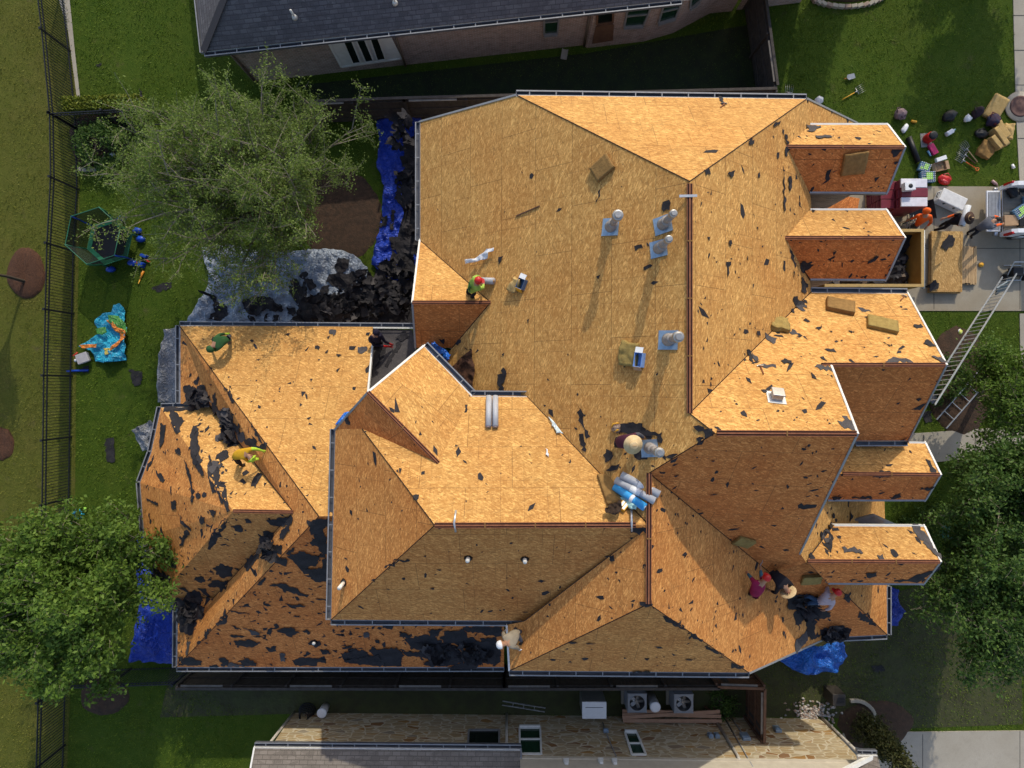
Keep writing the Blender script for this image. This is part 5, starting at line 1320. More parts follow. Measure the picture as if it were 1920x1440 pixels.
t = thing('drum', 'white lidded bucket beside the black hose coil at the stone wall', 'bucket', P(611, 1324, 0)); part(t, 'body', cm('cream_plastic', (0.55, 0.50, 0.46), .6), lambda b: b.lathe([(.16, 0), (.18, .5)], 20)); part(t, 'lid', WHITE, lambda b: b.lathe([(.195, .5), (.195, .54), (.16, .55)], 20))
t = thing('generator', 'grey metal box unit with a slotted white top by the stone wall', 'generator', P(1108, 1306, 0)); part(t, 'cabinet', GALV, lambda b: b.box((0, 0, .48), (.92, .62, .96)), False, .02); part(t, 'lid', WHITE, lambda b: (b.box((0, -.02, .985), (.95, .66, .05)),), False, .015); part(t, 'slot', BLACK, lambda b: b.box((0, .1, 1.012), (.7, .02, .006)), False)
t = thing('hose_coil', 'black coiled hose in a heap at the left end of the stone wall', 'hose', P(577, 1331, 0.0))
part(t, 'hose', BLACK, lambda b: b.tube([(math.cos(i * .42) * (.34 - .0022 * i), math.sin(i * .42) * (.32 - .002 * i), .05 + .006 * i) for i in range(80)], .026, 6))
for k, (x0, y0, x1, y1, l) in enumerate(((1167, 1345, 1350, 1334, 'pinkish lumber board lying slanted across the others by the stone wall'), (1167, 1338, 1352, 1343, 'lumber board lying level below the slanted one by the stone wall'), (1167, 1333, 1290, 1336, 'short lumber board at the back of the stack by the stone wall'), (1168, 1351, 1353, 1352, 'lumber board nearest the stone wall in the stack'))):
    a, c = P(x0, y0, .55 + .05 * (k == 0)), P(x1, y1, .55 + .05 * (k == 0)); t = MB(); mid = (a + c) / 2; t.bar(a - mid, c - mid, .14, .04); o = t.build('lumber_board', cm('pink_lumber', (0.40, 0.24, 0.16), .8, c2=(0.32, 0.18, 0.11), sc=4), None, False, .004); o.location = mid; tag(o, l, 'board', 'boards by the stone wall')
for x, y, l in ((1175, 1335, 'left sawhorse under the boards by the stone wall'), (1330, 1332, 'right sawhorse under the boards by the stone wall')):
    t = thing('sawhorse', l, 'sawhorse', P(x, y + 6, 0)); part(t, 'beam', GATEW, lambda b: b.bar((0, -.45, .50), (0, .4, .50), .09, .06), False)
    for sx in (-1, 1):
        for sy in (-.35, .3): part(t, 'leg', GATEW, lambda b: b.bar((sx * .2, sy, 0), (sx * .02, sy, .5), .05, .07), False)
t = thing('metal_cabinet', 'small dark metal cabinet at the end of the curved paver edging', 'cabinet', P(1556, 1296, 0)); part(t, 'cabinet', cm('dark_brown_metal', (0.05, 0.042, 0.036), .5), lambda b: b.box((0, 0, .35), (.55, .5, .7), top=.92), False, .02); part(t, 'louvre', BLACK, lambda b: [b.box((0.05, -.1 + .06 * k, .705), (.3, .025, .01)) for k in range(4)], False)
t = thing('paver_edging', 'curved grey paver edging round the corner bed at the bottom right', 'edging', P(1600, 1312, 0))
for k in range(9):
    a = math.radians(95 - k * 13); part(t, 'paver', CONCW, lambda b: b.box((math.cos(a) * .85, math.sin(a) * .75 - .75, .06), (.2, .14, .13), MX.Rotation(a + 1.57, 3, 'Z')), False, .015)
rk = MB()
for _ in range(260):
    q = (R.gauss(0, .45), R.gauss(0, .22)); rk.blob((q[0], q[1], .03), (R.uniform(.03, .075), R.uniform(.03, .06), R.uniform(.02, .05)), 6, R.choice((0, 0, 1, 2)), .4, R.random() * 50)
o = rk.build('rock_bed', [cm('pink_rock', (0.34, 0.25, 0.20), .9), cm('grey_rock', (0.30, 0.29, 0.29), .9), cm('pale_rock', (0.55, 0.50, 0.45), .9)], None, True); o.location = P(1522, 1336, 0); tag(o, 'bed of small mixed stones by the stone wall corner', 'rocks', None, 'stuff')
# upper lawn edging and slab
t = thing('paver_edging', 'curved paver edging with rocks around the tree bed at the top right', 'edging', P(1585, -20, 0))
for k in range(15):
    a = math.radians(-140 + k * 8.6); part(t, 'paver', CONCW if k % 3 else C_['pink_rock'], lambda b: b.box((math.cos(a) * 1.7, math.sin(a) * .75, .07), (.24, .15, .14), MX.Rotation(a + 1.57, 3, 'Z')), False, .015)
mound('tree_bed_soil', disc_poly(1585, -25, 72, 30, 20, 0.04, 3), SOIL, 0.08)
for x, y, l in ((1530, -8, 'downspout splash block at the corner of the brick house, top right'), (1058, 97, 'small pale splash block at the brick wall in the side yard')):
    small('splash_block', l, 'splash block', x, y + 6, 80, lambda t: part(t, 'tray', CONCW, lambda b: (b.box((0, 0, .03), (.4, .24, .05)), b.box((0, .11, .07), (.4, .03, .06)), b.box((0, -.11, .07), (.4, .03, .06))), False))
p = P(1912, 200, 0.04); t = thing('manhole_cover', 'round rusty manhole cover in a concrete ring by the sidewalk', 'manhole', P(1912, 200, 0.036)); part(t, 'ring', CONCW, lambda b: b.lathe([(.62, 0), (.60, .03)], 40)); part(t, 'cover', cm('rusty_iron', (0.13, 0.07, 0.06), .75, .3, c2=(0.09, 0.05, 0.045), sc=14), lambda b: b.lathe([(.43, .03), (.43, .045), (.36, .045), (.35, .04), (.2, .04), (.19, .046)], 40))
# ---------------------------------------------------------------- drive and front lawn
dm_ = thing('dump_trailer', 'ochre steel dump trailer full of black roofing waste beside the lower drive gable', 'dump trailer', P(1640, 486, 0))
OCH = cm('ochre_steel', (0.42, 0.235, 0.055), 0.6, 0.1, 0.4, (0.30, 0.16, 0.04), 3)
x0, x1, y0, y1, zb, zt_ = 11.9, 15.62, 3.72, 5.86, 0.55, 1.62
lo = LOC[dm_.name]
def bx(b, a, c, mi=0): a, c = V(a) - lo, V(c) - lo; b.box((a + c) / 2, (abs(c.x - a.x), abs(c.y - a.y), abs(c.z - a.z)), None, mi)
m = MB(); bx(m, (x1 - .06, y0, zb), (x1, y1, zt_)); bx(m, (x0, y0, zb), (x0 + .06, y1, zt_)); bx(m, (x0 + .06, y0, zb), (x1 - .06, y0 + .06, zt_)); bx(m, (x0 + .06, y1 - .06, zb), (x1 - .06, y1, zt_)); bx(m, (x0 + .06, y0 + .06, zb), (x1 - .06, y1 - .06, zb + .05)); m.build('box_body', OCH, dm_)
m = MB(); bx(m, (x0 - .03, y0 - .03, zt_), (x1 + .03, y0 + .08, zt_ + .06)); bx(m, (x0 - .03, y1 - .08, zt_), (x1 + .03, y1 + .03, zt_ + .06)); bx(m, (x1 - .08, y0 + .08, zt_), (x1 + .03, y1 - .08, zt_ + .06)); m.build('top_rail', cm('worn_ochre', (0.50, 0.33, 0.12), .5), dm_)
m = MB(); m.tube([V((x1 + .22, y0 - .05, 1.35)) - lo, V((x1 + .22, y1 + .05, 1.35)) - lo], 0.06, 12); m.build('tarp_roller', ALU, dm_, True)
m = MB()
for k in range(5): m.box(V((x1 + .14, y0 + .2 + k * .42, 1.25)) - lo, (.12, .10, .22))
m.build('bracket', BLACK, dm_)
for sx in (x0 + .9, x0 + 1.8):
    for sy in (y0 - .14, y1 + .14):
        m = MB(); m.tube([V((sx, sy - .1, .36)) - lo, V((sx, sy + .1, .36)) - lo], .36, 20); m.build('wheel', BLACK, dm_)
m = MB(); bx(m, (x0, y0 + .3, .40), (x1 + .9, y0 + .42, .52)); bx(m, (x0, y1 - .42, .40), (x1 + .9, y1 - .3, .52)); m.build('chassis', BLACK, dm_)
hp = MB(); NXg = 26
def hz(u, v): return zb + .35 + .45 * mnoise.noise(V((u * 1.3, v * 1.5, 2))) + .25 * mnoise.noise(V((u * 4, v * 4, 5)))
for i in range(NXg):
    for j in range(16):
        def q(a, c): return V((x0 + .07 + (x1 - x0 - .14) * a / NXg, y0 + .07 + (y1 - y0 - .14) * c / 16, hz(a * .15, c * .15) + R.uniform(0, .02))) - lo
        hp.face([q(i, j), q(i + 1, j), q(i + 1, j + 1), q(i, j + 1)], R.choice((0, 0, 0, 0, 1, 2)) if R.random() < .3 else 0)
for _ in range(70):
    c = V((R.uniform(x0 + .3, x1 - .2), R.uniform(y0 + .2, y1 - .2), 0)); c.z = hz((c.x - x0) / (x1 - x0) * NXg * .15, (c.y - y0) / (y1 - y0) * 2.4) + .05
    hp.box(c - lo, (R.uniform(.1, .4), R.uniform(.1, .3), .01), (V((R.gauss(0, .5), R.gauss(0, .5), 1)).to_track_quat('Z', 'Y') @ Quaternion((0, 0, 1), R.random() * 6)).to_matrix(), R.choice((0, 0, 1, 1, 2)))
o = hp.build('roofing_waste', [FELT, FELTG, cm('brown_waste', (0.16, 0.12, 0.09), .9)]); o.location = lo; tag(o, 'heap of black torn roofing waste filling the ochre dump trailer', 'waste', None, 'stuff')
SHEET = osb('osb_stack', (0.50, 0.31, 0.11), (0.62, 0.41, 0.17), (0.36, 0.20, 0.065), 0.3, 21.0, 1.0)
for k in range(6):
    p = P(1769, 493, 0.06) + V((R.uniform(-.05, .05), R.uniform(-.03, .03), k * .045)); m = MB(); L_, W_ = 2.44, 1.24
    m.face([V((-W_ / 2, -L_ / 2, .02)), V((W_ / 2, -L_ / 2, .02)), V((W_ / 2, L_ / 2, .02)), V((-W_ / 2, L_ / 2, .02))], 0, [(0, 0), (0, W_), (L_, W_), (L_, 0)]); m.box((0, 0, 0.008), (W_, L_, .020), None, 1)
    o = m.build('sheathing_panel', [SHEET, WOOD]); o.location = p; o.rotation_euler.z = R.uniform(-.03, .03) - .02
    tag(o, 'topmost wood sheathing panel of the stack on the drive, with black scraps on it' if k == 5 else 'wood sheathing panel inside the stack on the drive', 'panel', 'sheathing panels stacked on the drive')
solid([P(1769, 493, .31) + V(v) for v in ((-.62, -1.22, 0), (.62, -1.22, 0), (.62, 1.22, 0), (-.62, 1.22, 0))])
for k in range(9):
    for z in (0, 1, 2):
        p = P(1804.5 + 3.1 * k, 498 + R.uniform(-2, 2), .09 + .045 * z); m = MB(); m.box((0, 0, 0), (.058, 1.48, .042)); o = m.build('lumber_board', WOOD, None, False, .004); o.location = p; o.rotation_euler.z = R.uniform(-.012, .012)
        tag(o, 'pale lumber board in the neat stack right of the wood panels on the drive', 'board', 'lumber stacked on the drive')
small('tape_roll', 'yellow tape roll on the drive beside the lumber stack', 'tape', 1838, 497, 0, lambda t: part(t, 'roll', YEL, lambda b: (b.lathe([(.09, 0), (.09, .08)], 16), b.lathe([(.05, .081), (.05, .084)], 12))))
# shingle bundles
PUR = cm('purple_wrap', (0.52, 0.31, 0.45), 0.35, c2=(0.62, 0.46, 0.57), sc=8); MAR = cm('maroon_wrap', (0.20, 0.03, 0.045), 0.4); PALE = cm('pale_wrap', (0.78, 0.75, 0.80), 0.35)
m = MB(); m.box((0, 0, .055), (1.0, .34, .075)); bun0 = m.build('shingle_bundle', [PUR], None, False, .012)
def bundle(x, y, z, mm, lab, rz=0.0):
    o = bun0 if not bundle.n else bun0.copy()
    if bundle.n: COL.objects.link(o)
    if mm is not PUR:
        o.data = bundle.alt.setdefault(mm.name, bun0.data.copy()); o.data.materials[0] = mm
    bundle.n += 1; o.location = (x, y, z); o.rotation_euler.z = rz; tag(o, lab, 'bundle', 'wrapped shingle bundles on pallets'); return o
bundle.n = 0; bundle.alt = {}
for (px_, py_, lay, lb, cols) in ((1644, 381, 12, 'purple wrapped shingle bundle in the lower stack beside the top drive gable', 3), (1668, 383, 17, 'bundle in the tall pallet stack beside the white cooler', 3)):
    c = P(px_, py_, 0); pt = thing('pallet', 'wooden pallet under the %s stack of shingle bundles' % ('lower' if lay == 12 else 'tall'), 'pallet', c)
    part(pt, 'deck', WOOD, lambda b: [b.box((0, -.5 + .2 * k, .10), (1.05, .12, .02)) for k in range(6)], False); part(pt, 'runner', WOOD, lambda b: [b.box((-.45 + .45 * k, 0, .045), (.09, 1.1, .09)) for k in range(3)], False)
    for l in range(lay):
        for k in range(cols):
            top = l == lay - 1
            bundle(c.x + R.uniform(-.02, .02), c.y + (k - 1) * .36, .115 + l * .082, (PALE if (top and lay == 17 and k != 1) else MAR if (l + k) % 6 == 0 else PUR), (('pale wrapped ' if k != 1 else 'purple wrapped ') if lay == 17 and top else '') + lb)
zt17 = .115 + 17 * .082
carton('appliance_box', 'white box with a round black opening on the tall shingle stack', 1700, 352, 4, (0.40, 0.30, 0.22), [WHITE], z=zt17 + .03)
p = P(1701, 352, zt17 + .255); m = MB(); m.lathe([(.085, 0), (.08, .006)], 20); o = m.build('fan_opening', BLACK, D.objects['appliance_box'] if 'appliance_box' in D.objects else None, True); o.location = (0.01, 0, .222)
solid([P(1715, 400, 0.04)] * 0 or [P(1516, 349, .036), P(1950, 352, .036), P(1950, 583, .036), P(1500, 583, .036)])
def f_cooler(t):
    part(t, 'tub', WHITE, lambda b: b.box((0, 0, .2), (1.02, .50, .38), None, 0, 1.0), False, .06); part(t, 'lid', cm('cream_lid', (0.74, 0.72, 0.70), .4), lambda b: b.box((0, 0, .43), (1.06, .53, .09)), False, .035)
    for sy in (-1, 1): part(t, 'latch', BLACK, lambda b: b.box((.22 * sy, -.262, .36), (.05, .02, .12)), False)
    for sx in (-1, 1): part(t, 'handle', BLACK, lambda b: b.tube([(sx * .52, -.1, .3), (sx * .57, -.1, .27), (sx * .57, .1, .27), (sx * .52, .1, .3)], .018, 8))
small('cooler', 'big white cooler box standing on the wet drive', 'cooler', 1772, 380, -25, f_cooler)
TRAYM = cm('dark_grey_steel', (0.03, 0.03, 0.032), .5)
def f_wb(t):
    b = MB(); pr = [(.52, .33, .62), (.40, .24, .40)]
    lo_ = [V(p) for p in ((-.30, -.20, .34), (.28, -.22, .32), (.28, .22, .32), (-.30, .20, .34))]; hi = [V(p) for p in ((-.50, -.32, .62), (.50, -.38, .66), (.50, .38, .66), (-.50, .32, .62))]
    b.face(list(reversed(lo_))); b.face([p + V((0, 0, .01)) for p in lo_])
    for i in range(4):
        j = (i + 1) % 4; b.face([lo_[i], lo_[j], hi[j], hi[i]]); b.face([hi[i] * .985, hi[j] * .985, lo_[j] * .985 + V((0, 0, .012)), lo_[i] * .985 + V((0, 0, .012))])
    b.tube(hi + [hi[0]], .016, 6); b.build('tray', TRAYM, t)
    for sy in (-1, 1):
        part(t, 'handle', WOOD, lambda b: b.tube([(.55, sy * .12, .30), (-.30, sy * .24, .40), (-1.0, sy * .30, .62)], .022, 8)); part(t, 'leg', TRAYM, lambda b: b.tube([(-.30, sy * .24, .40), (-.42, sy * .26, 0.02), (-.15, sy * .24, .02)], .016, 6))
    part(t, 'wheel', BLACK, lambda b: b.tube([(.62, -.05, .2), (.62, .05, .2)], .2, 18))
small('wheelbarrow', 'black wheelbarrow behind the worker in the orange hood', 'wheelbarrow', 1709, 404, 10, f_wb)
small('utility_frame', 'folded metal step frame beside the wheelbarrow', 'step frame', 1692, 424, 90, lambda t: [part(t, 'tube', GALV, lambda b: b.tube([(-.35, -.2 + .12 * k, .5), (.3, -.2 + .12 * k, .55)], .016, 6)) for k in range(4)] + [part(t, 'leg', GALV, lambda b: b.tube([(-.3, s * .2, .5), (-.32, s * .22, 0)], .016, 6)) for s in (-1, 1)] + [part(t, 'leg', GALV, lambda b: b.tube([(.28, s * .2, .55), (.3, s * .22, 0)], .016, 6)) for s in (-1, 1)])
# pickup truck
tk = thing('pickup_truck', 'white pickup truck with its tailgate down at the right edge of the drive', 'pickup truck', V((19.4, 6.86, 0.036)))
TW = cm('white_paint', (0.80, 0.80, 0.82), 0.22, 0, .5, (0.78, 0.78, 0.80)); TGREY = cm('bed_liner', (0.20, 0.18, 0.15), .8); TAIL = cm('tail_lamp_red', (0.50, 0.01, 0.012), .15, 0, .6); CHR = cm('chrome', (0.6, 0.6, 0.62), .15, .9)
def f_body(b):
    for sy in (-1, 1):
        pr = [(0, .55), (0, 1.12), (.18, 1.22), (1.75, 1.24), (1.75, .50), (1.25, .50), (1.15, .80), (.90, .92), (.65, .80), (.55, .50)]
        b.prism([V((x, sy * 1.0, z)) for x, z in pr], (0, -sy * .16, 0))
    b.box((.9, 0, .62), (1.72, 1.7, .05)); b.box((1.72, 0, .9), (.05, 1.68, .6))
    cab = [(1.76, .45), (1.76, 1.25), (1.95, 1.78), (3.3, 1.80), (3.95, 1.22), (5.2, 1.10), (5.35, .9), (5.35, .45)]
    b.prism([V((x, -.98, z)) for x, z in cab], (0, 1.96, 0))
part(tk, 'body', TW, f_body, False, .03)
part(tk, 'bed_floor', TGREY, lambda b: (b.box((.87, 0, .66), (1.66, 1.62, .02)), [b.box((.87, -.7 + .2 * k, .675), (1.6, .06, .02)) for k in range(8)]), False)
tgp = part(tk, 'tailgate', TW, lambda b: b.box((-.30, 0, .60), (.55, 1.62, .07)), False, .02)
part(tk, 'tailgate_liner', GALV, lambda b: (b.box((-.30, 0, .642), (.46, 1.5, .012)), [b.bar((-.5 + .13 * k, -.7, .652), (-.5 + .13 * k, .7, .652), .03, .012) for k in range(4)]), False)
part(tk, 'bumper', CHR, lambda b: b.box((-.12, 0, .48), (.16, 1.9, .14)), False, .03)
for sy in (-1, 1):
    part(tk, 'tail_lamp', TAIL, lambda b: b.box((.06, sy * .985, .95), (.16, .10, .42), None, 0, .9), False, .02)
    for x in (.90, 4.35):
        wh = part(tk, 'wheel', BLACK, lambda b: b.tube([(x, sy * .72, .37), (x, sy * .99, .37)], .37, 24)); part(wh, 'rim', ALU, lambda b: b.tube([(x, sy * .98, .37), (x, sy * 1.0, .37)], .22, 18))
    part(tk, 'side_window', GLASS, lambda b: b.prism([V((x, sy * .983, z)) for x, z in ((2.0, 1.28), (2.1, 1.70), (3.2, 1.72), (3.7, 1.28))], (0, sy * .006, 0)), False)
part(tk, 'rear_window', GLASS, lambda b: b.prism([V((1.775, -.75, 1.32)), V((1.775, .75, 1.32)), V((1.915, .7, 1.70)), V((1.915, -.7, 1.70))], (-.006, 0, 0)), False)
part(tk, 'windscreen', GLASS, lambda b: b.prism([V((3.36, -.8, 1.76)), V((3.36, .8, 1.76)), V((3.90, .85, 1.27)), V((3.90, -.85, 1.27))], (.01, 0, .01)), False)
def bottles(name, label, loc, ang, nx, ny, capm=None, green=True, mess=False):
    t = thing(name, label, 'water pack', loc, MX.Rotation(math.radians(ang), 3, 'Z'), 'shrink wrapped water bottle packs')
    b = MB(); cb = MB(); s = .075
    for i in range(nx):
        for j in range(ny):
            x, y = (i - (nx - 1) / 2) * s, (j - (ny - 1) / 2) * s; z = (.02 * R.random()) if mess else 0
            b.lathe([(.034, 0), (.034, .13), (.012, .185)], 8, off=(x, y, z)); cb.lathe([(.016, .185), (.016, .205)], 8, off=(x, y, z))
    b.build('bottles', WATER, t, True); cb.build('caps', WHITE, t)
    if green: part(t, 'label_film', LIME, lambda q: (q.box((.04, .02, .200), (nx * s * .42, ny * s * .62, .006)), q.box((-nx * s * .28, -ny * s * .2, .19), (nx * s * .25, ny * s * .25, .006))), False)
    return t
bottles('water_pack', 'neat shrink wrapped pack of water bottles at the edge of the drive', P(1735, 334, .03), 2, 8, 6); bottles('water_pack', 'torn open pack of water bottles above the neat one on the grass', P(1729, 316, .03), -20, 6, 5, None, True, True)
bottles('water_pack', 'pack of water bottles at the far corner of the truck bed', V((20.4, 7.25, .73)), 10, 7, 5); bottles('water_pack', 'pack of water bottles in the middle of the truck bed', V((20.02, 6.78, .73)), 35, 7, 6); bottles('water_pack', 'pack of water bottles on the right of the truck bed', V((20.50, 6.65, .73)), -15, 6, 5)
carton('carton', 'flat brown carton in the near side of the truck bed', 1897, 414, 2, (0.75, 0.40, 0.12), [CARD], z=.72); carton('carton', 'dark flat box beside the brown carton in the truck bed', 1913, 418, 5, (0.30, 0.3, 0.16), [BLACK], z=.73)
def bag(name, label, px, py, ang, s, m, m2=None, strap=True, cat='bag', z=0.0, seed=1):
    p, fr = seat(px, py, ang); t = thing(name, label, cat, p + V((0, 0, z)), fr); b = MB(); b.blob((0, 0, s[2] * .45), (s[0] / 2, s[1] / 2, s[2] / 2), 16, 0, .35, seed); b.build('bag_body', m, t, True)
    if strap: part(t, 'strap', m2 or BLACK, lambda q: q.tube([(-s[0] * .3, s[1] * .3, s[2] * .8), (0, s[1] * .62, s[2] * .7), (s[0] * .45, s[1] * .45, s[2] * .3)], .02, 6)); part(t, 'pocket', m2 or m, lambda q: q.blob((0, -s[1] * .22, s[2] * .68), (s[0] * .3, s[1] * .22, s[2] * .25), 10, 0, .2, seed + 3))
    return t
bag('backpack', 'mauve grey backpack on the lawn near the top right dormer', 1684, 217, 40, (.48, .46, .34), cm('mauve_cloth', (0.20, 0.13, 0.14), .9, c2=(0.27, 0.19, 0.20)), cm('dark_mauve', (0.10, 0.06, 0.07), .9), seed=4)
bag('trash_bag', 'shiny black bag on the lawn left of the dark jacket bag', 1775, 221, 35, (.62, .42, .34), BLACK, None, False, 'trash bag', seed=6); bag('tote_bag', 'dark purple black tote standing behind the small white bag', 1826, 215, 65, (.5, .34, .45), cm('dark_purple_cloth', (0.030, 0.016, 0.026), .8), None, True, seed=8)
bag('shopping_bag', 'small white shopping bag in front of the dark tote', 1811, 225, 10, (.30, .26, .24), WHITE, WHITE, True, seed=10); bag('shopping_bag', 'thin white shopping bag below the mauve backpack', 1695, 242, 60, (.40, .22, .12), WHITE, WHITE, False, seed=12)
bag('jacket', 'dark blue and maroon jacket heaped on the tan foam pad', 1855, 230, 20, (.55, .50, .34), cm('dark_blue_cloth', (0.018, 0.024, 0.055), .9, c2=(0.06, 0.02, 0.03), sc=4), cm('maroon_cloth', (0.10, 0.02, 0.03), .9), True, 'jacket', .06, 14); bag('boots', 'tangle of black boots left of the foam pile', 1836, 253, -10, (.55, .34, .24), BLACK, None, True, 'boots', 0, 16)
bag('red_bag', 'crumpled red plastic bag at the grass edge of the drive', 1768, 338, -20, (.55, .40, .22), RED, cm('red_wrap', (0.65, 0.10, 0.10), .3), True, seed=18); bag('cloth_bag', 'grey striped cloth bundle under the ladder at the garage gable', 1746, 748, 60, (.42, .30, .2), cm('grey_stripe_cloth', (0.30, 0.29, 0.32), .9, c2=(0.12, 0.12, 0.15), sc=22), None, False, 'bundle', 0, 20)
bag('tool_bag', 'black tool bag on the open tailgate of the truck', 1868, 371, -60, (.55, .44, .26), BLACK, None, True, 'tool bag', .68, 22); bag('tool_bag', 'white and red crumpled sack on the tailgate beside the black tool bag', 1868, 363, 10, (.44, .22, .18), cm('white_red_sack', (0.55, 0.45, 0.45), .7, c2=(0.45, 0.05, 0.05), sc=9), None, False, 'sack', .68, 24)
bag('flower_bag', 'flower patterned dark bag beside the straw hat worker', 1157, 803, 20, (.26, .22, .14), cm('flower_cloth', (0.05, 0.02, 0.05), .8, c2=(0.40, 0.30, 0.20), sc=24), YEL, True, seed=26); bag('trash_bag', 'white plastic bag at the top right hip of the tall roof, on the lawn', 1533, 190, 0, (.35, .3, .25), WHITE, None, False, seed=28)
bag('yellow_sack', 'small lime and white packet on the grass beside the ladder hoist', 1798, 623, 40, (.22, .18, .12), cm('lime_packet', (0.55, 0.60, 0.12), .5), WHITE, True, 'packet', seed=29)
small('milk_jug', 'white plastic milk jug lying on the lawn', 'jug', 1778, 250, 30, lambda t: (part(t, 'body', WHITE, lambda b: b.box((-.03, 0, .1), (.30, .18, .18)), False, .04), part(t, 'neck', WHITE, lambda b: b.tube([(.12, 0, .1), (.2, 0, .1)], [.07, .03], 12)), part(t, 'cap', cm('mint_cap', (0.3, 0.6, 0.5), .5), lambda b: b.tube([(.2, 0, .1), (.235, 0, .1)], .035, 12))))
small('water_jug', 'red round water jug with black lid standing on a grey board', 'jug', 1736, 262, 5, lambda t: (part(t, 'body', RED, lambda b: b.lathe([(.17, .03), (.19, .1), (.19, .36), (.16, .42)], 20)), part(t, 'lid', BLACK, lambda b: b.lathe([(.165, .42), (.165, .47), (.1, .49)], 20)), part(t, 'spout', RED, lambda b: b.box((0, -.21, .12), (.05, .08, .06)), False)))
small('board', 'grey square board under the red water jug', 'board', 1736, 263, 4, lambda t: part(t, 'sheet', cm('grey_board', (0.32, 0.31, 0.29), .8), lambda b: b.box((0, 0, .01), (.44, .56, .02)), False))
small('pink_package', 'long magenta package on the lawn below the red jug', 'package', 1747, 281, -60, lambda t: (part(t, 'wrap', cm('magenta_wrap', (0.60, 0.03, 0.14), .35), lambda b: b.box((0, 0, .06), (.46, .24, .11)), False, .02), part(t, 'bottle', WATER, lambda b: b.tube([(-.05, -.2, .05), (.2, -.2, .05)], [.04, .03], 10))))
roll('felt_roll', 'black roll of felt standing out on the lawn above the torn water pack', 1704, 257, 1722, 304, .10, BLACK, BLACK, z=.11)
carton('carton', 'opened brown cardboard box between the water packs and the red bag', 1761, 313, 12, (0.44, 0.36, 0.10), [CARD, CARD, CARD], True); carton('carton', 'narrow white carton on top of the brown cardboard box', 1762, 299, 18, (0.42, 0.16, 0.12), [WHITE], z=.10)
small('cup', 'white foam cup lying on the grass by the sidewalk', 'cup', 1897, 313, -75, lambda t: part(t, 'cup', WHITE, lambda b: b.tube([(-.09, 0, .055), (.09, 0, .07)], [.045, .065], 14))); small('drink_can', 'yellow white drink can beside the mauve backpack', 'can', 1712, 229, -10, lambda t: part(t, 'can', YEL, lambda b: b.tube([(-.1, 0, .05), (.1, 0, .05)], .05, 14)))
small('drink_bottle', 'pink tinted bottle on the grass above the truck', 'bottle', 1863, 344, -40, lambda t: part(t, 'bottle', cm('pink_bottle', (0.45, 0.28, 0.28), .3), lambda b: b.tube([(-.14, 0, .05), (.08, 0, .05), (.13, 0, .05), (.17, 0, .05)], [.06, .06, .025, .025], 12)))
def fork(name, label, hx_, hy_, ex, ey, hm, tines=5, cat='pitchfork', D_=False):
    a, c = P(hx_, hy_, .05), P(ex, ey, .06); t = thing(name, label, cat, a); d = c - a; x = d.normalized(); y = V((-x.y, x.x, 0))
    part(t, 'handle', hm, lambda b: b.tube([x * .34, d], .019, 8))
    if D_: part(t, 'grip', hm, lambda b: b.tube([d, d + x * .08 + y * .07, d + x * .14 + y * .05, d + x * .14 - y * .05, d + x * .08 - y * .07, d], .016, 6))
    if tines: part(t, 'tines', STEEL, lambda b: (b.bar(x * .30 - y * .14, x * .30 + y * .14, .03, .02), b.tube([x * .28, x * .42], .024, 8), [b.tube([x * .30 + y * (.28 * k / (tines - 1) - .14), x * .12 + y * (.30 * k / (tines - 1) - .15) + V((0, 0, .03)), -x * .04 + y * (.30 * k / (tines - 1) - .15)], [.009, .008, .004], 5) for k in range(tines)]))
    else: part(t, 'blade', STEEL, lambda b: b.prism([x * .02 - y * .1 + V((0, 0, .03)), x * .02 + y * .1 + V((0, 0, .03)), x * .32 + y * .11 + V((0, 0, .05)), x * .38 + V((0, 0, .05)), x * .32 - y * .11 + V((0, 0, .05))], (0, 0, -.006)), False)
    return t
fork('pitchfork', 'pitchfork with a pale handle and dark grip, upper one of three on the lawn', 1804, 268, 1833, 304, WOOD); fork('pitchfork', 'pitchfork with a brown handle, middle one of three on the lawn', 1799, 281, 1829, 307, GATEW); fork('pitchfork', 'pitchfork with an orange handle and grip, lowest of three on the lawn', 1794, 293, 1829, 315, cm('orange_handle', (0.70, 0.14, 0.02), .5), 5, 'pitchfork', True)
fork('pitchfork', 'yellow handled fork lying alone on the upper right lawn', 1619, 164, 1579, 187, YEL); fork('shovel', 'orange handled shovel half in shade on the upper right lawn', 1603, 142, 1583, 148, cm('orange_handle2', (0.45, 0.17, 0.03), .6), 0, 'shovel'); fork('pitchfork', 'steel fork standing at the gutter corner above the tall roof', 1480, 160, 1479, 174, STEEL)
small('hose_reel', 'green hose coil half under the right tree beside the dormer', 'hose', 1772, 997, 0, lambda t: part(t, 'hose', cm('green_hose', (0.02, 0.16, 0.12), .4), lambda b: b.tube([(math.cos(i * .5) * (.30 - .002 * i), math.sin(i * .5) * (.26 - .002 * i), .05 + .008 * i) for i in range(50)], .03, 6)))

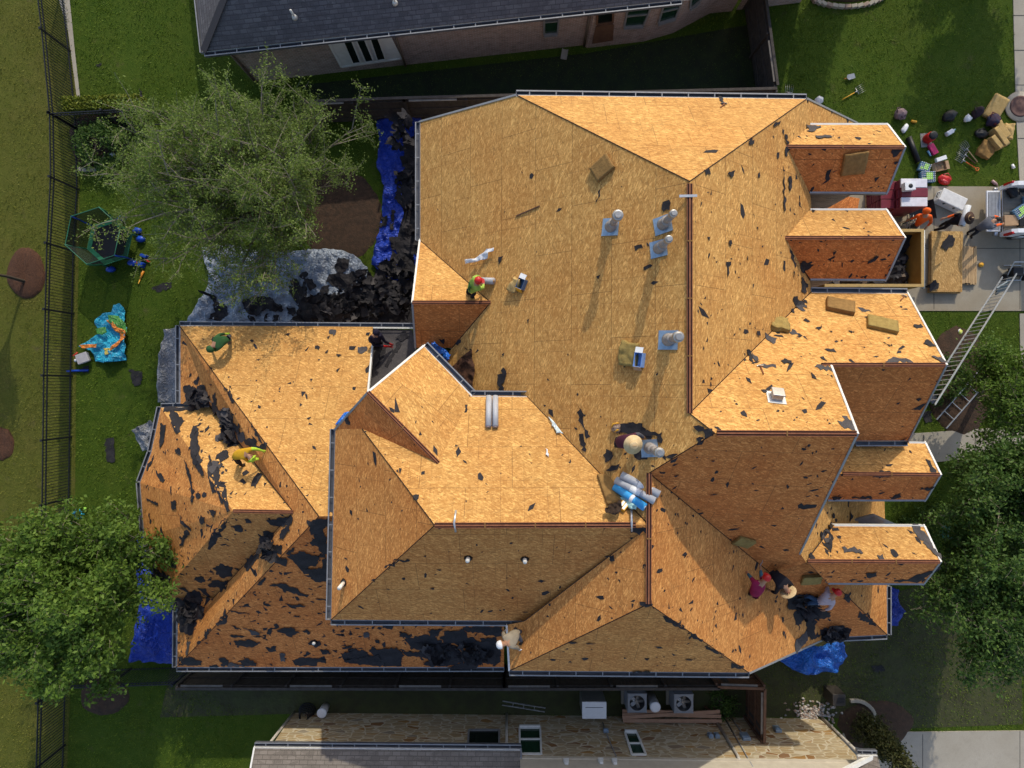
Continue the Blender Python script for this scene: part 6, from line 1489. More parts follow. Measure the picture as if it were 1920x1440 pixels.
# ---------------------------------------------------------------- people
def skin_person(label, ref, J, cols, hat=None, hatm=None, face=(1, 0), hair=None, sleeves='shirt', hands='skin', extra=None):
    zr = cast(*ref)[0].z
    def jp(s):
        x, y, h = s; return P(x, y, zr + h)
    for k in ('anL', 'anR'):
        x, y, h = J[k]; q, n = cast(x, y); J[k] = (x, y, max(h, q.z - zr + h))
    j = {k: jp(v) for k, v in J.items()}
    root = thing('person', label, 'person', V((j['pel'].x, j['pel'].y, zr))); o0 = LOC[root.name]
    j = {k: v - o0 for k, v in j.items()}
    vs, es, rad, tg = [], [], [], []
    def add(p, r, parent, t):
        vs.append(V(p)); rad.append(r if isinstance(r, tuple) else (r, r)); tg.append(t)
        if parent is not None: es.append((parent, len(vs) - 1, t))
        return len(vs) - 1
    pel = add(j['pel'], (.165, .14), None, 'pants'); mid = j['pel'].lerp(j['chest'], .5)
    sp = add(mid, (.175, .14), pel, 'shirt'); ch = add(j['chest'], (.205, .15), sp, 'shirt'); nk = add(j['neck'], .065, ch, 'skin')
    hd_ = j['head']; up = (hd_ - j['neck']).normalized(); h0 = add(j['neck'].lerp(hd_, .55), .075, nk, 'skin'); h1 = add(hd_, .10, h0, 'skin'); add(hd_ + up * .09, .075, h1, 'skin')
    f = V((face[0], face[1], 0)).normalized(); f = (f - up * f.dot(up)); f = f.normalized() if f.length > .1 else V((0, 0, -1)); s_ = up.cross(f)
    for sd in 'LR':
        sh, el, ha = j['sh' + sd], j['el' + sd], j['ha' + sd]; a = add(sh, .085, ch, 'shirt'); b_ = add(sh.lerp(el, .5), .07, a, 'shirt'); e = add(el, .056, b_, sleeves); c_ = add(el.lerp(ha, .55), .048, e, sleeves); wv = add(ha, .032, c_, hands)
        d = (ha - el).normalized(); sd_ = d.cross(V((0, 0, 1))); sd_ = sd_.normalized() if sd_.length > .1 else V((1, 0, 0)); pm = add(ha + d * .055, (.040, .022), wv, hands)
        for k, (off, ln) in enumerate(((-.030, .070), (-.010, .082), (.010, .076), (.030, .058))):
            k1 = add(ha + d * .095 + sd_ * off, .0095, pm, hands); add(ha + d * (.095 + ln * .9) + sd_ * off * 1.2 - V((0, 0, .020)), .008, k1, hands)
        k1 = add(ha + d * .055 + sd_ * (.045 if sd == 'L' else -.045), .011, pm, hands); add(ha + d * .095 + sd_ * (.062 if sd == 'L' else -.062), .009, k1, hands)
        hp_ = j['pel'].lerp(j['kn' + sd], .18) + s_ * 0; h_ = add(hp_, .105, pel, 'pants'); th = add(j['pel'].lerp(j['kn' + sd], .6), .085, h_, 'pants'); kn = add(j['kn' + sd], .066, th, 'pants'); cf = add(j['kn' + sd].lerp(j['an' + sd], .45), .062, kn, 'pants'); an = add(j['an' + sd], .045, cf, 'boot')
        td = V((f.x, f.y, 0)); td = td.normalized() if td.length > .1 else V((1, 0, 0)); add(j['an' + sd] + td * .13 + V((0, 0, -.03)), .04, an, 'boot')
    me = D.meshes.new('body'); me.from_pydata([tuple(v) for v in vs], [(a, b) for a, b, _ in es], []); o = D.objects.new('body', me); COL.objects.link(o)
    sk = o.modifiers.new('skin', 'SKIN'); sk.use_smooth_shade = True; sv = me.skin_vertices[0].data
    for i, r in enumerate(rad): sv[i].radius = r
    sv[0].use_root = True
    ss = o.modifiers.new('sub', 'SUBSURF'); ss.levels = 2; ss.render_levels = 2
    dg = bpy.context.evaluated_depsgraph_get(); nm = D.meshes.new_from_object(o.evaluated_get(dg)); o.modifiers.clear(); o.data = nm; nm.name = 'body'
    keys = ['shirt', 'pants', 'skin', 'boot', 'glove', 'sleeve']; nm.materials.clear()
    for k in keys: nm.materials.append(cols.get(k, cols.get('shirt') if k == 'sleeve' else SKIN))
    A0 = np.array([vs[a] for a, b, _ in es]); B0 = np.array([vs[b] for a, b, _ in es]); dd = B0 - A0; l2 = (dd ** 2).sum(1) + 1e-9; rr_ = np.array([(rad[a][0] + rad[b][0]) / 2 for a, b, _ in es])
    for pl in nm.polygons:
        c = np.array(pl.center); t_ = np.clip(((c - A0) * dd).sum(1) / l2, 0, 1); dist = np.linalg.norm(A0 + dd * t_[:, None] - c, axis=1) / rr_; pl.material_index = keys.index(es[int(dist.argmin())][2])
    o.parent = root
    b = MB()
    for sx in (-1, 1): b.blob(hd_ + f * .093 + s_ * sx * .034 + up * .012, .012, 8, 1); b.blob(hd_ + s_ * sx * .098, (.018, .018, .03), 8, 0)
    b.blob(hd_ + f * .108 - up * .012, (.016, .016, .024), 8, 0); b.blob(hd_ + f * .093 - up * .05, (.026, .012, .008), 8, 2); b.build('face', [cols.get('skin', SKIN), BLACK, cm('lip', (0.30, 0.10, 0.08), .6)], root, True)
    M3 = MX((f, up.cross(f), up)).transposed()
    if hat == 'cap':
        b = MB(); b.lathe([(.118, .0), (.118, .04), (.10, .10), (.05, .135), (.0, .14)], 18, 0, M3, hd_ + up * .02); b.build('cap', hatm, root, True)
        b = MB(); b.prism([hd_ + up * .03 + f * .09 + s_ * .09, hd_ + up * .03 + f * .19 + s_ * .05, hd_ + up * .03 + f * .19 - s_ * .05, hd_ + up * .03 + f * .09 - s_ * .09], up * .012); b.build('cap_peak', hatm, root)
    elif hat == 'straw':
        b = MB(); b.lathe([(.10, .03), (.235, .012), (.24, .022), (.11, .055), (.105, .12), (.075, .145), (.0, .14)], 28, 0, M3, hd_ + up * .02); b.build('straw_hat', hatm, root, True); b = MB(); b.lathe([(.113, .055), (.111, .08)], 24, 0, M3, hd_ + up * .02); b.bar(hd_ + up * .167 + f * .05, hd_ + up * .167 - f * .05, .03, .012); b.build('hat_band', WOOD, root)
    elif hat == 'hood':
        b = MB(); b.blob(hd_ + up * .01 - f * .025, (.135, .135, .15), 16, 0, .12, 3); b.build('hood', hatm, root, True)
    else:
        b = MB(); b.blob(hd_ + up * .035 - f * .02, (.108, .105, .10), 14, 0, .08, 2); b.build('hair', hair or cm('black_hair', (0.012, 0.010, 0.009), .6), root, True)
    if extra: extra(root, j, f, s_, up)
    return root
def cl(n, c): return cm('cloth_' + n, c, .9, 0, .2, tuple(x * .7 for x in c), 5, .3)
BOOT = cl('boots', (0.05, 0.035, 0.025)); JEAN = cl('jeans', (0.035, 0.065, 0.12)); DARKP = cl('dark_trousers', (0.022, 0.020, 0.026)); STRAW = cm('straw', (0.62, 0.47, 0.27), .8, c2=(0.5, 0.36, 0.19), sc=12); LIMEC = cl('lime', (0.50, 0.72, 0.06)); GRNC = cl('green', (0.035, 0.105, 0.035))
skin_person('person in a green hoodie bending over at the top left of the low roof', (430, 637), dict(pel=(425, 636, .85), chest=(408, 642, 1.02), neck=(400, 648, 1.02), head=(394, 653, 1.0), shL=(404, 634, 1.0), elL=(413, 627, .8), haL=(424, 626, .55), shR=(410, 652, .98), elR=(403, 657, .7), haR=(399, 652, .45), knL=(430, 630, .46), anL=(432, 630, .08), knR=(429, 642, .46), anR=(431, 643, .08)), dict(shirt=GRNC, pants=cl('grey', (0.10, 0.10, 0.12)), boot=BOOT, glove=LIMEC), 'hood', GRNC, (-1, -.5), None, 'shirt', 'glove')
skin_person('person in a navy hoodie and red gloves kneeling beside the flat roof strip', (706, 640), dict(pel=(707, 640, .42), chest=(704, 632, .82), neck=(704, 627, .95), head=(705, 624, 1.08), shL=(714, 629, .85), elL=(721, 640, .6), haL=(732, 645, .3), shR=(694, 634, .85), elR=(701, 647, .6), haR=(729, 650, .25), knL=(717, 643, .1), anL=(704, 645, .08), knR=(712, 649, .1), anR=(698, 648, .08)), dict(shirt=cl('navy', (0.018, 0.016, 0.035)), pants=DARKP, boot=BOOT, glove=RED), 'cap', cl('navy', (0.018, 0.016, 0.035)), (1, -.5), None, 'shirt', 'glove')
def vest(root, j, f, s_, up):
    b = MB(); d = (j['chest'] - j['pel']).normalized(); c = j['chest'].lerp(j['pel'], .25); n = V((0, 0, 1)) - d * d.z; n.normalize(); b.bar(c + n * .145 - s_ * .15, c + n * .145 + s_ * .15, .07, .02, n); b.bar(c + n * .15 + d * .15, c + n * .15 - d * .2, .06, .02, n); b.build('vest_stripe', GRNC, root)
skin_person('person in a red cap and lime vest kneeling on the left gable', (888, 548), dict(pel=(884, 542, .42), chest=(890, 534, .85), neck=(894, 530, .98), head=(896, 527, 1.1), shL=(888, 522, .9), elL=(896, 518, .7), haL=(904, 525, .45), shR=(899, 541, .88), elR=(905, 540, .62), haR=(907, 532, .42), knL=(878, 544, .12), anL=(876, 551, .08), knR=(890, 551, .25), anR=(882, 557, .07)), dict(shirt=cl('lime_green', (0.34, 0.50, 0.09)), pants=DARKP, boot=BOOT), 'cap', RED, (1, .1), None, 'shirt', 'skin', vest)
skin_person('person in a yellow shirt and lime cap bending with a pry bar', (449, 871), dict(pel=(440, 855, .82), chest=(456, 847, 1.0), neck=(464, 853, 1.0), head=(470, 858, .95), shL=(464, 844, 1.0), elL=(476, 841, .95), haL=(492, 845, .7), shR=(458, 858, .95), elR=(466, 865, .65), haR=(478, 862, .5), knL=(448, 866, .45), anL=(453, 873, .07), knR=(443, 863, .45), anR=(446, 869, .07)), dict(shirt=cl('amber', (0.62, 0.34, 0.02)), sleeve=LIMEC, pants=DARKP, boot=BOOT, glove=LIMEC), 'cap', LIMEC, (1, -.3), None, 'sleeve', 'glove')
MARC = cl('maroon', (0.075, 0.02, 0.04))
skin_person('person in a round straw hat and maroon shirt kneeling at a roof vent', (1164, 834), dict(pel=(1156, 828, .42), chest=(1178, 828, .74), neck=(1183, 831, .86), head=(1186, 833, .98), shL=(1181, 819, .76), elL=(1197, 814, .6), haL=(1210, 822, .32), shR=(1180, 838, .76), elR=(1192, 843, .5), haR=(1203, 837, .3), knL=(1170, 824, .12), anL=(1154, 822, .08), knR=(1169, 836, .12), anR=(1152, 836, .08)), dict(shirt=MARC, pants=DARKP, boot=BOOT, sleeve=cl('grey', (0.10, 0.10, 0.12))), 'straw', STRAW, (1, 0), None, 'sleeve')
MAGC = cl('magenta', (0.30, 0.018, 0.075)); TEALS = cl('teal_sleeve', (0.05, 0.16, 0.24))
skin_person('person in a magenta shirt and red cap kneeling with a hooked knife', (1415, 1120), dict(pel=(1413, 1116, .38), chest=(1424, 1100, .74), neck=(1431, 1091, .86), head=(1436, 1085, .95), shL=(1414, 1091, .76), elL=(1408, 1083, .6), haL=(1401, 1074, .32), shR=(1431, 1093, .76), elR=(1427, 1079, .6), haR=(1426, 1067, .35), knL=(1412, 1104, .10), anL=(1405, 1116, .08), knR=(1426, 1109, .10), anR=(1416, 1123, .08)), dict(shirt=MAGC, pants=DARKP, boot=BOOT, sleeve=TEALS), 'cap', RED, (.4, 1), None, 'sleeve')
BLK = cl('black', (0.016, 0.014, 0.020))
skin_person('person in black clothes bending down with a tilted straw hat', (1451, 1078), dict(pel=(1452, 1077, .74), chest=(1468, 1093, .84), neck=(1473, 1101, .80), head=(1477, 1108, .74), shL=(1476, 1089, .8), elL=(1485, 1098, .5), haL=(1481, 1107, .2), shR=(1460, 1100, .8), elR=(1454, 1112, .5), haR=(1444, 1107, .3), knL=(1457, 1073, .4), anL=(1457, 1071, .07), knR=(1447, 1081, .4), anR=(1446, 1081, .07)), dict(shirt=BLK, pants=DARKP, boot=BOOT), 'straw', STRAW, (.5, -1), None, 'shirt')
skin_person('person in a pale pink shirt, jeans and red cap sitting by the torn felt', (1537, 1128), dict(pel=(1536, 1128, .22), chest=(1553, 1123, .58), neck=(1562, 1117, .70), head=(1569, 1112, .82), shL=(1551, 1112, .62), elL=(1551, 1101, .45), haL=(1548, 1090, .22), shR=(1562, 1129, .58), elR=(1556, 1141, .4), haR=(1546, 1144, .18), knL=(1516, 1118, .32), anL=(1503, 1119, .08), knR=(1519, 1131, .32), anR=(1506, 1133, .08)), dict(shirt=cl('pale_pink', (0.50, 0.42, 0.46)), pants=JEAN, boot=BOOT), 'cap', RED, (-.5, .6), None, 'shirt')
skin_person('person in a beige shirt and white cap crouching at the lower eave', (968, 1192), dict(pel=(967, 1187, .48), chest=(958, 1201, .75), neck=(949, 1206, .82), head=(941, 1208, .86), shL=(946, 1195, .76), elL=(944, 1188, .5), haL=(947, 1183, .25), shR=(962, 1212, .74), elR=(970, 1214, .5), haR=(974, 1218, .25), knL=(973, 1184, .35), anL=(977, 1184, .07), knR=(974, 1196, .35), anR=(979, 1204, .07)), dict(shirt=cl('beige', (0.33, 0.28, 0.21)), pants=cl('grey', (0.10, 0.10, 0.12)), boot=BOOT, glove=WHITE), 'cap', WHITE, (-1, -.2), None, 'shirt', 'glove')
skin_person('person in an orange hooded jacket standing at the wheelbarrow', (1704, 434), dict(pel=(1722, 419, .95), chest=(1731, 409, 1.32), neck=(1734, 402, 1.48), head=(1736, 396, 1.62), shL=(1722, 404, 1.4), elL=(1715, 408, 1.15), haL=(1707, 411, 1.0), shR=(1744, 406, 1.38), elR=(1746, 417, 1.12), haR=(1738, 425, .98), knL=(1711, 423, .5), anL=(1701, 430, .07), knR=(1714, 430, .5), anR=(1706, 438, .07)), dict(shirt=ORANGE, pants=cl('grey', (0.10, 0.10, 0.12)), boot=BOOT), 'hood', ORANGE, (-1, .2), None, 'shirt')
skin_person('person with orange sleeves and a brown hat carrying a white roll across the drive', (1757, 429), dict(pel=(1784, 415, .95), chest=(1800, 411, 1.34), neck=(1809, 410, 1.5), head=(1816, 409, 1.64), shL=(1799, 402, 1.42), elL=(1787, 404, 1.2), haL=(1772, 409, 1.05), shR=(1802, 420, 1.4), elR=(1796, 421, 1.22), haR=(1801, 423, 1.12), knL=(1774, 417, .5), anL=(1762, 424, .07), knR=(1771, 427, .5), anR=(1752, 431, .07)), dict(shirt=BLK, sleeve=ORANGE, pants=DARKP, boot=BOOT), 'straw', cm('brown_hat', (0.06, 0.03, 0.02), .9), (1, 0), None, 'sleeve')
roll('underlayment_roll', 'white roll on the shoulder of the worker crossing the drive', 1815, 386, 1803, 423, .11, cm('white_membrane', (0.60, 0.62, 0.66), .5), BLACK, z=1.62)
skin_person('person in grey with orange sleeves leaning onto the truck tailgate', (1818, 439), dict(pel=(1836, 427, .95), chest=(1854, 418, 1.2), neck=(1862, 415, 1.27), head=(1869, 413, 1.28), shL=(1856, 408, 1.24), elL=(1866, 406, 1.05), haL=(1874, 408, .85), shR=(1858, 427, 1.22), elR=(1870, 422, 1.08), haR=(1880, 420, .88), knL=(1826, 430, .5), anL=(1814, 436, .07), knR=(1831, 436, .5), anR=(1821, 442, .07)), dict(shirt=cl('heather_grey', (0.17, 0.17, 0.19)), sleeve=ORANGE, pants=cl('dark_jeans', (0.02, 0.028, 0.05)), boot=BOOT), None, None, (1, .2), None, 'sleeve')
t = thing('pry_bar', 'long thin pry bar held down by the worker in yellow', 'pry bar', P(483, 862, 4.6)); part(t, 'bar', GATEW, lambda b: b.tube([P(493, 846, 5.15) - LOC[t.name], P(474, 877, 4.55) - LOC[t.name]], .018, 8)); part(t, 'claw', STEEL, lambda b: b.box(P(474, 877, 4.55) - LOC[t.name], (.1, .06, .03)), False)
q, n = cast(1427, 1058); t = thing('hook_knife', 'small dark hooked knife in the raised hand of the magenta worker', 'knife', P(1426, 1066, q.z + .35)); part(t, 'hook', STEEL, lambda b: b.tube([(0, 0, 0), (.0, .12, .0), (.06, .2, .0), (.05, .26, 0)], [.016, .014, .01, .006], 8))
# ---------------------------------------------------------------- torn felt and shingle scraps
ZONES = dict(A=(240, 580, 4.0), B=(240, 900, 4.0), C=(600, 900, 2.909), D=(1180, 800, 3.0968), E=(1400, 160, 3.692), F=(1400, 520, 3.692), G=(600, 620, 2.909), W=(0, 0, 1.0), T=(360, 340, 3.556))
SCR = dict(
A="""485,545 535,500 525,565 500,565|410,580 445,570 500,570 495,620 485,690 435,690 430,630 410,600|510,580 545,565 595,570 600,610 570,640 610,650 600,690 510,690|600,560 645,560 625,575|355,620 380,630 410,660 410,690 360,690
640,640 685,620 680,690 660,720 690,750 655,770 600,805 605,730 640,680|g660,760 740,765 755,830 710,880 680,855 650,800|745,850 800,855 835,880 860,850 865,880 850,920 800,930 750,900|g790,935 895,920 905,965 850,1000 800,990|g650,945 700,925 750,940 745,970 690,990 670,985
740,960 800,985 850,1000 900,1010 880,1030 800,1020 755,1030 740,990|830,990 900,965 960,965 980,990 960,1010 1000,1025 1045,1000 1040,1045 1000,1040 900,1035 840,1020
700,575 740,600 815,715 780,690|905,840 920,860 1000,960 1030,1010 1000,990 960,950 910,880|270,765 330,775 425,835 410,880 420,900 395,905 340,850|400,890 425,880 500,1010 600,1160 640,1220 610,1230 540,1180 430,1000|610,1190 645,1220 700,1340 765,1440 735,1440 660,1330 600,1240|265,730 530,735 525,755 340,765 275,770
340,1050 375,1035 410,1060 410,1090 345,1070|380,1130 420,1170 455,1210 480,1260 500,1320 510,1380 540,1390 505,1440 500,1370 470,1300 440,1250 410,1200|160,1180 190,1210 270,1240 310,1270 290,1290 240,1270 195,1230|135,1160 195,1125 190,1150 160,1180 150,1210 135,1210|g590,1170 640,1140 705,1180 660,1225 610,1195|665,1090 700,1060 745,1070 765,1100 720,1140 670,1120
855,1225 880,1205 910,1220 875,1245|830,1290 850,1270 890,1300 875,1330|955,1230 995,1240 980,1330 940,1320|1020,1300 1040,1300 1030,1325|595,870 628,885 590,925|540,910 570,910 565,920 540,920|g1510,150 1560,155 1550,200 1510,180|1480,200 1515,195 1505,225|1180,185 1215,180 1205,200|1330,310 1355,275 1350,295 1340,315|1480,320 1500,300 1500,325 1485,330|1560,335 1605,340 1580,355|g1720,280 1785,275 1795,310 1755,335 1725,320|1660,275 1710,275 1700,300 1660,300|1400,275 1440,280 1435,305 1405,295|1545,460 1590,440 1575,470|1365,520 1385,520 1375,545|1685,580 1710,585 1705,605 1685,600|1340,815 1375,805 1360,825|1790,175 1815,170 1810,195 1785,190|1780,445 1805,410 1810,470 1790,480|1800,215 1830,210 1840,250 1810,245|735,570 810,700 780,690
65,880 180,860 220,870 210,900 120,920 70,915|g75,925 170,905 190,1000 130,1050 100,1000|220,860 300,865 290,950 280,1000 245,1050 230,1000 225,930|1015,1000 1048,1005 1042,1050 1020,1040|500,1385 535,1375 560,1400 520,1420|565,1370 595,1375 580,1410 545,1400|765,1380 785,1360 780,1390|264,752 316,772 384,840 440,912 400,928 344,860 288,800|412,880 448,912 528,1048 576,1144 536,1152 472,1032|536,1104 580,1144 648,1256 704,1360 664,1368 600,1260|672,1312 720,1380 792,1496 760,1516 704,1432""",
B="""110,145 250,160 255,180 190,175 120,165|315,160 375,150 370,215 340,225 315,205|150,250 165,250 180,320 165,330|235,380 250,345 280,430 245,405|155,445 185,440 215,510 195,525 160,490|375,260 390,310 500,350 495,380 460,370 380,330|440,375 495,380 395,500 360,510|255,600 300,570 350,560 345,600 385,600 380,650 330,660 280,640|525,300 545,260 590,270 590,320 530,330|590,225 675,220 650,280|540,380 570,360 560,420 540,455|560,540 600,470 640,400 690,350 690,380 640,460 580,545|640,400 700,405 710,430 650,450|690,350 760,275 745,290 700,370|880,290 905,285 925,325 880,325|780,340 860,335 855,390 820,395 800,360
1040,300 1230,260 1265,270 1240,320 1180,345 1100,350 1060,340|1190,340 1240,320 1170,440 1120,450 1140,400|1020,380 1100,390 1110,410 1120,450 1100,480 1010,490 1020,430|1010,490 1180,475 1170,545 1020,545|1000,500 1020,560 930,650 900,680 830,680 890,590 950,560|1365,370 1385,310 1430,285 1508,280 1505,355 1440,360 1400,385|1360,470 1400,435 1445,435 1425,515|1405,560 1470,560 1465,585 1405,585|1180,550 1260,500 1250,520 1200,570|1090,540 1200,600 1180,655 1100,620|1250,560 1290,540 1360,560 1350,585 1280,575|1280,630 1370,620 1350,680 1370,715 1310,715 1290,660|1360,690 1500,720 1440,735 1370,715|1440,720 1500,530 1505,720|725,640 830,665 825,685 730,655|500,740 540,720 580,720 570,770 520,775|600,790 650,740 770,740 780,790 740,800 690,840 680,810 610,810|390,800 440,800 450,840 440,850|440,850 500,820 550,825 555,885 470,885|540,800 600,800 605,885 580,890
1075,780 1170,755 1260,800 1310,860 1350,870 1330,895 1290,880 1190,830 1180,850 1150,800|1185,910 1220,930 1335,935 1325,955 1215,955|845,945 910,920 918,960|750,970 910,1000 905,1015 780,990|960,790 1030,720 1045,730 1000,790|490,1240 570,1200 580,1130 640,1090 650,1100 600,1170 560,1210 510,1250|640,1090 720,1010 735,950 760,1010 730,1080 660,1110|375,920 450,905 540,910 550,1000 500,1080 460,1110 380,1070 360,1000|780,1080 810,1090 850,1120 800,1120|g870,1090 960,1130 985,1165 920,1170 910,1120|1030,1170 1050,1120 1110,1100 1130,1060 1140,1100 1080,1120 1060,1170|985,1165 1040,1165 1030,1180 920,1175|770,1160 850,1160 915,1180 800,1185|1310,1130 1350,1110 1370,1140 1345,1165|1035,1250 1120,1240 1110,1290 1050,1290|g1145,1290 1185,1290 1175,1370 1140,1370|1350,1225 1390,1190 1440,1200 1450,1230 1400,1265 1360,1240|1450,1290 1490,1260 1515,1280 1510,1315|1230,1350 1320,1320 1420,1330 1480,1310 1490,1350 1420,1370 1410,1405 1250,1405|690,1330 740,1320 760,1350 745,1405 690,1405|g745,1400 770,1360 850,1380 890,1405|850,1350 900,1320 970,1370 960,1400 870,1400|610,1390 670,1380 680,1405 610,1405|1045,1380 1075,1370 1100,1405|1620,1350 1700,1330 1780,1320 1850,1350 1920,1370 1920,1405 1750,1390 1640,1370|g430,1220 475,1215 470,1290 450,1300 425,1290|g1770,1140 1805,1135 1805,1170 1770,1185|1655,1260 1720,1260 1725,1300 1670,1310|1810,1290 1840,1235 1865,1260 1850,1310|1605,1250 1690,1235 1680,1255 1610,1270|g325,1290 380,1310 385,1330 330,1340|245,680 370,720 300,800 290,870 230,890 225,760|1870,1200 1890,1210 1885,1230 1865,1220|1420,990 1440,1000 1430,1010|1200,990 1225,985 1215,1010|1240,1020 1310,1010 1260,1030|1590,1140 1625,1120 1615,1145|1640,1155 1690,1155 1670,1165|1530,1270 1570,1275 1550,1290|1410,885 1490,895 1490,915 1440,900|1408,400 1492,384 1496,560 1440,580|1340,656 1480,640 1488,768 1392,776|768,264 800,272 712,384 632,480 576,536 560,512 632,424 704,336|1340,300 1440,288 1488,340 1440,440 1360,420|360,1040 440,1000 528,1060 480,1160 392,1140|1200,560 1340,520 1440,580 1400,660 1264,648|640,660 720,608 800,640 760,740 672,752|360,1340 480,1312 560,1360 544,1400 368,1400|800,1200 920,1180 1000,1224 920,1264 824,1248|1120,1120 1232,1088 1288,1144 1200,1184""",
C="""340,785 410,785 390,820 340,810|g240,830 265,825 265,860 240,865|515,885 590,890 605,905 550,910|590,820 680,800 620,870 600,855|650,860 700,820 750,810 755,880 700,900 670,890|780,800 870,790 950,800 950,850 900,840 800,830|945,795 995,795 990,860 950,850|130,980 250,960 330,940 330,1000 300,990 160,1000|330,940 420,910 450,940 440,1030 340,1030 320,1000|450,935 500,930 620,930 610,980 560,970 470,960|620,930 680,890 760,930 770,1000 690,1030 600,1030 560,1010 610,980|760,1000 870,960 960,930 960,1000 870,1000 850,1040 720,1040 690,1030|690,850 760,860 840,850 860,900 800,930 740,900|265,930 290,900 305,940 280,950|155,920 200,910 205,945 165,945|435,840 460,825 490,850 470,870|870,860 960,850 975,900 880,910|940,920 985,910 985,1000 940,1030|980,1000 1040,1000 1030,1040 980,1040|505,85 540,85 530,110|340,490 420,425 495,430 490,440 420,450 365,500|275,550 305,537 300,565|620,255 670,260 650,270|1690,265 1780,260 1775,290 1695,290|1780,240 1808,235 1805,290 1790,290|1805,330 1825,360 1805,380|1550,425 1600,405 1605,435|1745,670 1810,655 1818,685 1780,700 1750,690|1860,730 1900,745 1920,790 1890,780|1770,465 1785,460 1783,490|1350,885 1405,885 1390,893|1445,890 1505,888 1490,895|1425,970 1465,968 1440,990|1655,965 1675,970 1660,978|1770,975 1795,968 1785,988|1700,1040 1800,1035 1795,1052 1710,1055|1520,1045 1580,1042 1570,1055|635,487 660,487 655,498|565,415 582,410 575,422|600,590 625,585 620,600|1195,555 1220,550 1210,562|1685,315 1705,312 1700,325|75,780 100,790 95,805|300,870 325,870 325,890 305,890|120,820 135,810 130,830|0,920 50,920 55,955 10,955|70,930 95,925 90,945|5,970 35,980 30,1000 5,995|465,858 582,829 669,873 625,945 495,937|669,815 785,809 815,873 713,902|785,887 916,858 975,916 960,989 815,983|291,916 422,896 465,954 407,1004 291,998|887,797 989,803 983,858 896,849|116,937 233,913 291,966 233,1001 131,998""",
D="""190,1090 260,1120 330,1170 340,1200 290,1170 200,1110|330,1170 390,1210 440,1250 430,1265 350,1210|440,1250 520,1310 570,1340 550,1350 470,1300 420,1260|580,1350 640,1385 680,1410 600,1415 590,1390|890,980 950,965 1050,970 1100,1000 1080,1040 1000,1060 930,1050 890,1030|1050,1050 1160,1070 1165,1115 1100,1120 1060,1110|940,1060 1010,1060 1050,1100 1000,1150 950,1140|1000,1120 1060,1100 1090,1130 1080,1200 1140,1230 1120,1240 1050,1230 1010,1190|g950,1220 1050,1200 1060,1260 1000,1280 960,1310 940,1250|1240,960 1290,1000 1290,1030 1240,1000|1310,1050 1340,1080 1380,1070 1400,1110 1470,1180 1440,1170 1360,1130 1320,1090|1150,1160 1220,1140 1270,1165 1250,1200 1180,1230 1150,1210|1100,600 1160,595 1165,640 1120,705 1095,670|g1130,620 1165,600 1165,645 1125,665|1145,565 1185,560 1190,590 1150,590|1040,740 1060,730 1075,760 1045,768|g1240,700 1340,710 1350,730 1240,728|g1440,745 1475,740 1475,770 1445,770|1520,735 1545,715 1560,745 1540,755|g1665,580 1705,575 1740,650 1720,700 1700,660 1670,640|g1720,680 1745,665 1790,750 1780,760|1365,850 1420,832 1440,870 1400,885|1545,895 1620,890 1650,850 1710,850 1720,905 1550,908|1700,860 1780,800 1790,820 1720,900|1430,265 1520,258 1520,288 1430,293|1175,405 1230,400 1220,425 1180,430|1290,410 1380,400 1430,415 1300,420|1510,410 1560,380 1580,410 1530,423|1680,365 1760,345 1740,375|1280,480 1310,520 1270,550|215,180 275,155 280,180 245,215|390,70 425,60 425,105 395,110|430,20 480,10 485,50 440,70|375,0 425,0 430,20 400,30|170,255 185,265 210,262 205,275 180,272|1740,190 1765,200 1760,265 1735,268|455,390 520,390 500,395|885,1180 905,1190 910,1235 895,1210|100,560 130,555 130,600 105,595|100,40 130,60 120,80|470,200 495,195 490,205|255,285 285,280 270,295|260,505 275,500 270,520|320,555 330,550 328,570|410,605 420,600 415,620|1172,505 1190,500 1195,530 1175,530|860,1050 880,1060 875,1080|1500,790 1600,792 1560,800|80,800 95,795 92,830|320,1350 390,1340 345,1360|85,1340 115,1340 100,1360|880,1100 900,1110 895,1140 885,1130""",
E="""g410,270 520,268 500,295 440,335 400,325 430,300|g475,345 580,345 590,365 475,370|g750,355 790,358 790,372 750,370|625,365 650,350 640,370|995,435 1085,440 1050,485 1000,465|500,440 550,440 545,455|545,600 575,590 565,660 550,640|880,645 912,640 895,668|250,590 260,590 258,750 280,800 260,880 250,830|275,655 305,630 320,700 300,735 285,700|205,470 230,460 220,510 205,505|265,430 295,420 285,490 260,495|5,395 60,370 55,400 10,420|170,290 245,235 235,265 180,300|285,1140 310,1150 355,1250 340,1260|370,1225 460,1245 405,1300 365,1270|840,1220 880,1185 905,1190 890,1215 845,1235|590,1160 615,1150 605,1180|250,1215 270,1215 270,1285 255,1285|365,1330 400,1350 440,1370 410,1440 365,1430|1340,1120 1395,1030 1440,1060 1430,1110 1380,1145|1255,1390 1290,1350 1330,1370 1320,1410 1260,1420|780,1330 830,1315 825,1340|75,615 90,600 92,640 75,640|65,985 80,980 78,1000|g425,860 475,865 450,885|680,225 715,240 700,265|580,180 598,180 590,205|255,345 285,340 285,375 260,375|g250,385 300,390 290,415|360,765 372,765 372,840 365,840|245,305 262,310 255,345|320,1285 335,1290 330,1345 320,1320|0,1180 10,1190 5,1220|40,1380 55,1370 40,1410|410,105 430,105 425,125|1010,540 1045,535 1030,550|980,1270 990,1280 978,1290""",
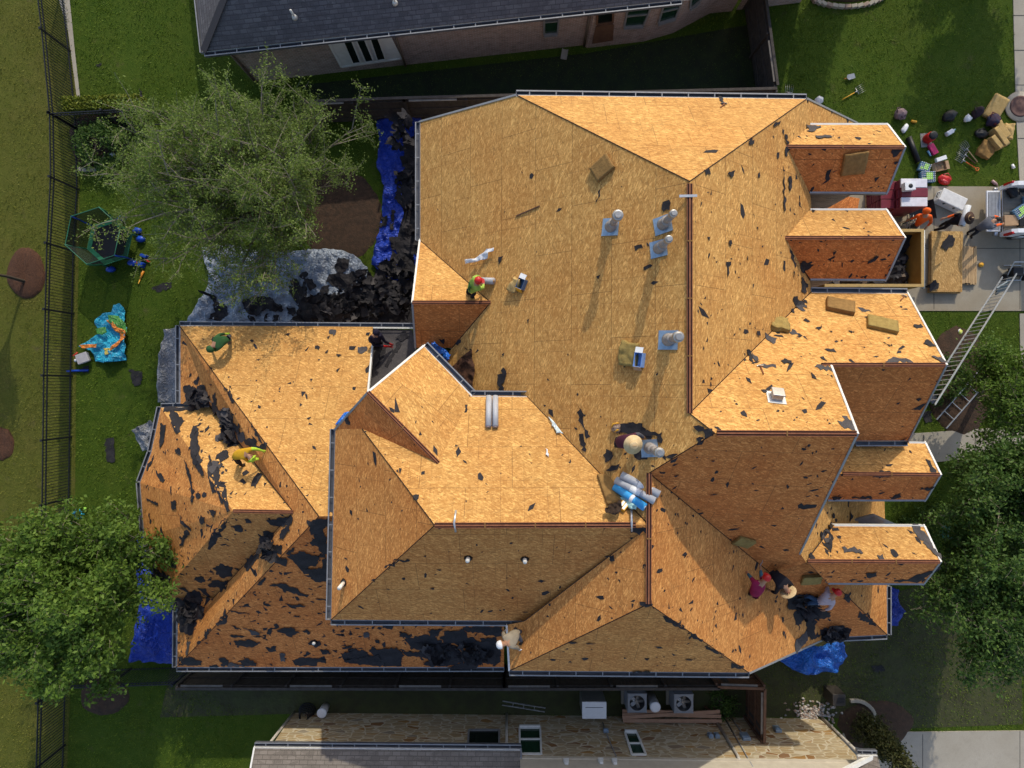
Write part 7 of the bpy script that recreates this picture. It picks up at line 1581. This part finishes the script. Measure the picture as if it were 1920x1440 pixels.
F="""305,140 350,130 370,160 410,170 400,195 370,200 330,205 310,180|g330,200 400,190 420,190 370,240|g385,150 415,160 410,185|300,220 325,215 320,250|g125,380 160,400 210,420 165,465 130,430|0,500 40,510 30,610 5,570|g40,510 75,550 45,580|60,375 95,370 100,405 65,400|g285,375 325,355 365,390 330,395|g390,295 415,280 435,305 415,313|470,350 530,320 515,350 490,365|g700,365 740,370 735,383|g775,205 810,208 855,240 790,240|g540,495 605,490 610,520|945,445 1000,460 1000,473 985,472|235,575 270,558 310,575 300,600 250,597|g105,600 205,603 200,627 110,625|g470,620 500,600 570,610 580,655 540,650|g430,645 460,660 490,718 470,705|555,680 590,675 590,700|g945,585 1010,560 1130,570 1140,590 1000,590|1150,335 1215,320 1215,345 1165,355|1220,455 1270,425 1295,475 1250,480|g1290,540 1350,550 1370,590 1330,590|g630,990 690,985 680,960 715,960 740,1050 700,1055 640,1025|0,690 25,700 25,735 0,715|890,1345 930,1338 1000,1355 1000,1380 880,1390|1060,1130 1100,1100 1090,1130|1170,900 1220,870 1210,920 1170,920|1165,845 1205,840 1195,860|100,775 135,775 135,795 110,795|570,370 590,370 585,382|800,480 820,480 815,490|930,635 960,640 945,650|510,550 535,545 548,580 515,565""",
G="""965,240 995,235 1000,200 1018,235 1005,280 1000,325 970,325|1405,400 1425,430 1440,460 1435,490 1470,575 1450,588 1425,510 1410,490|1412,565 1435,560 1447,660 1425,650|1545,680 1560,645 1590,660 1585,700 1555,720|1560,765 1590,735 1630,720 1625,740 1580,768|790,405 805,403 800,445 788,445|430,750 445,750 440,780|1630,840 1630,842 1632,841|1645,510 1750,503 1755,565 1640,560|1755,550 1858,550 1855,610 1840,608 1835,575 1755,575|1725,640 1780,650 1780,700 1720,695|160,470 165,515 140,510 130,490|505,900 540,895 530,925 510,920|650,45 680,45 675,75|735,70 775,40 770,65 750,80|785,90 830,110 800,105|990,130 1005,120 1000,140""",
W="""1243,378 1253,376 1254,396 1248,393 1244,397|1190,460 1202,459 1204,466 1192,470|1207,500 1218,496 1222,500 1208,506|1118,518 1125,516 1121,524|934,482 944,481 940,487 935,496|1114,385 1126,350 1124,362|1290,372 1298,370 1296,384|1318,320 1330,314 1334,326 1322,330|1365,452 1372,450 1370,462|1360,492 1372,490 1368,512 1364,520|1325,445 1332,444 1330,452|988,600 992,598 990,606|1360,330 1380,318 1376,330|1402,262 1412,258 1410,268|1340,800 1352,806 1346,812|243,692 268,698 265,720 252,724|197,822 214,820 216,866 202,866|284,540 306,530 322,530 320,541 298,548|1728,775 1744,770 1748,790 1734,793|1630,1248 1652,1246 1658,1258 1640,1260|262,165 268,180 264,190|180,122 190,118 188,128|1350,170 1358,168 1352,210 1346,200|155,690 168,686 166,700 158,700|612,1068 612,1088 590,1088 590,1070|722,640 728,645 712,685 704,690|745,640 752,645 738,668 728,690 722,686|757,620 768,632 750,640 742,634""",
T="""743,765 730,704 743,668 762,673 766,733 765,768 756,808|421,863 400,857 428,828 463,806 473,813 457,832|610,856 598,871 561,865 546,838 563,826 595,820|975,696 946,686 888,664 904,639 941,645 988,673|1023,688 995,668 956,627 955,618 969,608 1000,632 1037,668 1049,686|692,710 716,700 743,715 764,732 738,752 720,744 703,729|492,624 524,621 537,623 560,634 538,655 508,657 469,653 454,647 456,631|446,647 474,617 511,597 503,618 483,644 430,676 409,683|844,770 858,790 829,817 779,801 778,772 796,754|1154,819 1141,819 1127,824 1124,800 1125,782 1134,773 1155,768 1169,787 1176,801|1210,883 1202,892 1182,895 1134,872 1104,847 1140,852|353,856 364,838 403,823 437,839 424,856 402,872 360,873|426,935 414,944 399,937 379,923 367,901 377,892 395,898 415,911|512,864 501,835 520,807 547,807 571,830 571,857 540,866|775,634 755,658 725,645 724,620 735,606 764,601 779,616|663,667 681,647 711,662 717,675 718,691 689,706 668,691|100,740 150,760 180,820 240,840 235,900 180,930 110,920 150,870 130,790|340,800 400,770 520,770 590,830 570,860 500,850 430,900 380,880 345,850|490,880 510,880 500,940 480,935|545,890 580,890 560,945 540,940|640,700 720,690 760,730 740,790 700,830 680,780|700,830 800,790 900,780 920,850 860,930 740,900|750,660 800,650 830,700 790,730|860,700 920,690 910,750 850,740|980,510 1050,520 1040,580 990,620 950,580|920,620 1010,630 1060,660 1040,720 940,700 900,660|900,770 1000,770 1100,800 1080,900 960,920 910,860|1060,640 1150,640 1180,720 1100,730|1100,760 1200,720 1300,740 1290,830 1180,860 1110,830|1150,840 1300,840 1330,920 1200,930|1300,700 1440,690 1450,800 1330,820|1310,820 1450,810 1455,930 1340,930|1210,560 1330,560 1400,680 1230,690|1260,240 1310,240 1300,300 1250,310|1380,0 1480,10 1470,150 1400,170 1350,120|1420,160 1490,150 1490,360 1440,370 1450,250|1320,380 1440,370 1490,400 1480,540 1420,480 1340,460|1400,520 1490,530 1490,660 1430,660|g1240,890 1280,870 1260,920|1150,930 1300,925 1320,945 1160,945|1020,920 1140,930 1120,945 1000,945|640,840 700,850 690,900 640,880|1330,190 1350,190 1345,320 1320,320|1370,0 1400,-60 1480,-80 1490,20|1415,-277 1536,-292 1543,-36 1458,18 1405,-107|1422,196 1536,142 1554,462 1394,569 1358,427|1209,658 1351,587 1565,569 1565,782 1280,818 1173,782|1394,-36 1476,-18 1501,196 1415,185|1173,782 1351,782 1565,765 1565,953 1209,953|853,789 1031,740 1173,765 1209,946 836,946|711,782 853,754 889,871 818,946 693,939|1334,462 1440,533 1422,658 1316,640|1458,0 1565,-18 1565,160 1476,142|996,622 1173,587 1227,676 1173,782 1031,747""")
ZNAME = dict(A='on low left roof', B='on lower left hips', C='along bottom eaves', D='on lower right roofs', E='by top right dormers', F='on garage gable', G='on middle slopes', W='lying alone', T='in left waste heap')
def rough(pts, rr, seg=0.07, amp=0.027):
    out = []; n = len(pts)
    for i in range(n):
        a, c = pts[i], pts[(i + 1) % n]; k = max(1, min(10, int((c - a).length / seg))); out.append(a)
        nx = V((-(c - a).y, (c - a).x)); nx = nx.normalized() if nx.length > 1e-6 else nx
        for j in range(1, k): out.append(a.lerp(c, j / k) + nx * rr.gauss(0, amp))
    return out
SEEN = {}; NS = [0]
def scrap(zone, pxs, m, rr, lab, group, lift=None):
    cen = V((sum(p[0] for p in pxs) / len(pxs), sum(p[1] for p in pxs) / len(pxs)))
    q0, n0 = cast(*cen); d0 = H - q0.z; s = d0 / FPX
    pp = rough([V(((p[0] - cen[0]) * s, -(p[1] - cen[1]) * s)) for p in pxs], rr)
    lf = 0.010 + 0.008 * (NS[0] % 4) if lift is None else lift; curl = rr.uniform(0.0, 0.05); ph = rr.random() * 6
    ring = [(p.x, p.y) for p in pp]; x0, x1 = min(p[0] for p in ring), max(p[0] for p in ring); y0, y1 = min(p[1] for p in ring), max(p[1] for p in ring)
    ins = []; st = 0.13; y = y0 + st / 2
    while y < y1:
        x = x0 + st / 2
        while x < x1:
            if inpoly((x, y), ring): ins.append((x, y))
            x += st
        y += st
    vs, _, fs, *_ = delaunay_2d_cdt([V(p) for p in ring + ins], [], [list(range(len(ring)))], 1, 1e-5)
    top = []
    for v in vs:
        z = q0.z - (n0.x * v.x + n0.y * v.y) / max(.2, n0.z); h, hn = drop(q0.x + v.x, q0.y + v.y)
        if abs(h.z - z) < 0.55: z = h.z
        rd = math.hypot(v.x, v.y); ed = curl * max(0, math.sin(ph + rd * 7 + math.atan2(v.y, v.x) * 2)) * min(1, rd * 3)
        top.append(V((v.x, v.y, z - q0.z + lf + ed + .006 * mnoise.noise(V((v.x * 6, v.y * 6, NS[0]))))))
    c = q0; b = MB(); th = V((0, 0, -0.006)); n = len(top); fo = []
    for f in fs:
        f = tuple(f)
        if (top[f[1]] - top[f[0]]).cross(top[f[2]] - top[f[0]]).z < 0: f = tuple(reversed(f))
        fo.append(f); fo.append(tuple(i + n for i in reversed(f)))
    b.faces(top + [p + th for p in top], fo)
    if m is None:
        flakes.faces([p + c for p in b.v and [V(q) for q in b.v]], b.f); NS[0] += 1; return None
    o = b.build('felt_scrap', m); o.location = c; tag(o, lab, 'felt scrap', group); NS[0] += 1
    return o
rr = random.Random(77)
def parse(zn, txt):
    ox, oy, sc = ZONES[zn]; res = []
    for tok in txt.replace('\n', '|').split('|'):
        tok = tok.strip(); g = tok.startswith('g'); tok = tok[1:] if g else tok
        if tok:
            it = [(ox + float(a) / sc, oy + float(b) / sc) for a, b in (q.split(',') for q in tok.split())]
            res.append((g, it, abs(sum(it[i][0] * it[(i + 1) % len(it)][1] - it[(i + 1) % len(it)][0] * it[i][1] for i in range(len(it)))) / 2))
    return res
ALL = {k: parse(k, v) for k, v in SCR.items()}
CUT = sorted((x[2] for v in ALL.values() for x in v), reverse=True)[291]
flakes = MB()
for zn, items in ALL.items():
    items = [x[:2] for x in items]
    xs = [p[0] for _, it in items for p in it]; ys = [p[1] for _, it in items for p in it]; bx0, bx1, by0, by1 = min(xs), max(xs), min(ys), max(ys)
    for g, it in items:
        w_ = max(p[0] for p in it) - min(p[0] for p in it); h_ = max(p[1] for p in it) - min(p[1] for p in it)
        ar = abs(sum(it[i][0] * it[(i + 1) % len(it)][1] - it[(i + 1) % len(it)][0] * it[i][1] for i in range(len(it)))) / 2
        if ar < 5: continue
        if ar <= CUT:
            scrap(zn, it, None, rr, None, None); continue
        cx, cy = sum(p[0] for p in it) / len(it), sum(p[1] for p in it) / len(it)
        L_ = math.hypot(w_, h_); shp = 'strip' if ar < 0.16 * L_ * L_ else 'pointed piece' if len(it) <= 3 else 'ragged patch' if len(it) > 6 else 'scrap'
        size = 'large' if ar > 500 else 'middling' if ar > 170 else 'small' if ar > 50 else 'tiny'
        vpos = ('topmost', 'upper', 'middle', 'lower', 'bottom')[min(4, int(5 * (cy - by0) / (by1 - by0 + 1)))]; hpos = ('far left', 'left', 'centre', 'right', 'far right')[min(4, int(5 * (cx - bx0) / (bx1 - bx0 + 1)))]
        lab = '%s %s %s %s, %s %s' % (size, 'grey shingle' if g else 'black felt', shp, ZNAME[zn], vpos, hpos)
        k = SEEN.get(lab, 0); SEEN[lab] = k + 1
        if k: lab = lab + ', %s' % ('beside its twin', 'one of several', 'one of several', 'one of several', 'one of several', 'one of several')[min(k - 1, 5)]
        scrap(zn, it, FELTG if g else FELT, rr, lab, 'torn scraps ' + ZNAME[zn], rr.uniform(.03, .07) if zn == 'T' else None)
tag(flakes.build('felt_flakes', FELT), 'small black felt flakes lying between the larger scraps on the sheathing', 'flakes', None, 'stuff')
# crumbs nobody could count: flakes of felt scattered over the sheathing
fl = MB(); cnt = 0
dens = [(340, 620, 610, 960, 90), (270, 780, 430, 1110, 120), (330, 960, 610, 1240, 260), (610, 1170, 940, 1245, 170), (800, 250, 1280, 880, 30), (1300, 250, 1520, 760, 60), (1480, 240, 1680, 520, 70), (1310, 560, 1760, 800, 70), (1230, 830, 1600, 1240, 150), (640, 750, 1200, 1150, 90), (960, 1100, 1400, 1250, 60), (1520, 840, 1750, 1180, 70)]
for a, c, e, f, n in dens:
    for _ in range(n):
        x, y = rr.uniform(a, e), rr.uniform(c, f); q, nn = cast(x, y)
        if q.z < 2.5: continue
        s = min(.12, .018 + rr.expovariate(1 / .022)); k = rr.choice((3, 4, 5)); a0 = rr.random() * 6; M_ = frame(nn, (math.cos(a0), math.sin(a0), 0)); st = rr.uniform(1, 3)
        pts = [q + M_ @ V((math.cos(i * 6.283 / k) * s * st * rr.uniform(.5, 1.1), math.sin(i * 6.283 / k) * s * rr.uniform(.4, 1.1), .006)) for i in range(k)]
        fl.face(pts); fl.face([p - nn * .004 for p in reversed(pts)]); cnt += 1
tag(fl.build('felt_crumbs', FELT), 'countless tiny crumbs of black felt scattered over the bare sheathing', 'crumbs', None, 'stuff')
# heaps of crumpled felt
def heap(name, label, px, py, rx, ry, n, hmax, seed):
    r2 = random.Random(seed); q, nn = cast(px, py); b = MB()
    for _ in range(n):
        a, u = r2.random() * 6.283, math.sqrt(r2.random()); x, y = math.cos(a) * u * rx, math.sin(a) * u * ry; z = r2.random() * hmax * .75 * (1 - u * u) - (nn.x * x + nn.y * y) / nn.z
        M_ = (V((r2.gauss(0, .55), r2.gauss(0, .55), 1)).to_track_quat('Z', 'Y') @ Quaternion((0, 0, 1), r2.random() * 6)).to_matrix(); s = r2.uniform(.10, .36); g = 6; gx = []; cv, cw, tw_ = r2.gauss(0, 1.1), r2.gauss(0, .7), r2.gauss(0, .8); jag = [r2.uniform(.75, 1.2) for _ in range(4 * g)]
        for i in range(g):
            for j in range(g):
                u_, v_ = i / (g - 1) - .5, j / (g - 1) - .5; k_ = jag[i] if abs(v_) > .4 else jag[g + j] if abs(u_) > .4 else 1.0
                w_ = V((u_ * s * 1.6 * k_, v_ * s * k_, s * (cv * u_ * u_ + cw * v_ * v_ + tw_ * u_ * v_) + .03 * mnoise.noise(V((i * .9 + seed, j * .9, z * 9))))); gx.append(V((x, y, max(-9, z) + .05)) + M_ @ w_)
        b.faces(gx, [(i * g + j, i * g + g + j, i * g + g + j + 1, i * g + j + 1) for i in range(g - 1) for j in range(g - 1)], r2.choice((0,) * 9 + (1,)))
    o = b.build(name, [FELT, FELTG], None, True); o.location = q; tag(o, label, 'felt heap', None, 'stuff'); return o
for k, (x, y, a, c, n, h_, l) in enumerate(((700, 560, 1.6, .95, 150, .45, 'heap of torn black felt on the ground left of the tall roof'), (750, 520, .75, 1.5, 80, .4, 'heap of torn black felt over the blue tarp strip'), (640, 575, 1.2, .6, 80, .3, 'heap of torn black felt on the silver tarp'), (765, 330, .45, 1.9, 60, .25, 'strewn black felt along the blue tarp strip'),
        (1505, 1140, .50, .55, 60, .32, 'heap of torn black felt between the workers on the lower right roof'), (1560, 1185, .42, .24, 30, .25, 'heap of black felt at the lower right eave'), (430, 800, .30, .62, 42, .26, 'heap of curled felt above the worker in yellow'), (378, 745, .45, .2, 24, .2, 'heap of felt at the low roof step'), (855, 1222, 1.15, .40, 70, .24, 'heap of torn felt at the lower central eave'), (302, 1090, .3, .35, 20, .2, 'heap of felt at the left bay corner'), (500, 1022, .35, .3, 20, .2, 'heap of felt in the valley of the lower left hips'), (360, 1140, .38, .45, 26, .18, 'heap of felt below the bay gutter'))):
    heap('felt_heap', l, x, y, a, c, n, h_, 100 + k)
